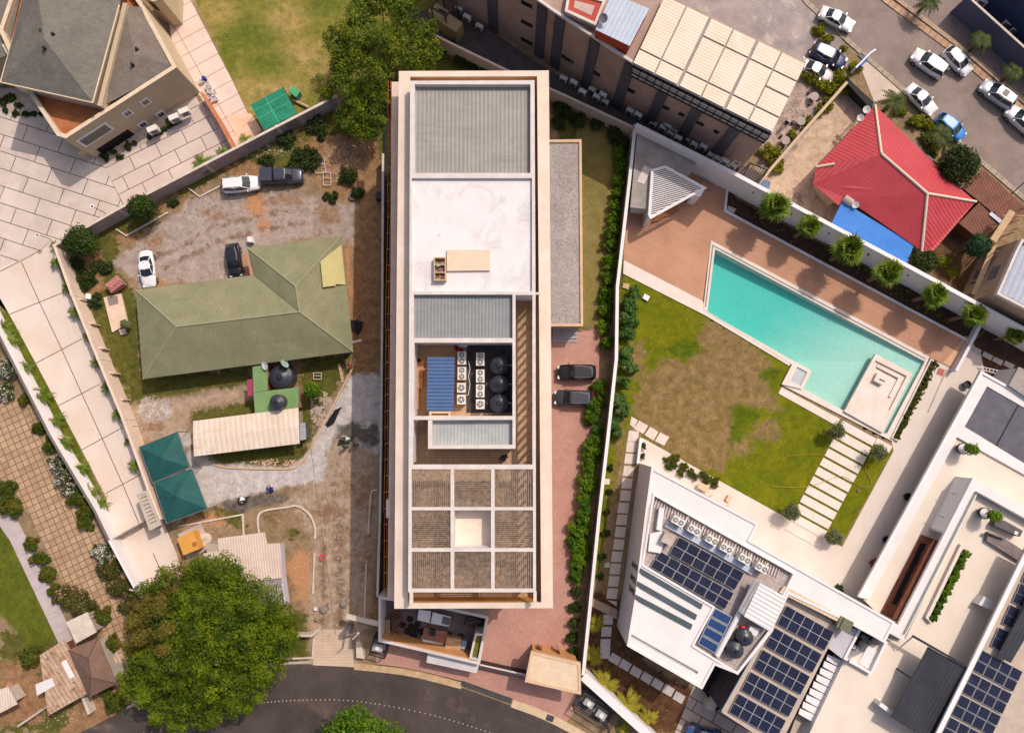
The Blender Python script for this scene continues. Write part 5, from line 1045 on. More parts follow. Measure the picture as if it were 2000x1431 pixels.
big = [(b[0], b[1], b[2] - .9, b[3] * .9, .8) for b in (relb(*s_) for s_ in spec)]; bl = bl + [b for b in bl if 0]
leafobj('crown', [b for b in bl if not isb(b)] + [b for b in big if not isb(b)], 98000, .135, leafB, tr, 3, core=.15, up=.6); o_ = leafobj('crown', [b for b in bl if isb(b)] + [b for b in big if isb(b)], 20000, .14, leafO, tr, 4, core=.2, up=.6); o_['label'] = 'olive-brown upper left part of the crown'
# mango-like tree at the top
x0, y0 = P(750, 120, 5)
spec = [(655, 85, 5, 1.6), (680, 60, 5.5, 2), (700, 20, 5, 2.2), (745, -5, 5.5, 2.4), (790, 20, 5.5, 2.3), (820, 60, 5, 2.2), (835, 105, 4.5, 1.8), (790, 100, 6.5, 2.4), (740, 70, 7, 2.6), (700, 110, 6, 2.2), (665, 120, 4.5, 1.5), (690, 160, 5, 1.9), (735, 140, 6.5, 2.3), (700, 200, 4.5, 1.9), (735, 190, 5, 2), (690, 240, 4, 1.9), (730, 240, 4, 1.8), (672, 215, 3.5, 1.3), (800, 135, 4.5, 1.5), (640, 170, 3, 1.0)]
tr = thing('mango_tree', 'large loose tree with yellow blossom behind the tall building corner', 'tree', x0, y0, 0)
m = MB(); m.cyl(x0, y0, 0, 3, .35, .28, 10)
for s_ in spec: q = relb(*s_); m.tube((x0, y0, 2.4), (x0 + q[0] * .9, y0 + q[1] * .9, s_[2] - .2), .09, 6)
part('trunk', m, MATS['bark'], tr); bl = []
for s_ in spec:
    bx, by, bz, br_, _ = relb(*s_)
    for i in range(7): a, q = r8.uniform(0, 2 * PI), br_ * 1.0 * math.sqrt(r8.random()); bl.append((bx + q * math.cos(a), by + q * math.sin(a), bz + r8.uniform(-1.2, 1), r8.uniform(.4, .8), .75))
leafobj('crown', bl + [(b[0], b[1], b[2] - .4, b[3] * .7, .8) for b in (relb(*s_) for s_ in spec)], 30000, .15, leafA, tr, 6, core=.3, up=.5)
x0, y0 = P(690, 1450, 6); spec = [(690, 1425, 6, 2.2), (660, 1445, 5.5, 1.9), (725, 1440, 5.5, 2), (760, 1455, 5, 1.9), (700, 1480, 6, 3)]
tr = thing('roadside_tree', 'bright green tree top rising at the bottom edge of the road', 'tree', x0, y0, 0); part('trunk', MB().cyl(x0, y0, 0, 5, .3, .2), MATS['bark'], tr); leafobj('crown', [relb(*s_) for s_ in spec], 9000, .2, leafH, tr, 6)
tree('round_tree', 'clipped round dark green tree on the estate wall near the gravel lot', 'tree', 279, 407, 4, 1.75, 5000, .14, leafD, seed=2, rb=.5)
tree('round_tree', 'larger round dark green tree at the corner of the estate wall', 'tree', 160, 474, 4, 2.1, 6500, .14, leafD, seed=5, rb=.5)
tree('street_tree', 'dense green tree overlapping the red roof beside the street', 'tree', 1868, 322, 5, 2.7, 9000, .16, leafS, seed=8)
tree('street_tree', 'blue-green round tree in the yard beyond the red roof', 'tree', 1905, 483, 4.5, 1.65, 5000, .15, leafmat('leaf_blue_green', (44, 84, 52), (70, 108, 66)), seed=9)
tree('yard_tree', 'thin leafy tree between blue tin roof and white wall', 'tree', 1800, 512, 3.5, 2.0, 3000, .16, leafS, seed=12, core=.6)
tree('yard_tree', 'small green tree in the rear yard beside the broken concrete heap', 'tree', 612, 762, 3, 1.15, 3000, .13, leafH, seed=14)
tree('yard_tree', 'low grey-green tree at the foot of the tan septic slab', 'tree', 246, 634, 1.6, .65, 900, .12, leafG, seed=15)
tree('olive_tree', 'small airy olive tree at the top of the stone steps', 'tree', 1632, 842, 2.6, 1.3, 1500, .12, leafG, seed=16, core=.75)
tree('olive_tree', 'small airy olive tree right of the stone steps', 'tree', 1714, 884, 2.6, 1.35, 1500, .12, leafG, seed=17, core=.75)
tree('olive_tree', 'small airy olive tree at the lawn bottom left of the steps', 'tree', 1545, 998, 2.6, 1.35, 1500, .12, leafG, seed=18, core=.75)
tree('olive_tree', 'dark small olive tree at the bottom corner of the lawn', 'tree', 1628, 1048, 2.2, 1.1, 1800, .13, leafG, seed=19, core=.6)
def bushes(name, grp, lst, mt, cat='bush', h=1.2, dens=900, size=.13, fmt='%s'):
    for k, a in enumerate(lst):
        u, v, r = a[:3]; hh = a[3] if len(a) > 3 else h; lb = a[4] if len(a) > 4 else fmt % ORD[k]
        bush(name, lb, cat, u, v, r, hh, int(dens * r * r + 200), size, mt, seed=int(u + v), group=grp)
hedge = [(1208, 300), (1213, 325), (1207, 350), (1205, 378), (1203, 402), (1198, 428), (1196, 452), (1191, 478), (1193, 510), (1190, 540), (1186, 574), (1182, 605), (1180, 640), (1186, 668), (1172, 755), (1158, 790), (1155, 815), (1168, 838), (1160, 862), (1155, 888), (1150, 915), (1148, 945), (1142, 975), (1140, 1005), (1133, 1035), (1131, 1065), (1130, 1095), (1126, 1125)]
bushes('hedge_shrub', 'hedge shrubs between red paving and boundary wall', [(u, v, (1.0 if v < 700 else 1.15) * rnd.uniform(.75, 1.25), rnd.uniform(1.4, 2.3)) for u, v in hedge], leafH, 'shrub', dens=1300, size=.14, fmt='bright green hedge shrub along the wall right of the tall building, %s from the top')
bushes('shade_shrub', 'dark shrubs at the foot of the hedge row', [(1124, 1155, .7), (1123, 1185, .7), (1121, 1215, .75), (1119, 1245, .8), (1120, 1272, .7)], leafD, 'shrub', dens=1300, fmt='dark green shrub at the lower end of the hedge row, %s from the top')
garden = [(1240, 570, .9), (1232, 595, 1.1), (1228, 622, 1.1), (1226, 650, 1.0), (1222, 690, 1.1), (1228, 715, 1.0), (1218, 745, .9), (1205, 782, 1.1), (1214, 800, .9), (1200, 830, .8), (1208, 845, .6)]
bushes('garden_tree', 'young leafy trees along the inside of the long wall', [(u, v, r, 2.2) for u, v, r in garden], leafmat('leaf_fresh', (70, 116, 40), (116, 148, 70), (214, 200, 170, .97)), 'young tree', dens=1100, size=.15, fmt='young leafy tree on the lawn side of the long white-topped wall, %s from the top')
bushes('border_plant', 'dark tufts on the dirt strip by the house', [(1192, 913, .4), (1190, 960, .38), (1186, 998, .38), (1183, 1041, .45), (1178, 1086, .42), (1173, 1126, .42)], leafD, 'plant', h=.7, dens=2200, size=.1, fmt='small dark tuft between long wall and stepping stones, %s from the top')
bushes('hedge_ball', 'low shrubs in the narrow pool planter', [(1826 - i * 4.9, 711 + i * 9.4, .42, .6) for i in range(16)], leafR, 'shrub', dens=2600, size=.09, fmt='small orange-tipped shrub in the narrow planter by the pool end, %s from the top')
bushes('flowering_bush', 'white flowering bushes along the square pavers', [(12, 720, 1.6, 1.6, 'white-flowering bush at the left edge of the photo'), (8, 762, 1.1, 1.4, 'small white-flowering bush just under the largest one at the left edge'), (112, 905, 1.2, 1.6, 'white-flowering bush, uppermost beside the bright white wall'), (123, 930, 1.3, 1.6, 'white-flowering bush, in the middle beside the bright white wall'), (138, 955, 1.0, 1.5, 'white-flowering bush, lowermost beside the bright white wall'), (197, 1078, 1.3, 1.6, 'pale-flowering bush below the gate by the white wall')], leafW, dens=1500)
bushes('flowering_bush', 'pink flowering bushes by the square pavers', [(215, 1118, 1.5, 1.8, 'pink-flowering bush by the lower white wall, upper'), (236, 1148, 1.5, 1.8, 'pink-flowering bush by the lower white wall, lower'), (140, 1172, 1.6, 1.8, 'pink-flowering bush above the white cabin'), (162, 1192, 1.4, 1.8, 'pink-flowering bush right above the white cabin roof'), (250, 1185, 1.2, 1.6, 'small pink-flowering bush next to the huge round tree')], leafP, dens=1500)
bushes('garden_bush', 'green bushes by the square pavers', [(45, 780, .8, 1.1, 'dull green bush at the top of the square pavers'), (75, 835, .9, 1.1, 'dull green bush below the cross shadow on the pavers'), (95, 870, .9, 1.3, 'dull green bush above the white blossoms'), (155, 975, 1.2, 1.5, 'dark green bush below the white blossoms'), (165, 1005, 1.3, 1.6, 'dark green bush near the orange flowers'), (8, 952, 1.2, 1.5, 'green bush at the left edge beside the pavers, upper'), (22, 990, 1.3, 1.5, 'yellow-tipped bush at the top of the grey kerb path'), (58, 1062, .9, 1.2, 'yellowish bush along the grey kerb path, first from the top'), (78, 1090, 1.0, 1.3, 'reddish green bush along the grey kerb path, second from the top'), (90, 1120, 1.1, 1.4, 'reddish green bush along the grey kerb path, third from the top'), (104, 1155, .9, 1.1, 'yellowish bush along the grey kerb path, fourth from the top'), (112, 1172, .6, 1.0, 'lime green bush along the grey kerb path, lowest'), (196, 1205, 1.2, 1.6, 'green bush right of the white cabin'), (219, 1256, .95, 1.6, 'round green bush by the brown pyramid roof'), (60, 1280, 1.3, 1.6, 'dark green bush left of the rusty shed'), (222, 1370, 1.4, 1.6, 'round clipped bush under the brown roof corner'), (205, 1352, .8, 1.2, 'small clipped bush beside the brown roof corner'), (175, 1030, .5, .8, 'orange-flowered plant near the gate')], leafR, dens=1500)
bushes('wild_bush', 'wild bushes at the top of the lane', [(600, 305, 1.6, 1.3, 'wild green bush between black pickup and white metal frames, upper'), (575, 325, 1.2, 1.0, 'wild green bush right behind the black pickup'), (680, 345, 1.3, 1.2, 'wild bush in the rubble left of the lane wall'), (700, 375, .9, 1.0, 'wild bush below the rubble'), (646, 385, .8, .6, 'dry grey bush near the old tyre'), (560, 270, 1.2, 1.0, 'weedy bush below the estate wall near the green canopy'), (620, 250, 1.3, 1.0, 'weedy bush under the mango tree'), (520, 315, .9, .7, 'weedy bush above the black pickup'), (200, 520, 1.2, .9, 'wild bush below the larger round tree'), (165, 545, 1.3, .9, 'wild bush near the top of the tan wall'), (150, 515, 1.0, .9, 'wild bush against the tan wall corner'), (185, 585, .9, .8, 'wild bush by the pink kennel'), (340, 395, .7, .6, 'weedy tuft right of the clipped tree'), (300, 690, .5, .4, 'green tuft under the green eaves')][:13], leafS, dens=1000)
bushes('alley_bush', 'bushes behind the tall building', [(1100, 210, 1.3, 1.6), (1130, 235, 1.1, 1.4), (1165, 240, 1.0, 1.2), (1200, 262, 1.1, 1.6), (1090, 240, 1.0, 1.3), (1220, 280, .9, 1.4), (900, 115, 1.2, 1.2), (950, 135, 1.0, 1.2), (870, 90, 1.2, 1.2), (925, 128, .9, 1)], leafS, dens=1000, fmt='shaded bush behind the tall building by the pale wall, %s')
bushes('yard_bush', 'bushes round the cluttered yard', [(1592, 152, 1.0, 1.3), (1610, 168, 1.0, 1.3), (1576, 146, .8, 1.2), (1628, 175, 1.0, 1.4), (1640, 150, 1.1, 1.5), (1655, 172, .9, 1.3), (1618, 200, .8, 1.2), (1605, 215, .7, 1.0), (1505, 298, 1.3, 1.5), (1520, 322, .9, 1.2), (1548, 262, .7, 1), (1672, 130, .9, 1.3), (1580, 235, .6, 1)], leafY, dens=1300, fmt='yellow-green bush round the cafe yard, number %s from the car end' if False else 'yellow-green bush around the yard with round tables, %s listed from the silver sedan down')
bushes('street_bush', 'bushes by the street and the red-roofed house', [(1600, 60, .8, 1), (1617, 75, .8, 1), (1606, 48, .4, .7), (1760, 215, .7, .9), (1790, 235, 1.0, 1.1), (1815, 245, .9, 1.1), (1812, 268, .9, 1), (1825, 290, 1.0, 1.2), (1648, 95, .4, .5), (1840, 510, .9, 1.2), (1860, 530, .7, 1), (1790, 530, .8, 1.1)], leafY, dens=1100, fmt='low yellow-green bush beside the upper street, %s from the top left')
bushes('potted_plant', 'potted plants on the villa terrace', [(1308, 898, .55, .8), (1320, 893, .5, .8), (1317, 908, .5, .8), (1336, 912, .5, .8), (1348, 922, .45, .7), (1330, 924, .45, .7), (1356, 930, .45, .7), (1374, 928, .5, .8), (1386, 936, .5, .8), (1398, 938, .5, .8), (1378, 940, .4, .6), (1396, 948, .4, .6), (1306, 912, .4, .6)], leafR, 'potted plant', dens=2200, size=.1, fmt='potted plant in the cluster on the villa terrace edge, %s from the left')
bushes('low_plant', 'low greenery behind the mansion', [(198, 300, .5), (206, 306, .5), (222, 296, .4), (232, 305, .4), (250, 285, .5), (262, 278, .3), (292, 265, .35), (302, 262, .35), (312, 255, .4), (322, 250, .3), (335, 238, .6), (345, 235, .5), (330, 246, .3), (20, 190, .6), (35, 205, .4), (5, 200, .6), (30, 220, .4), (50, 222, .4), (65, 222, .35), (80, 222, .3), (10, 215, .3)], leafS, 'plant', h=.6, dens=2500, size=.11, fmt='low plant in the gravel bed round the mansion, %s')
bushes('terrace_shrub', 'small round shrubs beside the villa', [(1640, 1150, .5, .6, 'small round shrub by the villa parapet'), (1255, 890, .35, .8, 'clipped shrub in the slot left of the terrace, lower'), (1257, 870, .35, .8, 'clipped shrub in the slot left of the terrace, upper')], leafD, dens=2600, size=.1)
# ================================================================== POOL
cop = COPING
wat = [(1396, 487), (1805, 706), (1731, 846), (1722, 846), (1649, 803), (1567, 759), (1585, 724), (1547, 704), (1381, 609)]
m = MB().sheet(PP(cop), .16, [PP(wat)]); m.prism(PP(cop), 0, .16, top=False)
w_ = PP(wat); n = len(w_)
one('pool_coping', 'white stone edge all round the long turquoise pool', 'pool edge', m, trav)
pw_ = MB(); A = sum(w_[i][0] * w_[(i + 1) % n][1] - w_[(i + 1) % n][0] * w_[i][1] for i in range(n)); ww = w_ if A < 0 else w_[::-1]
pw_.add([(x, y, -1.5) for x, y in ww] + [(x, y, .16) for x, y in ww], [(i, (i + 1) % n, n + (i + 1) % n, n + i) for i in range(n)])
one('pool_lining', 'pale inner rim of the turquoise pool above the water line', 'pool lining', pw_, trav)
wm, nt, b = newmat('pool_depth_tint')
pv = pos(nt, pang(1396, 487, 1805, 706) + 0, loc=(*P(1381, 520), 0)); sx = nd(nt, 'ShaderNodeSeparateXYZ'); nt.links.new(pv, sx.inputs[0])
f = ramp(nt, mathn(nt, 'ADD', sx.outputs[0], mathn(nt, 'MULTIPLY', sx.outputs[1], -.55)), 9, 25, 0, 1, True)
f = mathn(nt, 'ADD', f, mathn(nt, 'MULTIPLY', mathn(nt, 'SUBTRACT', noise(nt, pv, .6, 3), .5), .15))
base = mixc(nt, f, C(52, 204, 194), C(198, 232, 220)); base = mulv(nt, base, ramp(nt, noise(nt, pos(nt), 1.6, 4, .6, 1.5), .3, .7, .93, 1.07)); nt.links.new(base, b.inputs['Base Color']); b.inputs['Roughness'].default_value = .6  # the water's depth tint is put into the floor colour as a gradient
wf = MB().sheet(w_, 0); x0_, x1_ = P(1381, 609)[0], P(1731, 846)[0]
wf.v = [(x, y, -1.45 + 1.1 * max(0, min(1, (x - x0_ - 6) / (x1_ - x0_ - 8)))) for x, y, z in wf.v]
one('pool_floor', 'turquoise sloping floor of the long pool, paler at the shallow end', 'pool floor', wf, wm)
ws, nt, b = newmat('water_surface'); pv = pos(nt); b.inputs['Base Color'].default_value = (.02, .25, .25, 1); b.inputs['Roughness'].default_value = .05
tb_ = nd(nt, 'ShaderNodeBsdfTransparent'); tb_.inputs[0].default_value = (.86, .98, .96, 1); mx = nd(nt, 'ShaderNodeMixShader'); mx.inputs[0].default_value = .1
nt.links.new(tb_.outputs[0], mx.inputs[1]); nt.links.new(b.outputs[0], mx.inputs[2]); nt.links.new(mx.outputs[0], nt.nodes['Material Output'].inputs[0]); bump(nt, b, noise(nt, pv, 3.0, 3, .6), .02, .6)
struct('water', MB().sheet(w_, .05), ws)
one('pool_gutter', 'narrow grey overflow slot along two sides of the pool', 'gutter', MB().wall(PP([(1377, 600), (1391.5, 480), (1806, 701)]), .14, .02, .175), mat('gutter_grey', C(140, 132, 126)))
t = thing('pool_platform', 'white stone platform with sunken bench at the end of the pool', 'platform', *P(1716, 765, .5), 0)
pq = PP([(1710, 691), (1783, 729), (1724, 845), (1649, 803)], .45); well = PP([(1712, 702), (1770, 733), (1736, 800), (1677, 772)], .45); 
well = PP([(1709, 703), (1771, 734), (1737, 802), (1730, 798), (1757, 745), (1711, 720)], .45); 
part('deck', MB().slab(pq, 0, .45, [well], floor=.2), trav, t)
part('inner_bench', MB().wall(PP([(1713, 714), (1758, 737), (1738, 775)], .6), .3, .45, .62), trav, t)
part('table', MB().prism(PP([(1714, 728), (1731, 737), (1724, 752), (1707, 743)], .95), .45, .95), trav, t); part('slot', MB().prism(PP([(1718, 739), (1729, 744), (1728, 746), (1717, 741)], .97), .95, .96), black, t)
t = thing('spa_basin', 'small square raised basin on the long lower edge of the pool', 'basin', *P(1560, 735, .4), 0)
q = PP([(1547, 712), (1586, 724), (1567, 760), (1527, 750)], .35); qi = PP([(1557, 716), (1577, 727), (1563, 754), (1544, 744)], .35)
part('rim', MB().slab(q, 0, .35, [qi], floor=.05), trav, t); part('water', MB().sheet(qi, .2), mat('spa_water', C(200, 206, 206), C(186, 194, 196), sc=1, rough=.1), t)
one('stone_strip', 'long white stone strip between spa basin and stepping slabs', 'stone strip', MB().prism(PP([(1526, 756), (1640, 818), (1633, 831), (1520, 768)]), 0, .08), trav)
# stone steps: slabs in the lawn
for i in range(12):
    a = (1646 - 9.6 * i, 821 + 18 * i); q = [(a[0], a[1]), (a[0] + 65, a[1] + 35.5), (a[0] + 57.5, a[1] + 49.7), (a[0] - 7.5, a[1] + 14.2)]
    one('step_slab', 'long white stone slab in the lawn stairway, %s from the pool' % ORD[i], 'stone slab', MB().prism(PP(q), 0, .1), trav, 'stone slabs crossing the lawn')
one('step_slab', 'short stone slab in the grass at the pool planter end', 'stone slab', MB().prism(PP([(1713, 855), (1742, 871), (1736, 884), (1707, 867)]), 0, .1), trav)
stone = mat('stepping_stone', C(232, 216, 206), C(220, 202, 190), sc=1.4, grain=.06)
sp = [(1237, 851), (1234, 872), (1231, 895), (1228, 919), (1225, 943), (1222, 967), (1218, 991), (1215, 1014), (1212, 1038), (1209, 1062), (1205, 1086), (1202, 1110), (1199, 1134), (1196, 1158)]
for k, (u, v) in enumerate(sp):
    one('stepping_stone', 'square stepping stone along the west side of the villa, %s from the top' % ORD[k], 'stepping stone', MB().prism(PP([(u - 9, v - 10), (u + 11, v - 9), (u + 8, v + 11), (u - 12, v + 10)]), 0, .06), stone, 'stepping stones beside the villa')
one('stepping_stone', 'cut triangular stepping stone at the lower end of the row', 'stepping stone', MB().prism(PP([(1186, 1171), (1205, 1174), (1204, 1183)]), 0, .06), stone)
for k, q in enumerate(([(1233, 813), (1245, 820), (1239, 836), (1230, 829)], [(1248, 821), (1266, 831), (1256, 847), (1238, 837)], [(1270, 833), (1286, 843), (1276, 860), (1259, 849)], [(1289, 844), (1307, 853), (1297, 870), (1279, 861)])):
    one('stepping_stone', 'stepping stone at the corner of the dry lawn, %s from the left' % ORD[k], 'stepping stone', MB().prism(PP(q), 0, .06), stone, 'stepping stones at the lawn corner')
sh = mat('stone_painted_shade', C(206, 196, 192), C(190, 178, 174), sc=1.4, grain=.06)  # darker copy of the stepping stone, shade put into its colour
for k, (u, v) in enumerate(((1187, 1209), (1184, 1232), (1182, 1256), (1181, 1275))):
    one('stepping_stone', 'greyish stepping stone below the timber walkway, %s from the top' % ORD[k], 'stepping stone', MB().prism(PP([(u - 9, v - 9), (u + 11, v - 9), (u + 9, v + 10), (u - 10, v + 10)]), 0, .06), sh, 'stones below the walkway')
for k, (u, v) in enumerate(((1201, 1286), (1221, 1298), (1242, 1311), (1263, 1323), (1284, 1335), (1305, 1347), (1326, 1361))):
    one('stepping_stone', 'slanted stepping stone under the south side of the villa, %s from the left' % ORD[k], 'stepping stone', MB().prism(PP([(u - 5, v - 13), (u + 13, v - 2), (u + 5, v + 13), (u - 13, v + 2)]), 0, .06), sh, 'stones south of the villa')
one('timber_walkway', 'grey timber walkway between long wall and villa', 'walkway', MB().prism(PP([(1158, 1167), (1206, 1190), (1204, 1208), (1155, 1183)]), 0, .12), mat('walk_timber', C(206, 180, 158), C(188, 160, 140), sc=1.5, brick=(pang(1158, 1167, 1206, 1190), 4, .2, .02, C(130, 104, 88), 0, .9)))
one('garden_tile', 'tan tile on the dirt strip inside the long wall, upper', 'tile', MB().prism(PP([(1180, 934), (1191, 935), (1190, 946), (1179, 945)]), 0, .1), trav)
one('garden_tile', 'tan tile on the dirt strip inside the long wall, lower', 'tile', MB().prism(PP([(1181, 1098), (1191, 1098), (1190, 1108), (1180, 1107)]), 0, .1), wallcap)
one('garden_tile', 'tan square stone at the top of the lawn by the wall', 'tile', MB().prism(PP([(1217, 553), (1229, 555), (1227, 566), (1215, 562)]), 0, .2), wood)
one('white_crate', 'small white square on the lawn near the top', 'crate', MB().prism(PP([(1258, 574), (1269, 580), (1264, 589), (1254, 583)]), 0, .3), whitew)
# grey roof and louvred pergola
greyc = mat('grey_roof_concrete', C(178, 168, 162), C(150, 140, 134), sc=.5, grain=.1, stain=[(.5, .6, .75, C(196, 184, 174))])
t = thing('pool_house', 'low pool house with a flat grey concrete roof in the garden corner', 'building', *P(1295, 330, 3.2), 0)
q = PP([(1245, 256), (1360, 318), (1342, 348), (1268, 409), (1231, 405)], 3.2)
part('wall', MB().prism(inset(q, .3), 0, 2.9), white, t); part('roof', MB().prism(q, 2.9, 3.2, bottom=True), greyc, t); part('roof_board', MB().prism(PP([(1258, 323), (1273, 330), (1258, 360), (1244, 355)], 3.25), 3.2, 3.26), beam, t)
t = thing('louvred_pergola', 'white pointed pergola with fine louvres over the brown deck', 'pergola', *P(1320, 375, 3.6), 0)
pz = 3.8; po = PP([(1272, 331), (1300, 323), (1381, 367), (1270, 428), (1266, 420)], pz); pi_ = inset(po, .32)
part('frame', MB().slab(po, pz - .3, pz, [pi_]), whitew, t)
part('side_wall', MB().wall(PP([(1274, 333), (1268, 426)], pz), .3, 0, pz - .3), whitew, t); part('pillar', MB().prism(PP([(1357, 372), (1376, 370), (1366, 386), (1352, 384)], 3), 0, pz - .3), whitew, t)
ang = pang(1275, 360, 1330, 345); m = MB(); e = Vector((math.cos(ang), math.sin(ang))); nn = Vector((-e.y, e.x))
cs = [Vector(p) for p in pi_]; lo_ = min(nn.dot(p) for p in cs); hi_ = max(nn.dot(p) for p in cs); s = lo_ + .08
while s < hi_:
    xs_ = []
    for i in range(len(cs)):
        a, b2 = cs[i], cs[(i + 1) % len(cs)]; da, db = nn.dot(a) - s, nn.dot(b2) - s
        if da * db < 0: xs_.append(e.dot(a.lerp(b2, da / (da - db))))
    if len(xs_) >= 2:
        a = e * min(xs_) + nn * s; b2 = e * max(xs_) + nn * s; m.bar((a.x, a.y, pz - .06), (b2.x, b2.y, pz - .06), .11, .05)
    s += .24
part('louvres', m, whitew, t)
one('timber_bench', 'slatted timber step under the louvred pergola', 'bench', MB().prism(PP([(1278, 425), (1320, 402), (1326, 412), (1272, 438)]), .1, .45), mat('bench_slats', C(206, 140, 100), C(190, 122, 84), sc=1, brick=(pang(1278, 425, 1320, 402), 6, .16, .03, C(120, 76, 50), 0, .9)))
one('fire_bowl', 'square tan block on the deck beside the pergola tip', 'block', MB().prism(PP([(1364, 354), (1386, 365), (1380, 374), (1368, 362)]), .1, .5), MATS['composite_deck'])
one('planter_stone', 'pale square slab lying in the palm bed', 'slab', MB().prism(PP([(1421, 403), (1437, 409), (1432, 418), (1418, 412)]), .09, .25), conc)
ym = leafmat('leaf_seedling', (150, 140, 30), (180, 168, 50)); r4 = random.Random(9); sp0 = None
for k in range(64):
    s_ = r4.random(); u = 1430 + 470 * s_ + r4.uniform(-8, 8); v = 385 + 470 * s_ * .545 + r4.uniform(-4, 22)
    x, y = P(u, v)
    if sp0 is None:
        sp0 = leafobj('seedling', [(0, 0, .15, .12)], 40, .07, ym, None, 3); sp0.location = (x, y, .1); sp0['label'] = 'tiny yellow-green seedling in the dark soil under the fan palms'; sp0['category'] = 'seedling'; sp0['group'] = 'seedlings in the palm bed'
    else: o = sp0.copy(); COL.objects.link(o); o.location = (x, y, .1)
for k, (u, v) in enumerate(((1471, 375), (1546, 418), (1620, 455), (1696, 497), (1774, 537), (1930, 618))):
    t0 = one('wall_lamp', 'small black lamp on the tall white wall, %s from the upper left' % ORD[k], 'wall lamp', MB().box(*P(u, v, 3.2), 3.1, .12, .3, .16, -.5), black, 'lamps on the tall white wall')
t = thing('planter_kerb', 'white narrow planter box at the far end of the pool', 'planter', *P(1790, 785, .3), 0)
q = PP([(1818, 700), (1832, 708), (1756, 862), (1741, 855)], .35); part('box', MB().slab(q, 0, .35, [inset(q, .16)], floor=.25), trav, t); part('soil', MB().sheet(inset(q, .15), .27), bedm, t)
one('red_doormat', 'small red square mat near the pool planter top', 'mat', MB().prism(PP([(1833, 718), (1845, 722), (1840, 735), (1828, 730)]), .03, .06), mat('red_mat', C(196, 110, 100)))
one('floor_channel', 'long narrow drain channel on the terrace beside the planter', 'channel', MB().wall(PP([(1848, 722), (1812, 805)]), .14, .03, .1), MATS['concrete'])
one('garden_hose', 'thin tan hose curling over the lawn and stone slabs', 'hose', (lambda m, pts: [m.tube(P3(*a, .14), P3(*b, .14), .03, 5) for a, b in zip(pts, pts[1:])] and m)(MB(), arc([(1507, 945), (1515, 950), (1580, 950), (1640, 930), (1668, 942), (1690, 952), (1702, 940), (1690, 915), (1700, 895)], 6)), mat('hose', C(190, 160, 80)))
one('garden_hose', 'thin orange hose lying in a loop on the green lawn', 'hose', (lambda m, pts: [m.tube(P3(*a, .08), P3(*b, .08), .03, 5) for a, b in zip(pts, pts[1:])] and m)(MB(), arc([(1615, 888), (1560, 888), (1530, 895), (1515, 920)], 6)), mat('hose_o', C(196, 140, 40)))
one('sprinkler_cover', 'small round grey cover in the grass right of the steps', 'cover', MB().cyl(*P(1676, 958), 0, .12, .2, .2, 14), steelb)

# ================================================================== WHITE VILLA (bottom centre-right)
VZ = 7.5
sol = mat('solar_cells', C(34, 38, 66, .8), C(20, 24, 48, .8), sc=.5, stain=[(.6, .55, .8, C(52, 54, 78))], rough=.16, spec=.5, grain=.05, bmp=0, brick=(pang(1290, 1075, 1434, 1157), .16, .16, .008, C(62, 68, 100), 0, .9))
sfr = mat('solar_frame', C(190, 188, 188), None, rough=.4, metal=.2, bmp=0)
solb = mat('thermal_collector', C(40, 72, 124), C(32, 60, 110), sc=1, rough=.16, spec=.6, bmp=0)
v = thing('white_villa', 'flat-roofed white villa with solar panels below the lawn', 'house', *P(1350, 1150, VZ), 0)
vo = PP([(1272, 911), (1481, 1022), (1465, 1054), (1748, 1214), (1727, 1254), (1640, 1207), (1540, 1160), (1505, 1233), (1441, 1316), (1396, 1298), (1371, 1345), (1224, 1260), (1240, 1164), (1260, 1000)], VZ)
rec = PP([(1278, 968), (1548, 1120), (1528, 1161), (1504, 1230), (1439, 1311), (1394, 1283), (1355, 1259), (1396, 1184), (1257, 1102)], VZ)
slot = PP([(1230, 1238), (1234, 1238), (1364, 1311), (1361, 1316), (1232, 1246)], VZ)
part('roof', MB().slab(vo, VZ - .5, VZ, [rec, slot], floor=VZ - .45), white, v)
part('wall', MB().prism(inset(vo, .02), 0, VZ - .502), whitew, v)
part('parapet', MB().slab(vo, VZ, VZ + .12, [inset(vo, .28)]), white, v)
m = MB(); ro = inset(rec, -.22); m.slab(ro, VZ, VZ + .15, [rec]); part('parapet', m, whitew, v)
part('roof_deck', MB().sheet(inset(rec, .01), VZ - .43), mat('grey_deck', C(196, 182, 176), C(170, 156, 152), sc=.6, grain=.12, brick=(pang(1290, 1075, 1434, 1157), .5, .5, .02, C(150, 136, 132), 0, .92), stain=[(.9, .6, .75, C(226, 206, 188))]), v)
for k, q in enumerate(([(1250, 1108), (1373, 1180), (1369, 1189), (1248, 1118)], [(1245, 1134), (1362, 1200), (1358, 1210), (1243, 1144)], [(1241, 1160), (1353, 1219), (1349, 1229), (1240, 1170)])):
    o = part('skylight', MB().prism(PP(q, VZ + .14), VZ + .002, VZ + .14), glassg, v)
    a, b = P(1240, 1164, VZ), P(1260, 1000, VZ)
W0, W1_ = P(1260, 1000, VZ), P(1240, 1164, VZ)
for k, (u, w2) in enumerate(((1245, 1112), (1242, 1138), (1240, 1160))):
    s0 = (Vector(P(u, w2, VZ)) - Vector(W0)).length; part('facade_slit', MB().fac(W0, W1_, s0 - .3, s0 + .3, 3.6, VZ - .5, -.05, .04), glassd, v)
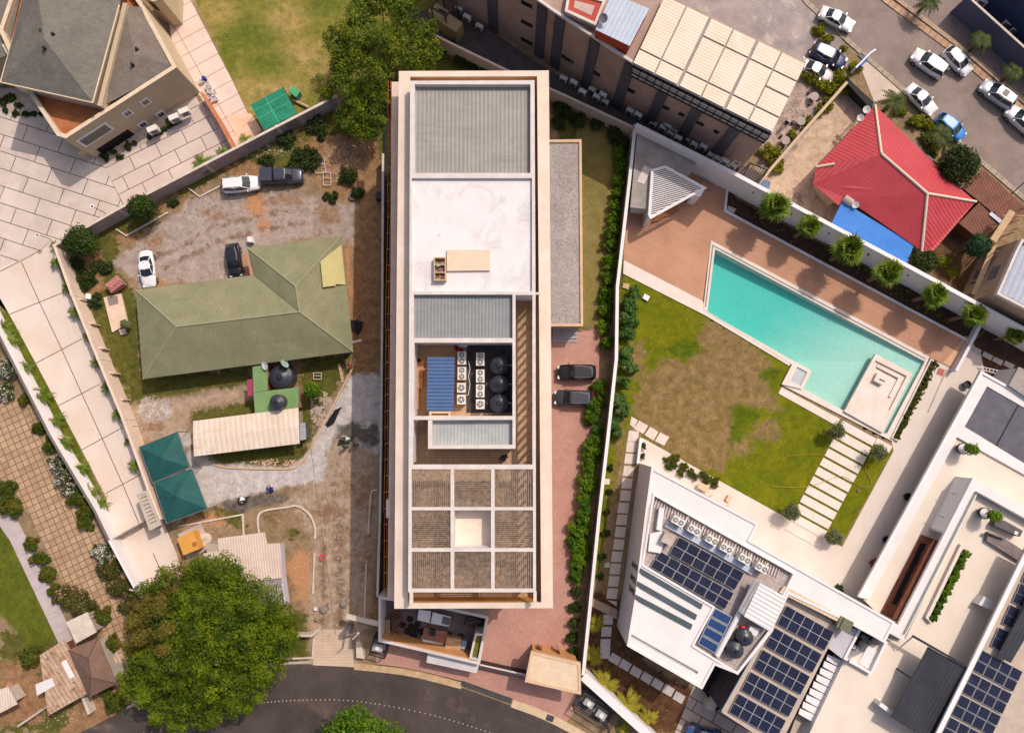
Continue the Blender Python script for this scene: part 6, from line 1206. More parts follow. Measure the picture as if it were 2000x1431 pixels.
# solar block
sb = PP([(1536, 1163), (1640, 1219), (1600, 1300), (1520, 1462), (1409, 1390)], 6.6)
t = thing('solar_wing', 'lower wing of the villa carrying five rows of solar panels', 'building', *P(1525, 1300, 6.6), 0)
part('wall', MB().prism(inset(sb, .05), 0, 6.3), mat('wing_dark_wall', C(92, 84, 86), C(70, 62, 66), sc=1), t); part('roof', MB().prism(sb, 6.3, 6.6, bottom=True), mat('tan_grey_roof', C(206, 186, 168), C(186, 168, 154), sc=.6, grain=.1), t)
part('gutter', MB().wall(PP([(1538, 1166), (1411, 1388)], 6.8), .2, 6.6, 6.8), sfr, t)
def array(tl, tr, br, bl_, nc, nr, z, par):
    """solar panels bolted to a roof: parts of that building, each with its cell field as a sub-part"""
    q = [Vector(P(*p, z)) for p in (tl, tr, br, bl_)]; w = (q[1] - q[0]).length / nc; l = (q[3] - q[0]).length / nr; key = (round(w, 1), round(l, 1))
    a = math.atan2((q[1] - q[0]).y, (q[1] - q[0]).x); L0 = Vector(par.location)
    for r in range(nr):
        for c in range(nc):
            p = q[0].lerp(q[1], (c + .5) / nc).lerp(q[3].lerp(q[2], (c + .5) / nc), (r + .5) / nr)
            if key not in PROTS:
                f_ = link('solar_panel', MB().box(0, 0, 0, w - .02, l - .02, .05).box(0, 0, -.1, w * .7, .06, .1), sfr, (0, 0, 0), par); g_ = link('cells', MB().box(0, 0, .048, w - .085, l - .085, .012), sol, (0, 0, 0), f_); PROTS[key] = (f_, g_)
            else:
                f0, g0 = PROTS[key]; f_ = f0.copy(); COL.objects.link(f_); f_.parent = par; g_ = g0.copy(); COL.objects.link(g_); g_.parent = f_
            f_.location = Vector((p.x, p.y, z)) - L0; f_.rotation_euler = (0, 0, a)
PROTS = {}
array((1327, 1048), (1454, 1119), (1435, 1151), (1306, 1081), 6, 2, VZ - .1, v)
array((1290, 1076), (1434, 1157), (1415, 1190), (1269, 1106), 7, 2, VZ - .1, v)
wing = t
for k in range(5):
    d = (-23.4 * k, 43 * k); array(*[(p[0] + d[0], p[1] + d[1]) for p in ((1536, 1181), (1629, 1234), (1610, 1270), (1517, 1218))], 5, 2, 6.8, wing)
t0 = None
q = [Vector(P(*p, VZ - .1)) for p in ((1396, 1185), (1430, 1203), (1396, 1276), (1362, 1256))]
for k in range(4):
    a, b = k / 4 + .01, (k + 1) / 4 - .01; g = [q[0].lerp(q[3], a), q[1].lerp(q[2], a), q[1].lerp(q[2], b), q[0].lerp(q[3], b)]
    t = thing('solar_water_heater', 'lighter blue heater panel beside the villa tanks, %s from the top' % ORD[k], 'solar heater', g[0].x, g[0].y, VZ - .2, 0, 'blue solar heaters'); pts = [(p.x, p.y) for p in g]
    part('frame', MB().prism(pts, VZ - .2, VZ + .02), sfr, t); part('absorber', MB().prism(inset(pts, .08), VZ + .02, VZ + .035), solb, t)
va = pang(1290, 1075, 1434, 1157)
for k, (u, w2) in enumerate(((1324, 1017), (1355, 1034), (1390, 1054), (1418, 1070), (1454, 1091), (1487, 1108))):
    AC2.put(*P(u, w2, VZ + .6), VZ - .43, va + PI / 2, 'two-fan air conditioner on the villa roof edge, %s from the left' % ORD[k], 'air conditioners on the villa')
one('cable_tray', 'light blue metal cable tray between air conditioners and solar panels', 'cable tray', MB().wall(PP([(1301, 1022), (1390, 1070), (1472, 1117)], VZ), .7, VZ - .3, VZ - .1), mat('tray_blue', C(200, 206, 222), C(186, 192, 210), sc=1, rough=.4))
m = MB()
for k in range(46):
    s_ = k / 45; a = (1283 + 240 * s_, 975 + 135 * s_); m.bar(P3(*a, VZ - .25), P3(a[0] - 6, a[1] + 17, VZ - .25), .09, .08)
one('slat_row', 'row of thin white slats along the north edge of the villa roof', 'slats', m, beam)
m = MB()
for k in range(24): s_ = k / 23; a = (1268 - 14 * s_, 985 + 96 * s_); m.bar(P3(*a, VZ + .2), P3(a[0] + 8, a[1] - 3, VZ + .2), .06, .05)
one('slat_row', 'row of thin white slats along the west edge of the villa roof', 'slats', m, beam)
for k in range(6): a = (1345 + k * 31, 1008 + k * 18); one('support_rail', 'thin white rail crossing the villa air conditioner row, %s from the left' % ORD[k], 'rail', MB().tube(P3(*a, VZ + .2), P3(a[0] - 13, a[1] + 24, VZ + .2), .05), whitew, 'rails between the villa air conditioners')
t = thing('roof_duct', 'white duct and rounded plinth in the top left of the villa roof', 'duct', *P(1285, 1050, VZ), VZ - .4)
part('duct', MB().wall(PP([(1293, 992), (1287, 1035)], VZ + .3), .55, VZ - .4, VZ + .3), whitew, t); part('plinth', MB().prism(PP([(1270, 1042), (1292, 1036), (1300, 1050), (1290, 1080), (1266, 1076)], VZ), VZ - .4, VZ), whitew, t)
one('roof_tank', 'rounded grey-white square box by the upper solar field', 'box', MB().prism(inset(PP([(1298, 1037), (1322, 1044), (1312, 1068), (1288, 1058)], VZ + .8), .1), VZ - .4, VZ + .8), conc)
t = thing('stair_roof', 'white ribbed roof over the stair head of the villa', 'roof shed', *P(1493, 1180, 8.4), VZ - .4)
part('roof', MB().roof([[Q(1484, 1138, 9.0), Q(1536, 1166, 9.0), Q(1506, 1234, 8.8), Q(1453, 1203, 8.8)]], .12), mat('white_ribbed', C(240, 236, 234), C(230, 226, 224), sc=.6, corr=(va + PI / 2, .45, .04, .1)), t)
part('side_roof', MB().roof([[Q(1470, 1133, 8.6), Q(1485, 1139, 8.95), Q(1454, 1203, 8.75), Q(1443, 1192, 8.4)]], .08), mat('side_ribbed', C(196, 192, 192), C(176, 172, 172), sc=.6, corr=(va, .3, .04, .3)), t)
part('wall', MB().prism(PP([(1478, 1142), (1530, 1168), (1502, 1230), (1452, 1200)], 8), VZ - .4, 8.3), whitew, t)
TKs.put(*P(1459, 1248, VZ + 1.3), VZ - .4, 0, 'black water tank on the villa roof, upper of two', 'tanks on the villa'); TKs.put(*P(1440, 1273, VZ + 1.3), VZ - .4, .4, 'black water tank on the villa roof, lower of two', 'tanks on the villa')
one('bucket', 'bright red bucket behind the upper black tank on the villa', 'bucket', MB().lathe(*P(1451, 1226, VZ), [(.22, VZ - .4), (.3, VZ + .2), (.05, VZ + .25)], 16), mat('red_bucket', C(226, 50, 70)))
one('roof_box', 'white square box right of the red bucket', 'box', MB().prism(PP([(1466, 1222), (1484, 1228), (1478, 1242), (1460, 1235)], VZ + .4), VZ - .4, VZ + .4), white)
one('roof_pipe', 'thick white pipe beside the lighter blue heater panels', 'pipe', MB().tube(P3(1474, 1140, VZ + .3), P3(1400, 1280, VZ), .3, 10), whitew)
t = thing('louvre_wall', 'row of nine white slanted louvres over a dark slot beside the solar wing', 'louvres', *P(1600, 1340, 5), 0)
for k in range(9):
    d = (-6.8 * k, 13.2 * k); q = PP([(1617 + d[0], 1277 + d[1]), (1650 + d[0], 1292 + d[1]), (1643 + d[0], 1304 + d[1]), (1614 + d[0], 1288 + d[1])], 5.2); part('louvre', MB().prism(q, 5.0, 5.2, bottom=True), whitew, t)
part('slot', MB().prism(PP([(1612, 1260), (1655, 1285), (1575, 1440), (1530, 1440)], 3), 0, 3), black, t)
part('floor', MB().prism(PP([(1556, 1395), (1590, 1408), (1570, 1445), (1540, 1440)], 4), 3, 4), conc, t)
part('link_roof', MB().prism(PP([(1640, 1218), (1678, 1230), (1648, 1288), (1614, 1262)], 6.2), 4.8, 6.2), mat('link_grey', C(206, 200, 206), C(196, 190, 196), sc=1), t)
one('roof_hatch', 'dark two-pane hatch window on the villa roof', 'hatch', MB().prism(PP([(1641, 1201), (1666, 1214), (1656, 1237), (1631, 1222)], VZ), VZ - .9, VZ + .25), mat('hatch_glass', C(130, 128, 98), C(112, 112, 86), sc=1, rough=.2, brick=(va, 1.3, 9, .08, C(60, 52, 50), 0, 1)))
one('terrace_tiles', 'band of tan tiles along the villa roof terrace', 'tiles', MB().prism(PP([(1532, 1143), (1650, 1206), (1643, 1217), (1536, 1163), (1522, 1156)], VZ), VZ, VZ + .02), mat('roof_tiles_tan', C(240, 214, 184), C(228, 202, 172), sc=1, brick=(va, .5, .5, .03, C(206, 176, 146), 0, .95)))
t = thing('open_light_well', 'white-walled open light well with junk inside', 'light well', *P(1690, 1270, VZ), 0)
q = PP([(1680, 1223), (1734, 1253), (1703, 1318), (1647, 1286)], 6.4); part('wall', MB().slab(q, 0, 6.4, [inset(q, .28)], floor=4.0), whitew, t); part('floor', MB().sheet(inset(q, .26), 4.02), mat('well_floor', C(70, 56, 48), C(44, 36, 36), sc=2), t)
junk('white_cabinet', 'big white slab-topped cabinet inside the light well', 'cabinet', [(1696, 1260), (1718, 1273), (1699, 1308), (1677, 1293)], 4.02, 5.9, white)
junk('grey_chair', 'pale grey cushioned seat inside the light well', 'seat', [(1675, 1262), (1689, 1268), (1683, 1280), (1671, 1272)], 4.02, 4.8, mat('seat_grey', C(190, 188, 192)))
junk('small_box', 'small white box near the right wall of the light well', 'box', [(1710, 1260), (1716, 1256), (1721, 1264), (1715, 1268)], 4.02, 5.0, white)
junk('small_box', 'small pale box at the left of the light well', 'box', [(1667, 1258), (1674, 1261), (1670, 1268), (1664, 1265)], 4.02, 4.8, mat('seat_grey', C(190, 188, 192)))
dish('grey satellite dish inside the light well', 1690, 1248, 5.8, .55, (.6, .9), steelb, 4.02)
one('door_canopy', 'white cylinder vent at the corner of the light well', 'vent', MB().cyl(*P(1661, 1290, 6.5), 6.4, 6.7, .22, .22, 18), white)
t = thing('dark_well', 'opening between villa roof and solar wing, its deep shade coloured black', 'opening', *P(1425, 1340, 3), 0); part('cover', MB().prism(PP([(1397, 1302), (1442, 1322), (1415, 1378), (1400, 1388), (1376, 1350)], 1), 0, 1), black, t)  # black block carries the court's deep shade in its colour
t = thing('garden_wall', 'tan low wall stub south of the villa', 'wall', *P(1390, 1360), 0); part('wall', MB().wall(PP([(1402, 1355), (1386, 1386)], 1.5), 1.0, 0, 1.5), wallcap, t)
one('bench', 'tan garden bench on the villa terrace edge', 'bench', MB().wall(PP([(1372, 958), (1425, 990)], .5), .5, 0, .5), MATS['side_walk_slabs'])
one('terrace_table', 'square tan table top on the terrace', 'table', MB().prism(PP([(1368, 941), (1386, 950), (1380, 962), (1362, 952)], .8), .7, .8, bottom=True).cyl(*P(1374, 951, .4), .03, .7, .1), oakb)
one('terrace_chair', 'small tan chair near the bench on the terrace', 'chair', MB().prism(PP([(1423, 967), (1430, 970), (1424, 982), (1417, 978)], .5), .03, .5), oakb)
one('pot_shelf', 'white slot wall with a clipped plant strip at the terrace corner', 'wall', MB().wall(PP([(1252, 855), (1246, 905)], 1), .3, 0, 1.0), whitew)
# ================================================================== WHITE VILLA AT THE RIGHT
ja = pang(1677, 1165, 1917, 723)
j = thing('white_mansion', 'large white flat-roofed mansion filling the lower right corner', 'house', *P(1880, 1100, 8), 0)
Z1, Z2 = 3.5, 6.4
b1o = [(1917, 724), (2140, 850), (2140, 1600), (1500, 1600), (1650, 1290), (1727, 1252), (1748, 1214), (1677, 1166)]
fl1 = [(1862, 870), (1869, 853), (2130, 998), (2130, 1590), (1520, 1590), (1660, 1300), (1735, 1260), (1752, 1222), (1698, 1170)]
part('wall', MB().prism(PP([(1975, 800), (2140, 900), (2140, 1600), (1600, 1600), (1700, 1290), (1775, 1220)], Z1), 0, Z1 - .6), whitew, j)
lz = [(1928, 754), (2130, 870), (2130, 984), (1884, 833)]
part('roof_band', MB().slab(PP([(1917, 724), (2140, 850), (2140, 1010), (2130, 998), (1869, 853), (1862, 870), (1698, 1170), (1677, 1166)], Z1), Z1 - .5, Z1, [PP(lz[:1] + lz[1:], Z1)]), white, j)
part('parapet', MB().wall(PP([(2100, 829), (1918, 727), (1679, 1165)], Z1 + .15), .3, Z1, Z1 + .15), whitew, j)
tf = mat('cream_terrace_floor', C(238, 223, 208), C(231, 214, 197), sc=.3, grain=.04, stain=[(.8, .66, .85, C(228, 206, 184))])
part('terrace_floor', MB().slab(PP([(1925, 745), (2140, 870), (2140, 1600), (1760, 1600), (1740, 1222), (1690, 1172)], Z1), Z1 - .5, Z1 - .3), tf, j)
lou = MB(); q = [Vector(P(*p, Z1 - .1)) for p in lz]
for k in range(30):
    s_ = (k + .5) / 30; a = q[0].lerp(q[3], s_); b = q[1].lerp(q[2], s_); lou.bar((a.x, a.y, Z1 - .1), (b.x, b.y, Z1 - .1), .15, .1)
t = thing('louvre_roof', 'dark slatted louvre roof set into the mansion terrace band', 'louvre roof', *P(1950, 830, Z1), 0)
part('slats', lou, mat('slat_charcoal', C(116, 112, 122), C(98, 94, 106), sc=1, rough=.5), t); part('beam', MB().bar(P3(1990, 790, Z1), P3(1947, 870, Z1), .1, .1), dark, t)
part('gap_shade', MB().sheet([tuple(p) for p in q], Z1 - .25), black, t)  # black sheet standing in for the shade between the slats
# raised block with its own terrace
b2o = [(1898, 944), (2140, 1080), (2140, 1110), (2100, 1062), (1910, 954), (1906, 966), (1768, 1246), (1750, 1222)]
part('upper_wall', MB().prism(PP([(1898, 944), (1912, 952), (1864, 1049), (1850, 1042)], Z2), Z1 - .3, Z2 - .02), whitew, j)
part('upper_parapet', MB().wall(PP([(2130, 1075), (1905, 948), (1759, 1235), (1690, 1196), (1655, 1176)], Z2), 1.25, Z2 - .35, Z2), white, j)
part('upper_wall', MB().wall(PP([(2130, 1075), (1905, 948), (1857, 1043)], Z2), 1.15, Z1 - .3, Z2 - .352), whitew, j)
part('upper_wall', MB().wall(PP([(1745, 1228), (1690, 1196)], Z2), 1.0, Z1 - .3, Z2 - .352), whitew, j)
part('upper_floor', MB().sheet(PP([(1910, 955), (2130, 1080), (2130, 1600), (1500, 1600), (1648, 1291), (1727, 1254), (1768, 1246)], 5.8), 5.8), tf, j)
part('skirt', MB().prism(PP([(1648, 1291), (1727, 1254), (1800, 1262), (1940, 1000), (2130, 1100), (2130, 1600), (1500, 1600)], 5.78), 3.3, 5.78), whitew, j)
part('glass_balustrade', MB().wall(PP([(2120, 1078), (1909, 960), (1767, 1240)], 6.8), .04, 5.8, 6.75), mat('balustrade', C(190, 200, 196), None, rough=.1, trans=.8, bmp=0, grain=0), j)
part('wall_slit', MB().bar(P3(1858, 962, 5.), P3(1867, 965, 5.), .06, .06).bar(P3(1834, 1007, 5.), P3(1844, 1010, 5.), .06, .06), black, j)
t = thing('timber_light_well', 'brown timber-clad box with a long black opening in the mansion court', 'light well', *P(1780, 1130, 7), 5)
q = PP([(1801, 1044), (1833, 1055), (1757, 1214), (1722, 1197)], 3.5); hq = PP([(1798, 1060), (1811, 1062), (1752, 1182), (1741, 1178)], 3.5)
part('cladding', MB().slab(q, 3.2, 3.5, [hq], floor=3.25), mat('dark_timber', C(156, 96, 72), C(130, 76, 56), sc=1.5, brick=(ja, 9, .16, .02, C(90, 50, 36), 0, .85)), t); part('shaft', MB().sheet(hq, 3.27), black, t)
# terrace furniture
def pot(label, u, v_, z, pu, pv_):
    t = thing('potted_tree', label, 'potted tree', *P(u, v_, z + .9), z); x, y = P(u, v_, z + .9)
    part('pot', MB().lathe(x, y, [(.4, z), (.62, z + .5), (.66, z + .9), (.6, z + .9), (.56, z + .8)], 24), dark, t); part('pebbles', MB().cyl(x, y, z + .78, z + .83, .58, .58, 24), white, t)
    a = P(pu, pv_, z + 2.2); part('stem', MB().tube((x, y, z + .8), (a[0], a[1], z + 2), .04), MATS['bark'], t)
    leafobj('foliage', [(a[0] - x, a[1] - y, 2.1, .6), (a[0] - x + .35, a[1] - y - .1, 2.1, .45), (a[0] - x - .3, a[1] - y + .2, 1.9, .4)], 900, .12, leafH, t, 4)
pot('dark pot with a small green tree on the upper mansion terrace', 1882, 876, 3.2, 1899, 877)
pot('dark pot with a small green tree on the inner mansion terrace', 1925, 1002, 5.8, 1944, 1008)
t = thing('long_planter', 'long low planter with a row of green plants on the inner terrace', 'planter', *P(1850, 1140, 6.), 5.8)
q = PP([(1874, 1068), (1896, 1076), (1822, 1222), (1804, 1205)], 6.1); part('wall', MB().wall(PP([(1880, 1064), (1812, 1205), (1822, 1216)], 6.25), .35, 5.8, 6.25), tf, t); part('soil', MB().prism(PP([(1884, 1072), (1894, 1076), (1826, 1212), (1816, 1207)], 6.), 5.8, 6.), bedm, t)
for k in range(11):
    u, v_ = 1887 - k * 6.3, 1082 + k * 12.4; bush('planter_plant', 'leafy green plant in the long terrace planter, %s from the top' % ORD[k], 'plant', u, v_, .45, .6, 500, .11, leafH, seed=k, group='plants in the long terrace planter', z=6.)
one('terrace_counter', 'dark outdoor kitchen counter with a white sink on the inner terrace', 'counter', MB().prism(PP([(1944, 1018), (1962, 1016), (1998, 1036), (1992, 1048), (1942, 1026)], 6.7), 5.8, 6.7), mat('counter_grey', C(108, 100, 102), C(92, 84, 88), sc=2))
one('terrace_sink', 'small white sink on the dark counter', 'sink', MB().prism(PP([(1984, 1036), (1990, 1039), (1987, 1045), (1981, 1042)], 6.8), 6.7, 6.75), white)
one('terrace_sofa', 'long grey L-shaped sofa on the inner terrace', 'sofa', MB().prism(PP([(1931, 1040), (1965, 1052), (2005, 1078), (1996, 1098), (1928, 1056)], 6.4), 5.8, 6.3).prism(PP([(1931, 1038), (1965, 1050), (1964, 1053), (1930, 1041)], 6.7), 6.3, 6.7), mat('sofa_grey', C(140, 126, 122), C(120, 108, 106), sc=2))
one('terrace_block', 'white low block against the solar roof wall', 'block', MB().prism(PP([(1922, 1164), (1948, 1176), (1940, 1193), (1911, 1180)], 6.9), 5.8, 6.9), white)
t = thing('dark_awning', 'large charcoal ribbed awning over the lower terrace', 'awning', *P(1820, 1340, 7.1), 3.2)
aw = mat('charcoal_slats', C(64, 64, 72), C(52, 52, 60), sc=.5, rough=.55, corr=(ja + PI / 2, .4, .05, .5))
part('sheet', MB().roof([[Q(1813, 1262, 8.3), Q(1894, 1308, 8.3), Q(1866, 1365, 8.1), Q(1780, 1326, 8.1)], [Q(1780, 1326, 8.1), Q(1866, 1365, 8.1), Q(1822, 1450, 8.), Q(1740, 1400, 8.)]], .1), aw, t)
part('gutter_beam', MB().bar(Q(1784, 1242, 8.5), Q(1896, 1306, 8.5), .25, .25), dark, t); part('post', MB().bar(Q(1751, 1305, 5.9), Q(1782, 1325, 8.1), .18, .15), dark, t)
part('end_wall', MB().wall(PP([(1719, 1374), (1748, 1396), (1840, 1445)], 7.1), .45, 5.8, 7.1), whitew, t)
part('frame', MB().bar(Q(1784, 1242, 8.4), Q(1752, 1270, 6.1), .12, .12), beam, t)
# solar roof of the mansion
SZ = 8.5
sr = PP([(2010, 1075), (2140, 1150), (2040, 1470), (1960, 1440), (1990, 1330), (1890, 1300), (1822, 1450), (1900, 1600), (2140, 1600), (2140, 1100)], SZ)
t = thing('mansion_solar_roof', 'white-edged roof with banks of solar panels at the right edge', 'roof', *P(1960, 1300, SZ), 5.8)
sq = PP([(2004, 1070), (2160, 1150), (2160, 1700), (1700, 1700), (1823, 1445), (1892, 1302)], SZ)
part('wall', MB().prism(PP([(2045, 1090), (2160, 1150), (2160, 1700), (1760, 1700), (1870, 1450), (1935, 1315)], SZ), 5.8, SZ - .3), whitew, t); part('roof', MB().prism(inset(sq, -.02), SZ - .3, SZ), mat('tan_grey_roof', C(206, 186, 168), C(186, 168, 154)), t)
part('parapet', MB().wall(PP([(2010, 1070), (1896, 1304), (1826, 1446)], SZ + .2), .5, SZ, SZ + .2), whitew, t)
part('dark_roof', MB().roof([[Q(2030, 1130, SZ + .9), Q(2060, 1150, SZ + .9), Q(1974, 1294, SZ + .9), Q(1948, 1281, SZ + .9)]], .15), aw, t)
for k, (u, v_) in enumerate(((2010, 1098), (1992, 1138), (1972, 1180), (1950, 1224))):
    array((u, v_), (u + 21, v_ + 10), (u + 6, v_ + 46), (u - 18, v_ + 36), 1, 2, SZ + .15, t)
for k in range(5):
    d = (-21 * k, 43.5 * k); array(*[(p[0] + d[0], p[1] + d[1]) for p in ((1919, 1268), (1998, 1310), (1978, 1351), (1898, 1307))], 4, 2, SZ + .15, t)
one('deck_fence', 'slatted walkway between the last solar banks and the right edge', 'walkway', MB().prism(PP([(2010, 1330), (2060, 1350), (1990, 1500), (1945, 1480)], 6.5), 5.8, 6.5), mat('slat_walk', C(222, 200, 184), C(208, 186, 170), sc=1, brick=(ja, 9, .5, .08, C(90, 66, 58), 0, .95)))
# ladder and slabs behind the mansion corner
t = thing('white_ladder', 'white ladder lying on the soil above the mansion corner', 'ladder', *P(1945, 725, .5), 0)
a0, a1, c0, c1 = (1914, 718), (1978, 733), (1918, 722), (1976, 738)
for a, b in (((1914, 715), (1981, 731)), ((1917, 722), (1976, 737))): part('rail', MB().tube(P3(*a, .4), P3(*b, .4), .06), whitew, t)
for k in range(9): s_ = (k + .5) / 9; part('rung', MB().tube(P3(1914 + 67 * s_, 715 + 16 * s_, .4), P3(1917 + 59 * s_, 722 + 15 * s_, .4), .05), whitew, t)
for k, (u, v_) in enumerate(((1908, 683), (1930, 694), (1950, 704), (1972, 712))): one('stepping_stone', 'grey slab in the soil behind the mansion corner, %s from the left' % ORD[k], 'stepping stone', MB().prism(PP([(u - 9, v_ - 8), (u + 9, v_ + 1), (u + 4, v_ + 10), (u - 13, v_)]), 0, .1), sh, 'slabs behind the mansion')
t = thing('grey_annex', 'grey flat roof at the right edge behind the mansion', 'building', *P(1990, 745, 4), 0); q = PP([(1990, 716), (2060, 750), (2040, 800), (1970, 752)], 4); part('wall', MB().prism(inset(q, .1), 0, 3.7), white, t); part('roof', MB().prism(q, 3.7, 4), greyc, t)
for k, (u, v_, c_) in enumerate(((1889, 751, 'at the top of the mansion wall'), (1773, 970, 'in the shade below the long mansion wall'), (1732, 1054, 'lowest along the mansion wall'))): one('round_planter', 'dark round pot %s' % c_, 'pot', MB().lathe(*P(u, v_, .5), [(.3, .03), (.5, .6), (.42, .6), (.4, .4)], 20), dark)
one('timber_chair', 'brown wooden chair on the shaded terrace by the mansion', 'chair', MB().prism(PP([(1700, 1098), (1714, 1090), (1716, 1100), (1706, 1110)], .5), .03, .5), MATS['dark_timber'])

# ================================================================== BEIGE OFFICE BLOCK AND CANOPY (top)
FZb = 11.2
f = thing('beige_office_block', 'tall pinkish-beige block with dark wall strips at the top', 'building', *P(1200, 0, FZb), 0)
line = [(850, -100), (930, -62), (1042, -5), (1080, 22), (1160, 74), (1236, 124), (1508, 261)]
fb = PP(line + [(1575, 122), (1300, -12), (1220, -260), (800, -300)], FZb)
part('wall', MB().prism(fb, 0, FZb), beigeF, f); part('parapet', MB().wall([fb[i] for i in range(len(line))], .3, FZb, FZb + .3), beam, f)
colm = mat('dark_strip', C(96, 92, 100), C(78, 74, 82), sc=1)
def onf(i, p, q_, off, mt, nm):
    a, b = fb[i], fb[i + 1]; s0, z1 = PF(*p, a, b); s1, z0 = PF(*q_, a, b); part(nm, MB().fac(a, b, min(s0, s1), max(s0, s1), max(0, min(z0, z1)), max(z0, z1), -.05, off), mt, f)
segs = [(0, 1), (1, 2), (2, 3), (3, 4), (4, 5), (5, 6)]
def colat(u, v_, wd=1.25):
    # column whose foot shows at (u, v): find the facade segment whose foot line is nearest
    x, y = P(u, v_); best = None
    for i in range(len(line) - 1):
        a, b = Vector(fb[i]), Vector(fb[i + 1]); e = (b - a).normalized(); s = (Vector((x, y)) - a).dot(e); d = abs((Vector((x, y)) - a).cross(e)) + (0 if 0 <= s <= (b - a).length else 5)
        if best is None or d < best[0]: best = (d, i, s)
    _, i, s = best; part('wall_strip', MB().fac(fb[i], fb[i + 1], s - wd / 2, s + wd / 2, 0, FZb - .1, -.05, .25), colm, f)
def winat(u0, v0, u1, v1):
    mx, my = (u0 + u1) / 2, (v0 + v1) / 2
    for i in range(len(line) - 1):
        a, b = fb[i], fb[i + 1]; L = (Vector(b) - Vector(a)).length; s, z = PF(mx, my, a, b)
        if 0 <= s <= L and 0 < z < FZb:
            sA, zA = PF(u0, v0, a, b); sB, zB = PF(u1, v1, a, b)
            o = part('window', MB().fac(a, b, min(s - .1, sA, sB), max(s + .1, sA, sB), z - .35, z + .35, -.05, .06), dark, f); part('pane', MB().fac(a, b, min(s - .1, sA, sB) + .08, max(s + .1, sA, sB) - .08, z - .27, z + .27, .05, .075), glassd, o); return
for u, v_ in ((958, 73), (1045, 120), (1078, 138), (1142, 172), (1203, 210), (1268, 240), (1330, 268), (1398, 300)): colat(u, v_)
for a in ((1018, 3, 1040, 14), (1018, 40, 1040, 52), (1018, 74, 1040, 88), (1018, 99, 1040, 111), (1098, 108, 1120, 124), (1151, 134, 1172, 148), (1217, 168, 1240, 182), (1220, 172, 1238, 180), (1284, 202, 1307, 214), (1352, 232, 1374, 246), (1327, 220, 1336, 227), (1395, 254, 1403, 261), (1097, 36, 1104, 44)): winat(*a)
# roof structures on it
t = thing('blue_white_roof', 'pale blue tin roof with red sides on top of the beige block', 'roof', *P(1220, 40, 13), FZb)
q = [Q(1196, -12, 13.3), Q(1268, 17, 13.3), Q(1230, 90, 13.2), Q(1163, 58, 13.2)]; part('sheet', MB().roof([q], .1), mat('pale_blue_tin', C(204, 212, 226), C(192, 202, 218), sc=1, corr=(pang(1163, 58, 1230, 90), .5, .03, .14)), t)
part('side_wall', MB().prism(inset([p[:2] for p in q], .08), FZb, 13.05), mat('red_side', C(196, 78, 46), C(176, 66, 38), sc=1), t)
dish('grey satellite dish on the pale blue tin roof', 1178, 36, 13.9, .5, (-.3, -.3), steelb, 13.2)
t = thing('penthouse', 'flat pink roof with red border beside the pale blue roof', 'roof', *P(1140, 20, 12.3), FZb)
q = PP([(1110, -20), (1184, 0), (1164, 50), (1103, 22)], 12.3); part('wall', MB().prism(inset(q, .05), FZb, 12.0), beigeF, t); part('roof_edge', MB().slab(q, 12.0, 12.3, [inset(q, .3)], floor=12.1), beam, t); part('red_border', MB().sheet(inset(q, .28), 12.12), mat('red_border', C(190, 80, 66)), t); part('roof', MB().sheet(inset(q, .9), 12.14), mat('pink_slab', C(214, 188, 176), C(196, 168, 158), sc=1), t)
cr = mat('cream_panel', C(242, 226, 206), C(234, 214, 190), sc=.35, grain=.05, corr=(pang(1236, 124, 1508, 259) + PI / 2, .35, .02, .06), stain=[(.25, .62, .8, C(232, 192, 154))])
t = thing('cream_canopy', 'large cream panelled canopy roof with grey gutters on the beige block', 'canopy', *P(1400, 120, 12), FZb)
cq = [Vector(P(*p, 12.2)) for p in ((1236, 124), (1299, -9), (1574, 123), (1508, 259))]   # SW, NW, NE, SE
def cp(s, w): return cq[0].lerp(cq[3], s).lerp(cq[1].lerp(cq[2], s), w)
part('gutter_frame', MB().prism([tuple(p) for p in cq], 11.9, 12.08, bottom=True), mat('gutter_frame', C(172, 158, 152), C(156, 142, 138), sc=1), t)
cuts = [0, .155, .325, .49, .66, .83, 1.0]; gw = [0, .006, .016, .006, .016, .006, 0]
rows = [[0, .21, 1.0], [0, .21, 1.0], [0, .21, .73, 1.0], [0, .21, .73, 1.0], [0, .21, .73, 1.0], [0, .21, .5, .73, 1.0]]
for i in range(6):
    for a, b in zip(rows[i], rows[i][1:]):
        s0, s1 = cuts[i] + gw[i] / 2 + .002, cuts[i + 1] - gw[i + 1] / 2 - .002; a2, b2 = a + .013, b - .013
        part('roof_panel', MB().prism([tuple(cp(s0, a2)), tuple(cp(s1, a2)), tuple(cp(s1, b2)), tuple(cp(s0, b2))], 12.08, 12.22), cr, t)
part('wall_support', MB().prism([tuple(cp(.01, .02)), tuple(cp(.99, .02)), tuple(cp(.99, .98)), tuple(cp(.01, .98))], FZb, 11.9), dark, t)
g = thing('glazed_gallery', 'dark-framed glazed gallery hanging under the cream canopy edge', 'gallery', *P(1370, 200, 10.6), 9.6)
a, b = Vector(fb[5]), Vector(fb[6]); L = (b - a).length
part('glazing', MB().fac(fb[5], fb[6], .3, L - .2, 10.2, 11.7, .3, .8), mat('gallery_glass', C(190, 186, 184), C(170, 168, 168), sc=1, rough=.3), g)
m = MB()
for k in range(19): s_ = .3 + (L - .5) * k / 18; m.fac(fb[5], fb[6], s_ - .06, s_ + .06, 10.1, 11.75, .28, .9)
for z in (10.15, 10.9, 11.65): m.fac(fb[5], fb[6], .3, L - .2, z, z + .1, .28, .92)
part('frame', m, dark, g)
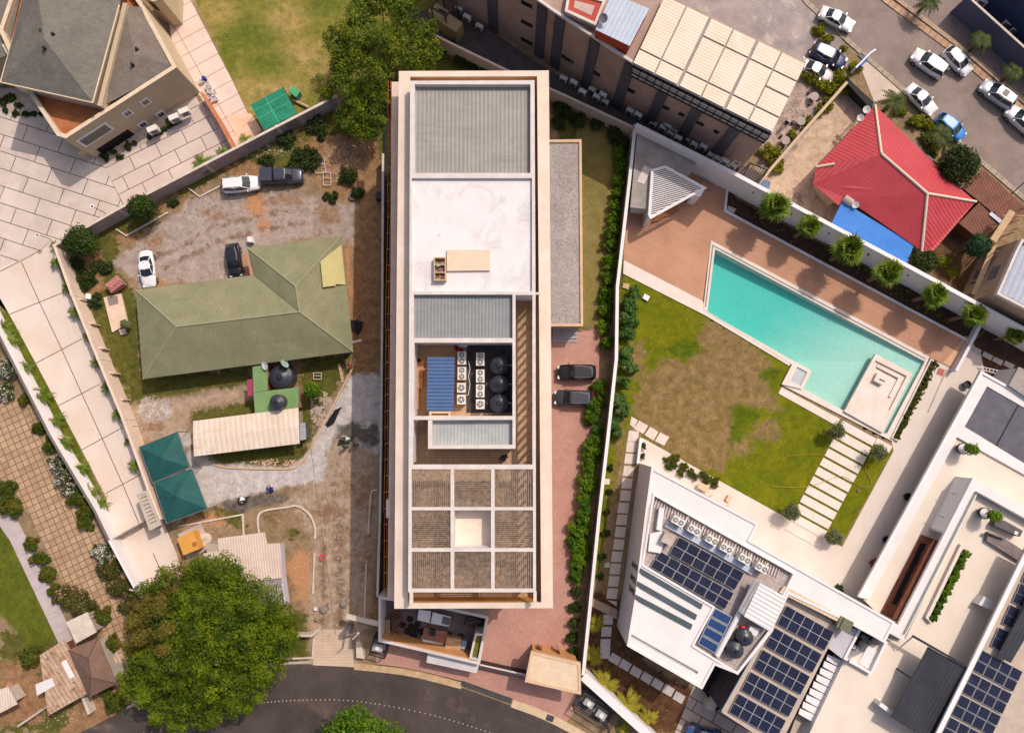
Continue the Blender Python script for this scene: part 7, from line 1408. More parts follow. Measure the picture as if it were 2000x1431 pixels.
# alley air conditioners
AB = thing('wall_ac_unit', 'x', 'air conditioner'); part('casing', MB().box(0, 0, .3, .95, .5, .75), acw, AB); part('grille', MB().box(0, -.255, .36, .6, .02, .6), acd, AB); part('bracket', MB().box(0, 0, .2, .9, .4, .1), dark, AB); AB = Proto(AB)
acs = [(1101, 152), (1121, 160), (1138, 178), (1157, 174), (1166, 188), (1178, 184), (1182, 197), (1231, 215), (1247, 223), (1277, 239), (1296, 248), (1305, 244), (1310, 259), (1318, 252), (1325, 268), (1342, 270), (1357, 281), (1375, 285), (1390, 302), (1404, 309), (1418, 314), (1433, 322), (1442, 314), (912, 32), (936, 50), (896, 15)]
al = pang(1236, 200, 1450, 320)
for k, (u, v_) in enumerate(acs): AB.put(*P(u, v_, 1.2 + (k % 3) * .5), .2 + (k % 3) * .5, al, 'boxy air conditioner at the foot of the beige block, %s from the left' % (ORD[k - 23 if k > 22 else k + 3]), 'air conditioners in the alley')
t = thing('equipment_container', 'tan generator container under a brown steel frame at the top', 'container', *P(865, 35, 2.5), 0)
cm = mat('container_tan', C(206, 176, 132), C(186, 156, 116), sc=1, stain=[(2, .62, .75, C(120, 90, 62))])
part('body', MB().prism(PP([(878, 27), (904, 45), (891, 63), (862, 45)], 2.6), 0, 2.6).prism(PP([(848, 4), (876, 22), (862, 44), (836, 22)], 2.4), 0, 2.4), cm, t); part('vent', MB().prism(PP([(858, 16), (872, 24), (868, 31), (854, 23)], 2.45), 2.4, 2.45), dark, t)
t = thing('steel_frame', 'brown steel gantry standing over the tan container', 'frame', *P(865, 30, 3), 0); sfm = mat('brown_steel', C(96, 74, 62)); c4 = [Vector(P3(*p, 4)) for p in ((842, 14), (870, 32), (892, 6), (864, -12))]
for i in range(4): part('beam', MB().tube(c4[i], c4[(i + 1) % 4], .12), sfm, t); part('post', MB().tube((c4[i].x, c4[i].y, 0), c4[i], .1), sfm, t)
# cafe yard
for k, (u, v_, c_) in enumerate(((1591, 188, 'nearest the silver sedan'), (1565, 236, 'in the middle of the yard'), (1535, 274, 'nearest the bottom bushes'))):
    x, y = P(u, v_, .8); t = thing('round_table', 'round grey table %s' % c_, 'table', x, y, 0, 0, 'round tables in the cafe yard'); part('top', MB().cyl(x, y, .72, .77, .55, .55, 24), mat('table_grey', C(184, 168, 162), C(170, 154, 148), sc=3), t); part('pedestal', MB().cyl(x, y, 0, .72, .1, .06), steelb, t); part('base', MB().cyl(x, y, 0, .06, .3), steelb, t)
    for q_ in range(3): a = q_ * 2.1 + k; part('ring_seat', MB().cyl(x + .85 * math.cos(a), y + .85 * math.sin(a), 0, .42, .18), sfm, t)
t = thing('dark_pergola', 'black metal pergola frame in the corner below the cafe yard', 'pergola', *P(1480, 338, 2.4), 0)
q = PP([(1465, 318), (1500, 332), (1482, 358), (1450, 345)], 2.4)
m = MB()
for i in range(4): m.bar((*q[i], 2.4), (*q[(i + 1) % 4], 2.4), .12, .12)
for k in range(7): s_ = (k + .5) / 7; a = Vector(q[0]).lerp(Vector(q[1]), s_); b = Vector(q[3]).lerp(Vector(q[2]), s_); m.bar((a.x, a.y, 2.38), (b.x, b.y, 2.38), .06, .06)
part('frame', m, black, t)
for a in q: part('post', MB().tube((*a, 0), (*a, 2.4), .06), black, t)
junk('blue_tarp', 'crumpled blue-grey tarp outside the cafe yard wall', 'tarp', [(1492, 350), (1505, 355), (1502, 370), (1482, 362)], 0, .3, mat('tarp_blue', C(120, 140, 176), C(96, 114, 150), sc=3))
junk('concrete_block', 'pale concrete slab block near the red roof', 'block', [(1587, 370), (1600, 366), (1603, 376), (1590, 387)], 0, .6, conc)
t = thing('bicycle', 'bicycle lying on the ground outside the red-roofed house', 'bicycle', *P(1561, 388, .2), 0)
for u, v_ in ((1558, 382), (1562, 396)):
    c = P3(u, v_, .15); m = MB(); n_ = 16
    for i in range(n_): a, b = 2 * PI * i / n_, 2 * PI * (i + 1) / n_; m.tube(c + Vector((.32 * math.cos(a), .32 * math.sin(a), 0)), c + Vector((.32 * math.cos(b), .32 * math.sin(b), .0)), .025, 4)
    part('wheel', m, tyre, t)
part('frame', MB().tube(P3(1558, 382, .2), P3(1566, 386, .25), .025).tube(P3(1566, 386, .25), P3(1562, 396, .2), .025).tube(P3(1558, 382, .2), P3(1564, 392, .25), .025), dark, t)

# ================================================================== RED-ROOFED HOUSE
red1 = mat('red_roof_main', C(204, 74, 82), C(190, 66, 74), sc=.4, rough=.5, grain=.06, corr=(pang(1708, 206, 1905, 394), .45, .035, .14), stain=[(.5, .6, .8, C(196, 74, 80)), (2.5, .66, .76, C(180, 66, 66))], streak=(pang(1708, 206, 1905, 394), C(190, 68, 72), .52, .8))  # red of the two main slopes, ribbed and streaked
red2 = mat('red_roof_ribs', C(204, 74, 80), C(190, 66, 72), sc=.4, rough=.5, grain=.06, corr=(pang(1708, 206, 1594, 327), .45, .035, .14), stain=[(.5, .6, .8, C(206, 70, 76))])
t = thing('red_roofed_house', 'house with a bright red corrugated hip roof and pale ridges', 'house', *P(1760, 350, 3), 0)
e, r_ = 3.0, 5.2
Na, Wa, Sa, Sb, Ea, R1, R2 = Q(1709, 206, e), Q(1594, 326, e), Q(1800, 491, e), Q(1824, 489, e), Q(1906, 394, e), Q(1721, 300, r_), Q(1811, 378, r_)
part('roof', MB().roof([[Na, R1, R2, Ea, Q(1866, 360, e)], [Wa, Q(1588, 360, e), Q(1637, 401, e), Q(1650, 386, e + .15), Q(1784, 478, e), Sa, R2, R1]]), red1, t); part('roof', MB().roof([[Na, Wa, R1]]), red2, t); part('roof', MB().roof([[Sa, Sb, Ea, R2]]), red2, t)
rg_ = mat('ridge_cream', C(232, 214, 190), None)
for a, b in ((Na, R1), (R1, R2), (R2, Sa), (R2, Ea)): part('ridge_cap', MB().tube(Vector(a) + Vector((0, 0, .03)), Vector(b) + Vector((0, 0, .03)), .16, 8), rg_, t)
part('ridge_cap', MB().tube(Q(1594, 326, 3.05), Q(1630, 320, 3.75), .16, 8), rg_, t)
part('wall', MB().prism(PP([(1709, 218), (1608, 328), (1604, 356), (1640, 388), (1655, 384), (1786, 470), (1818, 478), (1892, 394), (1860, 362)], 3), 0, 2.85), mat('red_house_body', C(196, 170, 150)), t)
t = thing('blue_tin_roof', 'bright blue tin lean-to roof against the tall white wall', 'lean-to', *P(1705, 455, 2.8), 0)
part('roof', MB().roof([[Q(1645, 393, 2.9), Q(1785, 478, 2.9), Q(1771, 516, 2.6), Q(1623, 439, 2.6)]], .06), mat('bright_blue_tin', C(64, 144, 232), C(54, 132, 222), sc=.5, rough=.5, corr=(pang(1645, 393, 1785, 478), .4, .03, .22)), t); part('wall', MB().prism(PP([(1650, 400), (1778, 478), (1768, 505), (1632, 438)], 2.5), 0, 2.5), conc, t)
part('cylinder', MB().tube(Q(1648, 386, 3.1), Q(1664, 397, 3.1), .45, 14), conc, thing('roof_cylinder', 'short pale tank lying where red and blue roofs meet', 'tank', *P(1656, 390, 3), 2.6))
dish('white satellite dish beside the blue tin roof', 1671, 400, 3.4, .42, (-.3, -.4), None); dish('pale satellite dish at the top corner of the red roof', 1693, 214, 3.6, .45, (-.2, -.3)); dish('pale satellite dish left of the red roof apex', 1681, 230, 3.3, .42, (-.3, -.3))
br = mat('brown_tin', C(138, 86, 66), C(118, 70, 54), sc=.8, grain=.1, rough=.7, corr=(pang(1880, 366, 1937, 340), .35, .03, .25))
t = thing('brown_shed', 'long brown tin shed roofs right of the red roof', 'shed', *P(1930, 400, 2.6), 0)
part('roof', MB().roof([[Q(1880, 367, 2.5), Q(1920, 330, 2.6), Q(1980, 385, 2.6), Q(1940, 416, 2.5)], [Q(1942, 417, 2.4), Q(1982, 386, 2.5), Q(2010, 410, 2.5), Q(1968, 440, 2.4)], [Q(1873, 436, 2.5), Q(1912, 396, 2.6), Q(1955, 436, 2.5), Q(1916, 470, 2.4)]], .06), br, t)
part('wall', MB().prism(PP([(1888, 370), (1925, 335), (2000, 405), (1965, 432)], 2.3), 0, 2.35).prism(PP([(1880, 434), (1912, 402), (1948, 436), (1916, 462)], 2.3), 0, 2.3), MATS['dark_timber'], t)
part('sheet', MB().bar(Q(1934, 416, 2.7), Q(1956, 434, 2.7), .45, .04), mat('tray_blue', C(200, 206, 222)), t)
t = thing('street_gate', 'black sliding gate between street and red-roofed house', 'gate', *P(1675, 185, 2), 0); part('leaf', MB().prism(PP([(1650, 158), (1656, 153), (1707, 200), (1698, 210)], 2), 1.8, 2.0, bottom=True), black, t); part('wall', MB().wall(PP([(1654, 158), (1704, 205)], 1.8), .2, 0, 1.8), dark, t)
t = thing('street_sign', 'long narrow blue and white sign board on a pole by the street', 'sign', *P(1692, 112, 4), 0); part('board', MB().wall(PP([(1672, 132), (1702, 102), (1711, 96)], 4), .22, 2.6, 4.0), mat('sign_white', C(226, 226, 236)), t); part('stripe', MB().wall(PP([(1681, 127), (1694, 113)], 3.9), .34, 3.2, 3.85), mat('sign_blue', C(40, 110, 196)), t); part('pole', MB().tube((*P(1690, 117, 0), 0), (*P(1690, 117, 0), 3), .08), steelb, t)
# building with bamboo scaffold, right edge
t = thing('unfinished_house', 'unfinished tan house with pale blue-grey roof at the right edge', 'house', *P(1985, 540, 7), 0)
q = PP([(1947, 574), (1983, 492), (1985, 488), (1996, 466), (2150, 540), (2150, 680)], 7.2); part('wall', MB().prism(q, 0, 6.6), mat('raw_tan_render', C(190, 160, 134), C(172, 142, 116), sc=.8, grain=.12), t); part('roof_edge', MB().slab(q, 6.6, 7.2, [inset(q, .3)], floor=6.8), beam, t)
part('roof', MB().sheet(inset(q, .5), 6.9), mat('blue_grey_ribs', C(188, 194, 208), C(176, 184, 200), sc=1, corr=(pang(1947, 574, 1983, 492) + PI / 2, .7, .04, .2)), t)
for s0, z0, z1, w_2 in ((1.0, 1.0, 2.6, 1.8), (4.2, 1.2, 2.6, 1.4), (1.2, 4.0, 5.6, 1.8)): part('window', MB().fac(P(1983, 492, 7.2), P(1947, 574, 7.2), s0, s0 + w_2, z0, z1), steelb, t)
part('window', MB().fac(P(1947, 574, 7.2), P(2150, 680, 7.2), 1.0, 4.0, 1.0, 2.6), steelb, t)
t = thing('bamboo_scaffold', 'rickety pole scaffold leaning on the unfinished house', 'scaffold', *P(1940, 500, 4), 0)
part('platform', MB().bar(P3(1978, 412, 4.8), P3(1940, 470, 4.5), .8, .12), wood, t); part('platform', MB().bar(P3(1942, 478, 3.8), P3(1903, 575, 3.2), .6, .12), wood, t)
r5 = random.Random(5); m = MB()
for k in range(14):
    s_ = k / 13; c = (1985 - 80 * s_, 400 + 180 * s_); m.tube(P3(c[0] + r5.uniform(-22, 0), c[1] + r5.uniform(-5, 20), r5.uniform(1, 4)), P3(c[0] + r5.uniform(5, 35), c[1] + r5.uniform(-14, 10), r5.uniform(3.5, 6)), .06, 5)
for k in range(8): s_ = k / 7; x, y = P(1975 - 70 * s_, 415 + 165 * s_, 3); m.tube((x, y, 0), (x + .2, y, 5.2), .07, 5)
part('poles', m, wood, t)
one('street_post', 'thin dark post leaning by the lower street kerb', 'post', MB().tube(P3(1968, 385, .5), P3(2002, 355, 4), .07), steelb)
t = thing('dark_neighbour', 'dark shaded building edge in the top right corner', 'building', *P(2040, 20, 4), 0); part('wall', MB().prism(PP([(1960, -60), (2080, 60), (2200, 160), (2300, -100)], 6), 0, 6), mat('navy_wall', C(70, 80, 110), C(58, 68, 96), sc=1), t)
for k, (u, v_) in enumerate(((1970, 45), (1985, 58), (1920, 2))): AB.put(*P(u, v_, 1.2), .2, al, 'air conditioner behind the shaded street wall, %s from the right' % ORD[k], 'air conditioners behind the street wall', 1.2)
# ================================================================== MANSION AT THE TOP LEFT
MZ = 6.3
sgl = mat('grey_shingle', C(136, 129, 119), C(120, 114, 105), sc=.5, grain=.18, gsc=7, brick=(pang(1, 161, 181, 201), .5, .3, .012, C(112, 106, 98), .5, .86), stain=[(.5, .62, .78, C(128, 110, 96))])
sgl2 = mat('grey_shingle_low', C(138, 126, 115), C(122, 111, 102), sc=.5, grain=.18, gsc=7, brick=(pang(1, 161, 181, 201), .5, .3, .012, C(112, 100, 92), .5, .86), stain=[(.6, .55, .7, C(132, 106, 88))])
mt_ = mat('mansion_wall', C(212, 190, 160), C(202, 180, 152), sc=.4, grain=.1, gsc=5)
mh = thing('beige_mansion', 'large beige mansion with grey shingle roofs at the top left', 'house', *P(150, 130, MZ), 0)
bo = PP([(54, 176), (113, 265), (130, 270), (345, 132), (278, 8), (250, -30), (40, -60), (0, 60)], MZ)
part('wall', MB().prism(bo, 0, MZ - .9), mt_, mh)
part('parapet', MB().slab(bo, MZ - .9, MZ, [inset(bo, .35)], floor=MZ - .8), mt_, mh); part('coping', MB().slab(inset(bo, -.06), MZ, MZ + .12, [inset(bo, .4)]), mat('coping_cream', C(236, 212, 184), C(220, 196, 168), sc=2), mh)
part('timber_terrace', MB().sheet(inset(bo, .37), MZ - .78), mat('terrace_timber', C(206, 132, 84), C(180, 106, 62), sc=1, brick=(pang(63, 176, 181, 205), 3, .2, .015, C(130, 76, 46), .5, .85)), mh)
part('low_roof', MB().roof([[Q(244, 12, MZ + .5), Q(277, 14, MZ + .1), Q(341, 132, MZ - .1), Q(262, 105, MZ + .9)], [Q(262, 105, MZ + .9), Q(341, 132, MZ - .1), Q(196, 210, MZ + .1)], [Q(244, 12, MZ + .5), Q(262, 105, MZ + .9), Q(196, 210, MZ + .1), Q(190, 204, MZ + .3)]], .1), sgl2, mh)
part('inner_wall', MB().wall(PP([(243, 5), (193, 206)], MZ + 1), .5, MZ - .8, MZ + .9), mt_, mh)
up_ = 8.2
part('upper_wall', MB().prism(PP([(52, 0), (12, 158), (176, 195), (226, 10), (140, -60)], up_), MZ - .8, up_ - .1), mt_, mh)
part('main_roof', MB().roof([[Q(1, 161, up_), Q(181, 201, up_), Q(87, 76, 10.8)], [Q(181, 201, up_), Q(233, 10, up_), Q(250, -60, up_), Q(72, -20, 10.8), Q(87, 76, 10.8)], [Q(1, 161, up_), Q(87, 76, 10.8), Q(72, -20, 10.8), Q(62, -70, up_)]], .15), sgl, mh)
part('fascia', MB().tube(Q(1, 161, up_), Q(181, 201, up_), .09).tube(Q(181, 201, up_), Q(233, 10, up_), .09).tube(Q(1, 161, up_), Q(50, -10, up_), .09), MATS['coping_cream'], mh)
for u, v_ in ((80, 60), (103, 66), (85, 93)): part('roof_vent', MB().cyl(*P(u, v_, 10.6), 9.9, 10.7, .22, .18, 10), dark, mh)
for u, v_ in ((266, 95), (257, 125)): part('roof_vent', MB().cyl(*P(u, v_, MZ + 1), MZ + .4, MZ + 1.1, .2, .16, 10), dark, mh)
a, b = bo[2], bo[3]
Lm = (Vector(b) - Vector(a)).length
def mfac(nm, p, q_, off, mt, par=mh, z=None):
    s0, z1 = PF(*p, a, b); s1, z0 = PF(*q_, a, b); return part(nm, MB().fac(a, b, min(s0, s1), max(s0, s1), max(0, min(z0, z1)), max(z0, z1), -.05, off), mt, par)
for k, (u, v_) in enumerate(((284, 199), (249, 221), (314, 223), (279, 243))):
    s0, z0 = PF(u, v_, a, b); o = part('window', MB().fac(a, b, s0 - .55, s0 + .55, z0 - .6, z0 + .6, -.05, .08), whitew, mh); part('pane', MB().fac(a, b, s0 - .35, s0 - .03, z0 - .35, z0 + .35, .05, .1).fac(a, b, s0 + .03, s0 + .35, z0 - .35, z0 + .35, .05, .1), glassd, o)
s0, z0 = PF(152, 278, a, b); s1, z1 = PF(222, 250, a, b); zc = (PF(188, 262, a, b)[1])
o = part('window', MB().fac(a, b, s0, s1, zc - .9, zc + 1.0, -.05, .12), whitew, mh); part('pane', MB().fac(a, b, s0 + .3, s1 - .3, zc - .65, zc + .75, .05, .15), glassd, o)
s0, _ = PF(180, 298, a, b); s1, _ = PF(262, 262, a, b); part('porch_opening', MB().fac(a, b, s0 + .6, s1, 0, 1.6, -.05, .06), black, mh)
part('balcony_front', MB().prism(PP([(113, 265), (130, 268), (118, 280), (150, 300), (160, 300), (165, 292)], 3) if False else PP([(120, 268), (150, 262), (168, 285), (150, 300)], 2.2), 0, 2.2), mt_, mh)
for k in range(11): s_ = (k + .5) / 11; part('quoin', MB().box(*P(277 + 60 * s_, 22 + 106 * s_, MZ), MZ - .5, .5, .4, .55, -1.1), mat('quoin_brown', C(130, 92, 72)), mh)
t = thing('mansion_wing', 'narrow beige wing with a brown window at the top edge', 'building', *P(290, 5, 5), 0); q = PP([(283, -60), (318, -50), (316, -2), (300, 2), (280, -6)], 5.5); part('wall', MB().prism(q, 0, 5.5), mt_, t)
s_, z_ = PF(304, 20, q[4], q[3]); part('window', MB().fac(q[4], q[3], .2, 1.0, 3.2, 4.8), glassd, t); part('coping', MB().slab(inset(q, -.1), 5.5, 5.6, [inset(q, .2)]), MATS['coping_cream'], t)
t = thing('neighbour_wing', 'grey shingled wing of the mansion at the left edge', 'building', *P(10, 60, 5), 0); part('wall', MB().prism(PP([(-80, -40), (30, -40), (12, 100), (-80, 130)], 5.5), 0, 5.3), mt_, t); part('roof', MB().roof([[Q(-80, -40, 6), Q(46, -40, 6), Q(14, 108, 5.5), Q(-80, 150, 5.5)]]), sgl, t)
part('drainpipe_wall', MB().wall(PP([(6, 86), (16, 104)], 5.8), .4, 0, 5.8), MATS['coping_cream'], t)
for k, (u, v_) in enumerate(((299, 253), (341, 230), (360, 218), (190, 215))): AB.put(*P(u, v_, 1.6), .6 if k < 3 else MZ, pang(130, 290, 395, 180), 'cream air conditioner on the beige mansion, %s' % ('left of three at the foot of the wall', 'middle of three at the foot of the wall', 'right of three at the foot of the wall', 'alone up on the parapet')[k], 'air conditioners of the mansion', 1.3)
bw = mat('gravel_bed', C(206, 188, 178), C(176, 158, 148), sc=2, grain=.3)
struct('planting_bed', MB().sheet(PP([(170, 285), (345, 215), (355, 238), (215, 320), (198, 325)]), .03), bw); struct('planting_bed', MB().sheet(PP([(-20, 175), (60, 170), (85, 225), (-20, 215)]), .03), bw)
for k, (u, v_, u2, v2) in enumerate(((180, 403, 207, 417), (73, 459, 100, 468))):
    t = thing('lamp_post', 'short lamp post with a white ring head on the estate slabs, %s' % ('right one' if k == 0 else 'left one'), 'lamp post', *P(u2, v2), 0, 0, 'lamp posts on the estate slabs'); top = Vector(P3(u, v_, 2.6)); bx, by = P(u2, v2)
    part('post', MB().tube((bx, by, 0), (bx, by, 2.4), .04).tube((bx, by, 2.4), top, .035), dark, t); part('lamp_head', MB().cyl(top.x, top.y, 2.55, 2.62, .26, .26, 20), whitew, t); part('lens', MB().cyl(top.x, top.y, 2.62, 2.64, .15, .15, 16), steelb, t)
# green canopy, box, buckets
gtr = mat('green_sheet', C(22, 146, 112), C(14, 120, 92), sc=.5, rough=.4, grain=.06, corr=(pang(489, 205, 552, 171), .3, .02, .1))
t = thing('green_shelter', 'bright green corrugated sheet shelter on the lawn edge by the wall', 'shelter', *P(535, 212, 2.4), 0)
q = [Q(489, 205, 2.4), Q(552, 171, 2.4), Q(580, 221, 2.4), Q(516, 255, 2.4)]; part('roof', MB().roof([q], .05), gtr, t)
m = MB(); V_ = [Vector(p) + Vector((0, 0, .04)) for p in q]
for s_ in (.25, .55): m.bar(V_[0].lerp(V_[3], s_), V_[1].lerp(V_[2], s_), .06, .03)
m.bar(V_[0].lerp(V_[1], .45), V_[3].lerp(V_[2], .45), .06, .03); part('battens', m, mat('green_light', C(90, 196, 150)), t)
for p in q: part('post', MB().tube((p[0], p[1], 0), p, .06), steelb, t)
one('green_cube', 'small green box standing right of the green shelter', 'box', MB().prism(PP([(572, 168), (586, 179), (578, 190), (563, 178)], 1.1), 0, 1.1), mat('green_box', C(84, 180, 130), C(70, 164, 116), sc=2))
one('timber_log', 'pale log lying between green box and estate wall', 'log', MB().tube(P3(572, 195, .2), P3(605, 211, .3), .18, 8), wood)
r6 = random.Random(2); bp = None
for k in range(15):
    u, v_ = 391 + r6.uniform(0, 24), 158 + r6.uniform(0, 38); u += (v_ - 158) * .25; x, y = P(u, v_, .3)
    if bp is None: bp = one('bucket', 'white bucket in the cluster beside the mansion walkway', 'bucket', MB().lathe(x, y, [(.16, .03), (.22, .5), (.18, .5), (.14, .2)], 14), whitew, 'white buckets by the walkway'); B0 = bp.location.copy(); xy = (x, y)
    else: o = bp.copy(); COL.objects.link(o); o.location = B0 + Vector((x - xy[0], y - xy[1], 0))
one('bucket', 'blue drum among the white buckets by the walkway', 'bucket', MB().lathe(*P(399, 154, .4), [(.24, .03), (.24, .7), (.1, .72)], 14), mat('blue_drum', C(40, 60, 140)))
# bottom left huts
rustm = mat('rusty_tin', C(210, 184, 158), C(176, 130, 100), sc=.8, grain=.12, corr=(pang(77, 1279, 120, 1248), .5, .03, .2), stain=[(1.4, .56, .66, C(120, 78, 54))])
t = thing('rusty_shed', 'patchwork rusty tin shed at the bottom left', 'shed', *P(125, 1320, 2.4), 0)
part('roof', MB().roof([[Q(77, 1279, 2.3), Q(126, 1248, 2.4), Q(147, 1285, 2.5), Q(170, 1354, 2.5), Q(94, 1397, 2.2)]], .06), rustm, t)
part('new_sheet', MB().bar(Q(124, 1290, 2.55), Q(141, 1323, 2.6), .62, .04), white, t); part('new_sheet', MB().roof([[Q(69, 1336, 2.1), Q(101, 1323, 2.45), Q(108, 1338, 2.45), Q(72, 1358, 2.1)]], .04), white, t)
part('wall', MB().prism(PP([(86, 1284), (122, 1258), (160, 1350), (98, 1385)], 2), 0, 2.1), MATS['dark_timber'], t)
t = thing('brown_pyramid_hut', 'square hut with a dark brown pyramid roof', 'hut', *P(180, 1305, 2.8), 0)
bp_ = mat('brown_shingle', C(136, 106, 90), C(120, 92, 80), sc=.8, grain=.18, corr=(pang(133, 1268, 191, 1245), .35, .02, .08))
c4 = [Q(133, 1269, 2.6), Q(191, 1245, 2.6), Q(228, 1334, 2.6), Q(173, 1362, 2.6)]; r1_, r2_ = Q(172, 1285, 3.6), Q(177, 1322, 3.6)
part('roof', MB().roof([[c4[0], c4[1], r1_], [c4[1], c4[2], r2_, r1_], [c4[2], c4[3], r2_], [c4[3], c4[0], r1_, r2_]], .08), bp_, t)
for x_, y_ in ((c4[0], r1_), (c4[1], r1_), (r1_, r2_), (c4[2], r2_), (c4[3], r2_)): part('ridge_cap', MB().tube(x_, y_, .06), mat('ridge_brown', C(104, 78, 68)), t)
part('wall', MB().prism(PP([(142, 1274), (188, 1255), (220, 1330), (176, 1352)], 2.5), 0, 2.5), conc, t)
t = thing('white_cabin', 'small white flat-roofed cabin half hidden by pink blossom', 'cabin', *P(155, 1228, 2.2), 0); q = PP([(129, 1214), (170, 1195), (188, 1234), (148, 1256)], 2.2); part('roof', MB().prism(q, 2.05, 2.2, bottom=True), wallcap, t); part('wall', MB().prism(inset(q, .15), 0, 2.04), wall_g, t)
t = thing('tin_hut', 'pale ribbed tin hut roof at the left edge', 'hut', *P(15, 1360, 2), 0); part('roof', MB().roof([[Q(-40, 1360, 2.1), Q(15, 1340, 2.2), Q(34, 1374, 2.2), Q(8, 1388, 2.1), Q(-40, 1410, 2.1)]], .06), tinp, t); part('wall', MB().prism(PP([(-38, 1364), (12, 1346), (28, 1370), (-38, 1404)], 2), 0, 2.0), conc, t)
one('brick_strip', 'pink plaster strip leaning beside the pale tin hut', 'board', MB().bar(P3(14, 1336, .6), P3(38, 1362, .5), .5, .4), mat('house_wall_pink', C(206, 150, 128)))
one('low_wall', 'thin grey wall from the rusty shed to the lower left', 'wall', MB().wall(PP([(84, 1384), (34, 1418)], .8), .25, 0, .8), conc)
one('low_wall', 'tan wall stub under the rusty shed corner', 'wall', MB().wall(PP([(160, 1358), (174, 1394)], 1.2), .35, 0, 1.2), wallcap)
one('concrete_pad', 'grey concrete pad right of the brown pyramid hut', 'pad', MB().prism(PP([(194, 1248), (212, 1242), (238, 1290), (245, 1310), (218, 1330), (200, 1290)]), 0, .08), mat('pad_lilac', C(206, 194, 196), C(190, 178, 180), sc=1))
junk('timber_crate', 'orange-brown crate right of the pyramid hut', 'crate', [(212, 1288), (224, 1282), (230, 1294), (217, 1298)], .08, .6, oakb)
# rubble and clutter in the lot
r7 = random.Random(12); rub = mat('rubble_chunk', C(196, 178, 164), C(170, 142, 122), sc=3)
def rubble(label, cx, cy, a, b, n, s0, s1, mt):
    m = MB()
    for k in range(n):
        q, w = r7.uniform(0, 2 * PI), math.sqrt(r7.random()); x, y = P(cx + a * w * math.cos(q), cy + b * w * math.sin(q)); s = r7.uniform(s0, s1); ang_ = r7.uniform(0, 3); nn_ = r7.randint(4, 6)
        pl = [(x + s * r7.uniform(.5, 1) * math.cos(ang_ + 2 * PI * i / nn_), y + s * r7.uniform(.5, 1) * math.sin(ang_ + 2 * PI * i / nn_)) for i in range(nn_)]; m.prism(pl, 0, s * r7.uniform(.2, .7))
    o = one('rubble', label, 'rubble', m, mt); o['kind'] = 'stuff'
    for k_ in ('category',): pass
rubble('heap of broken white concrete beside the rear yard tree', 628, 798, 22, 34, 420, .05, .26, rub)
rubble('scatter of broken pale tiles left of the long cream shed', 300, 800, 24, 28, 260, .04, .18, rub)
rubble('loose stones and litter at the top of the dark lane', 665, 315, 40, 40, 420, .04, .16, mat('litter', C(206, 180, 164), C(150, 110, 90), sc=3))
rubble('stones on the weedy patch below the estate wall', 520, 295, 70, 12, 120, .04, .15, rub)
rubble('small stones scattered round the orange dirt', 600, 1130, 28, 60, 120, .03, .1, rub)
rubble('bits of debris on the grass by the curved kerb', 540, 903, 55, 6, 120, .04, .18, mat('litter2', C(232, 214, 190), C(200, 100, 80), sc=5))
rubble('pebbles near the round inspection cover', 400, 1025, 40, 14, 90, .04, .14, rub)
rubble('scattered rocks on the bare soil at the lower left', 110, 1400, 60, 20, 80, .04, .12, rub)
rubble('chalky debris on the cafe yard floor', 1545, 225, 26, 30, 160, .04, .14, rub)
rubble('litter and leaf bits scattered over the dirt lane', 670, 1020, 45, 150, 220, .04, .13, mat('litter3', C(150, 120, 92), C(226, 214, 200), sc=4))
rubble('dark clods along the edge of the gravel lot', 480, 395, 170, 40, 260, .04, .14, mat('clods', C(130, 104, 84), C(190, 166, 146), sc=4))
for nm_, lb, pts in (('metal_frame', 'white two-bay metal frame lying in the weeds, left', [(613, 305), (632, 306), (636, 337), (616, 338)]), ('metal_frame', 'white two-bay metal frame lying in the weeds, right', [(631, 335), (646, 337), (646, 362), (631, 361)]), ('metal_frame', 'thin square frame on the grass behind the green-roofed house', [(612, 728), (628, 728), (627, 741), (612, 740)])):
    m = MB(); q = [P3(*p, .3) for p in pts]
    for i in range(4): m.tube(q[i], q[(i + 1) % 4], .05)
    m.tube(q[0].lerp(q[3], .45), q[1].lerp(q[2], .45), .05); one(nm_, lb, 'frame', m, wallcap)
one('old_tyre', 'old tractor tyre lying at the top of the lane', 'tyre', MB().lathe(*P(689, 384, .2), [(.3, 0), (.5, 0), (.54, .15), (.5, .32), (.3, .32), (.3, .05)], 24), mat('dusty_rubber', C(120, 108, 100), C(96, 86, 80), sc=4))
one('timber_plank', 'pale plank leaning on the grass behind the green-roofed house', 'plank', MB().bar(P3(662, 711, .4), P3(670, 746, .1), .35, .08), wood)
one('white_plank', 'short white board on the dark lane by the green roof', 'plank', MB().bar(P3(689, 668, .15), P3(706, 664, .15), .28, .06), white)
one('black_bin', 'black bin against the lane wall', 'bin', MB().box(*P(741, 384, .5), 0, .7, .9, 1.0), dark)
one('red_ring', 'pink-red plastic ring on the orange dirt', 'ring', MB().wall(PP([(629 + 5 * math.cos(a_), 1088 + 6 * math.sin(a_)) for a_ in np.linspace(0, 6.1, 14)]), .12, 0, .12), mat('pink_plastic', C(232, 60, 90)))
one('white_bucket', 'white bucket beside the grey sand heaps near the lane mouth', 'bucket', MB().lathe(*P(617, 1188, .3), [(.16, 0), (.22, .45), (.17, .45), (.1, .2)], 14), whitew)
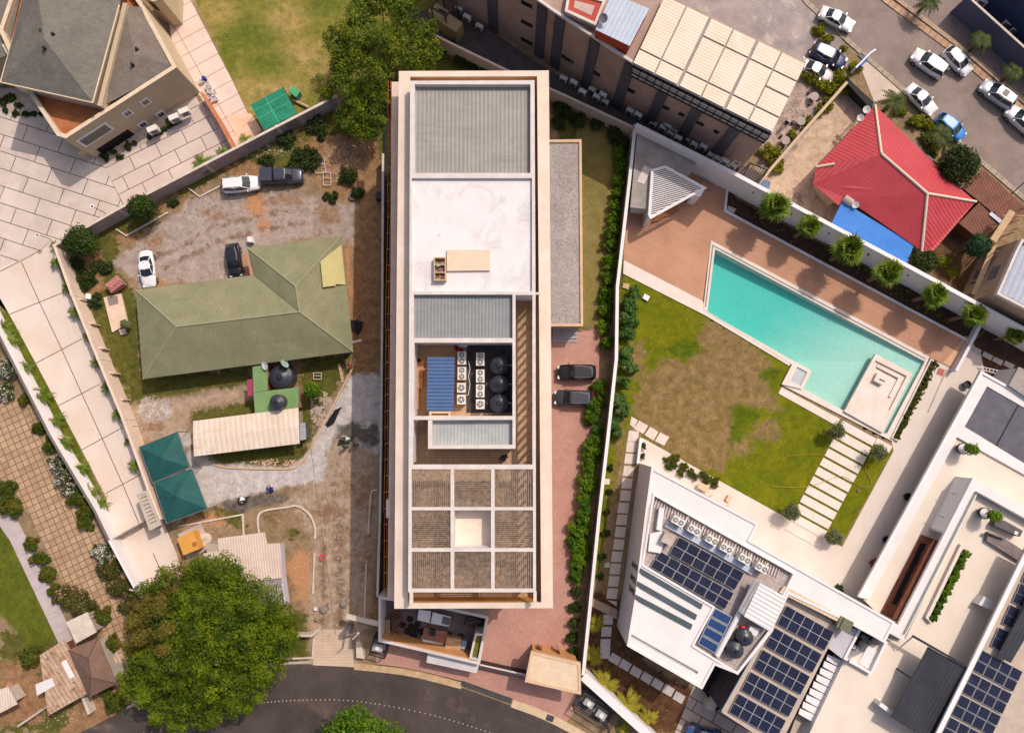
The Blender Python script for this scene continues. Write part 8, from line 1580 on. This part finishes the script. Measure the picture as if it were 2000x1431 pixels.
for k, (u, v_, a_, b_, c_) in enumerate(((631, 1191, 9, 12, 'right of the white bucket'), (670, 1180, 8, 6, 'nearest the lane wall'), (617, 1210, 5, 5, 'smallest, under the white bucket'))):
    x, y = P(u, v_); one('sand_heap', 'low heap of grey sand, %s' % c_, 'sand heap', MB().lathe(x, y, [(a_ * .06, 0), (a_ * .045, .12), (a_ * .02, .28), (.02, .32)], 18), mat('grey_sand', C(150, 138, 128), C(130, 118, 108), sc=3, grain=.2))
one('black_tarp', 'crumpled black tarp along the kerb of the powdered lane', 'tarp', MB().prism(PP([(654, 800), (668, 794), (662, 803), (652, 826), (640, 834), (636, 828), (646, 812)], .2), 0, .22), black)
one('black_tarp', 'black plastic sheet draped by the wall of the green-roofed house', 'tarp', MB().prism(PP([(684, 624), (708, 628), (704, 644), (698, 652), (688, 642)], .5), 0, .5), black)
m = MB(); 
for k in range(6): m.tube(P3(692 + k, 625 - k, .6), P3(706 - k, 608 + k, .9), .05)
one('pipe_bundle', 'bundle of pale bent pipes beside the black plastic sheet', 'pipes', m, conc)
t = thing('wheelbarrow', 'wheelbarrow with a black tray by the wet mortar', 'wheelbarrow', *P(669, 858, .5), 0)
part('tray', MB().prism(PP([(664, 856), (673, 860), (670, 866), (661, 861)], .6), .35, .6), dark, t); part('wheel', MB().tube(P3(662, 866, .2), P3(663, 868, .2), .2, 12), tyre, t); part('handle', MB().tube(P3(664, 856, .5), P3(680, 862, .7), .03).tube(P3(672, 852, .5), P3(682, 858, .7), .03), wood, t)
junk('mortar_trough', 'shallow wooden mortar trough beside the wheelbarrow', 'trough', [(670, 849), (682, 855), (679, 859), (668, 853)], 0, .3, wood)
for k, (u, v_, lb) in enumerate(((488, 467, 'white chair stack against the green roof eaves'), (172, 578, 'white plastic sack on the lawn by the wall'))):
    one('white_chair', lb, 'chair' if k == 0 else 'sack', MB().prism(PP([(u - 5, v_ - 5), (u + 5, v_ - 4), (u + 5, v_ + 6), (u - 5, v_ + 5)], .8), 0, .8), whitew)
# overhead wires
m = MB()
for a_, b_ in (((560, 1244), (1010, 1480)), ): pass
for pts in ([(656, 1240), (640, 1120), (610, 900), (606, 870)], ):
    for p_, q_ in zip(pts, pts[1:]): m.tube(P3(*p_, 5), P3(*q_, 5), .02, 4)
one('overhead_wire', 'thin cable hanging over the lane', 'wire', m, dark)

# ================================================================== PEOPLE (skinned bodies)
skinm = mat('skin_brown', C(118, 78, 58), None, bmp=0)
def person(label, u, v, heading, pose, shirt, trousers, z=0.0, hat=None, holds=None):
    """pose: 'stand', 'bend', 'crouch'"""
    x, y = P(u, v, z + .8); t = thing('person', label, 'person', x, y, z, heading)
    J = {'stand': dict(pel=(0, 0, .95), ch=(.02, 0, 1.35), nk=(.03, 0, 1.52), hd=(.05, 0, 1.68), kn=(.06, .12, .5), ft=(.0, .14, .06), el=(.05, .3, 1.15), ha=(.25, .3, .98), kn2=(-.04, -.12, .5), ft2=(-.12, -.14, .06), el2=(.02, -.3, 1.15), ha2=(.15, -.32, .95)),
         'bend': dict(pel=(-.1, 0, .9), ch=(.3, 0, 1.12), nk=(.46, 0, 1.16), hd=(.6, 0, 1.2), kn=(.02, .15, .48), ft=(-.1, .18, .06), el=(.5, .3, .85), ha=(.85, .2, .6), kn2=(.0, -.15, .48), ft2=(-.2, -.18, .06), el2=(.45, -.28, .82), ha2=(.75, -.15, .55)),
         'crouch': dict(pel=(-.15, 0, .38), ch=(.12, 0, .72), nk=(.24, 0, .84), hd=(.34, 0, .96), kn=(.25, .2, .5), ft=(.0, .22, .06), el=(.35, .3, .55), ha=(.6, .18, .3), kn2=(.25, -.2, .5), ft2=(.0, -.22, .06), el2=(.35, -.3, .55), ha2=(.58, -.16, .28))}[pose]
    def skin(nm, pts, edges, rad, mtl, par):
        me = bpy.data.meshes.new(nm); me.from_pydata([Vector(p) for p in pts], edges, []); o = bpy.data.objects.new(nm, me); COL.objects.link(o); o.parent = par
        o.modifiers.new('skin', 'SKIN')
        for i, r in enumerate(rad): me.skin_vertices[0].data[i].radius = (r, r)
        me.skin_vertices[0].data[0].use_root = True; s = o.modifiers.new('sub', 'SUBSURF'); s.levels = s.render_levels = 1; me.materials.append(mtl); return o
    V3 = lambda k: Vector(J[k]); mir = lambda p: Vector(p)
    sh = V3('ch') + Vector((0, .18, .06)); sh2 = V3('ch') + Vector((0, -.18, .06)); hp = V3('pel') + Vector((0, .1, -.04)); hp2 = V3('pel') + Vector((0, -.1, -.04))
    pts = [V3('pel'), V3('ch'), V3('nk'), V3('hd') - Vector((0, 0, .08)), sh, V3('el'), V3('ha'), sh2, V3('el2'), V3('ha2'), hp, V3('kn'), V3('ft'), hp2, V3('kn2'), V3('ft2'), V3('ft') + Vector((.16, 0, -.02)), V3('ft2') + Vector((.16, 0, -.02))]
    body = skin('body', pts, [(0, 1), (1, 2), (2, 3), (1, 4), (4, 5), (5, 6), (1, 7), (7, 8), (8, 9), (0, 10), (10, 11), (11, 12), (0, 13), (13, 14), (14, 15), (12, 16), (15, 17)], [.13, .15, .06, .07, .07, .045, .035, .07, .045, .035, .09, .065, .045, .09, .065, .045, .035, .035], skinm, t)
    d = (V3('hd') - V3('nk')).normalized(); hv = MB(); c = V3('hd')
    hm = bpy.data.meshes.new('head'); import bmesh as _b
    bm = _b.new(); _b.ops.create_uvsphere(bm, u_segments=16, v_segments=12, radius=.105)
    for vv in bm.verts: vv.co.z *= 1.18; vv.co.x *= 1.08; vv.co += c
    for s in (-1, 1): _b.ops.create_icosphere(bm, subdivisions=1, radius=.025, matrix=Matrix.Translation(c + Vector((0, s * .105, 0))))
    _b.ops.create_cone(bm, segments=6, radius1=.02, radius2=.004, depth=.04, matrix=Matrix.Translation(c + Vector((.118, 0, 0))) @ Matrix.Rotation(PI / 2, 4, 'Y'))
    bm.to_mesh(hm); bm.free(); hm.materials.append(skinm); ho = bpy.data.objects.new('head', hm); COL.objects.link(ho); ho.parent = body
    bm = _b.new(); _b.ops.create_uvsphere(bm, u_segments=16, v_segments=10, radius=.115)
    for vv in list(bm.verts):
        if vv.co.z < .0 or vv.co.x > .085: pass
        vv.co.z = max(vv.co.z, -.01) * 1.2; vv.co += c + Vector((-.012, 0, .015))
    hr = bpy.data.meshes.new('hair'); bm.to_mesh(hr); bm.free(); hr.materials.append(hat or black); hro = bpy.data.objects.new('hair' if hat is None else 'cap', hr); COL.objects.link(hro); hro.parent = body
    skin('shirt', [V3('pel') + Vector((0, 0, .05)), V3('ch'), V3('nk') - d * .03, sh, sh.lerp(V3('el'), .9), sh2, sh2.lerp(V3('el2'), .9)], [(0, 1), (1, 2), (1, 3), (3, 4), (1, 5), (5, 6)], [.155, .175, .075, .09, .065, .09, .065], shirt, t)
    skin('trousers', [V3('pel'), hp, V3('kn'), V3('ft') + Vector((0, 0, .07)), hp2, V3('kn2'), V3('ft2') + Vector((0, 0, .07))], [(0, 1), (1, 2), (2, 3), (0, 4), (4, 5), (5, 6)], [.16, .115, .085, .07, .115, .085, .07], trousers, t)
    for key, sg in (('ha', 1), ('ha2', -1)):
        h = V3(key); e = (h - V3('el' if key == 'ha' else 'el2')).normalized(); sd_ = e.cross(Vector((0, 0, 1))).normalized(); P_ = [h, h + e * .07]; E_ = [(0, 1)]; R_ = [.03, .034]
        for i in range(4):
            b_ = h + e * .08 + sd_ * (i - 1.5) * .022; n0 = len(P_); ln = (.06, .07, .066, .05)[i]; P_ += [b_, b_ + e * ln * .6 - Vector((0, 0, .008)), b_ + e * ln - Vector((0, 0, .03))]; E_ += [(1, n0), (n0, n0 + 1), (n0 + 1, n0 + 2)]; R_ += [.011, .01, .008]
        n0 = len(P_); P_ += [h + e * .02 + sd_ * -.04 * sg, h + e * .06 + sd_ * -.06 * sg]; E_ += [(0, n0), (n0, n0 + 1)]; R_ += [.012, .01]
        skin('hand', P_, E_, R_, skinm, body)
    return t
def cl(n, r, g, b): return mat('cloth_' + n, C(r, g, b), None, bmp=0, grain=.05)
person('person in dark blue work clothes crouching on the powdered lane', 527, 957, PI * .75, 'crouch', cl('navy', 30, 50, 116), cl('navy2', 26, 40, 90))
person('person in a white shirt bending next to the one in cream', 478, 974, PI * .95, 'bend', cl('white', 240, 240, 244), cl('purple', 60, 44, 84))
person('person in a cream shirt crouching at the left of the pair on the lane', 468, 977, 0, 'crouch', cl('cream', 236, 226, 170), cl('brown', 70, 52, 46))
person('person in a teal shirt standing near the wheelbarrow', 675, 872, PI * .6, 'stand', cl('teal', 20, 160, 160), cl('dark', 50, 50, 60))
person('person in a pale green shirt bending over the wet mortar', 683, 856, PI, 'bend', cl('mint', 180, 226, 196), cl('dark', 50, 50, 60))
person('person in a grey shirt standing in the lane shade by the wet mortar', 694, 868, PI * .5, 'stand', cl('grey', 130, 126, 120), cl('dark', 50, 50, 60))
person('person in an orange-red shirt at the corner of the green-roofed house', 685, 714, -PI * .7, 'stand', cl('orange', 236, 84, 50), cl('dark', 50, 50, 60))
person('person in black trousers and a dark top walking across the cafe yard', 1535, 242, PI * 1.3, 'stand', cl('black', 40, 38, 46), cl('black2', 34, 32, 40), hat=cl('white', 240, 240, 244))
person('person in a black top sitting on the rooftop deck court', 986, 893, PI * 1.2, 'crouch', cl('black', 40, 38, 46), cl('black2', 34, 32, 40), z=FZ)
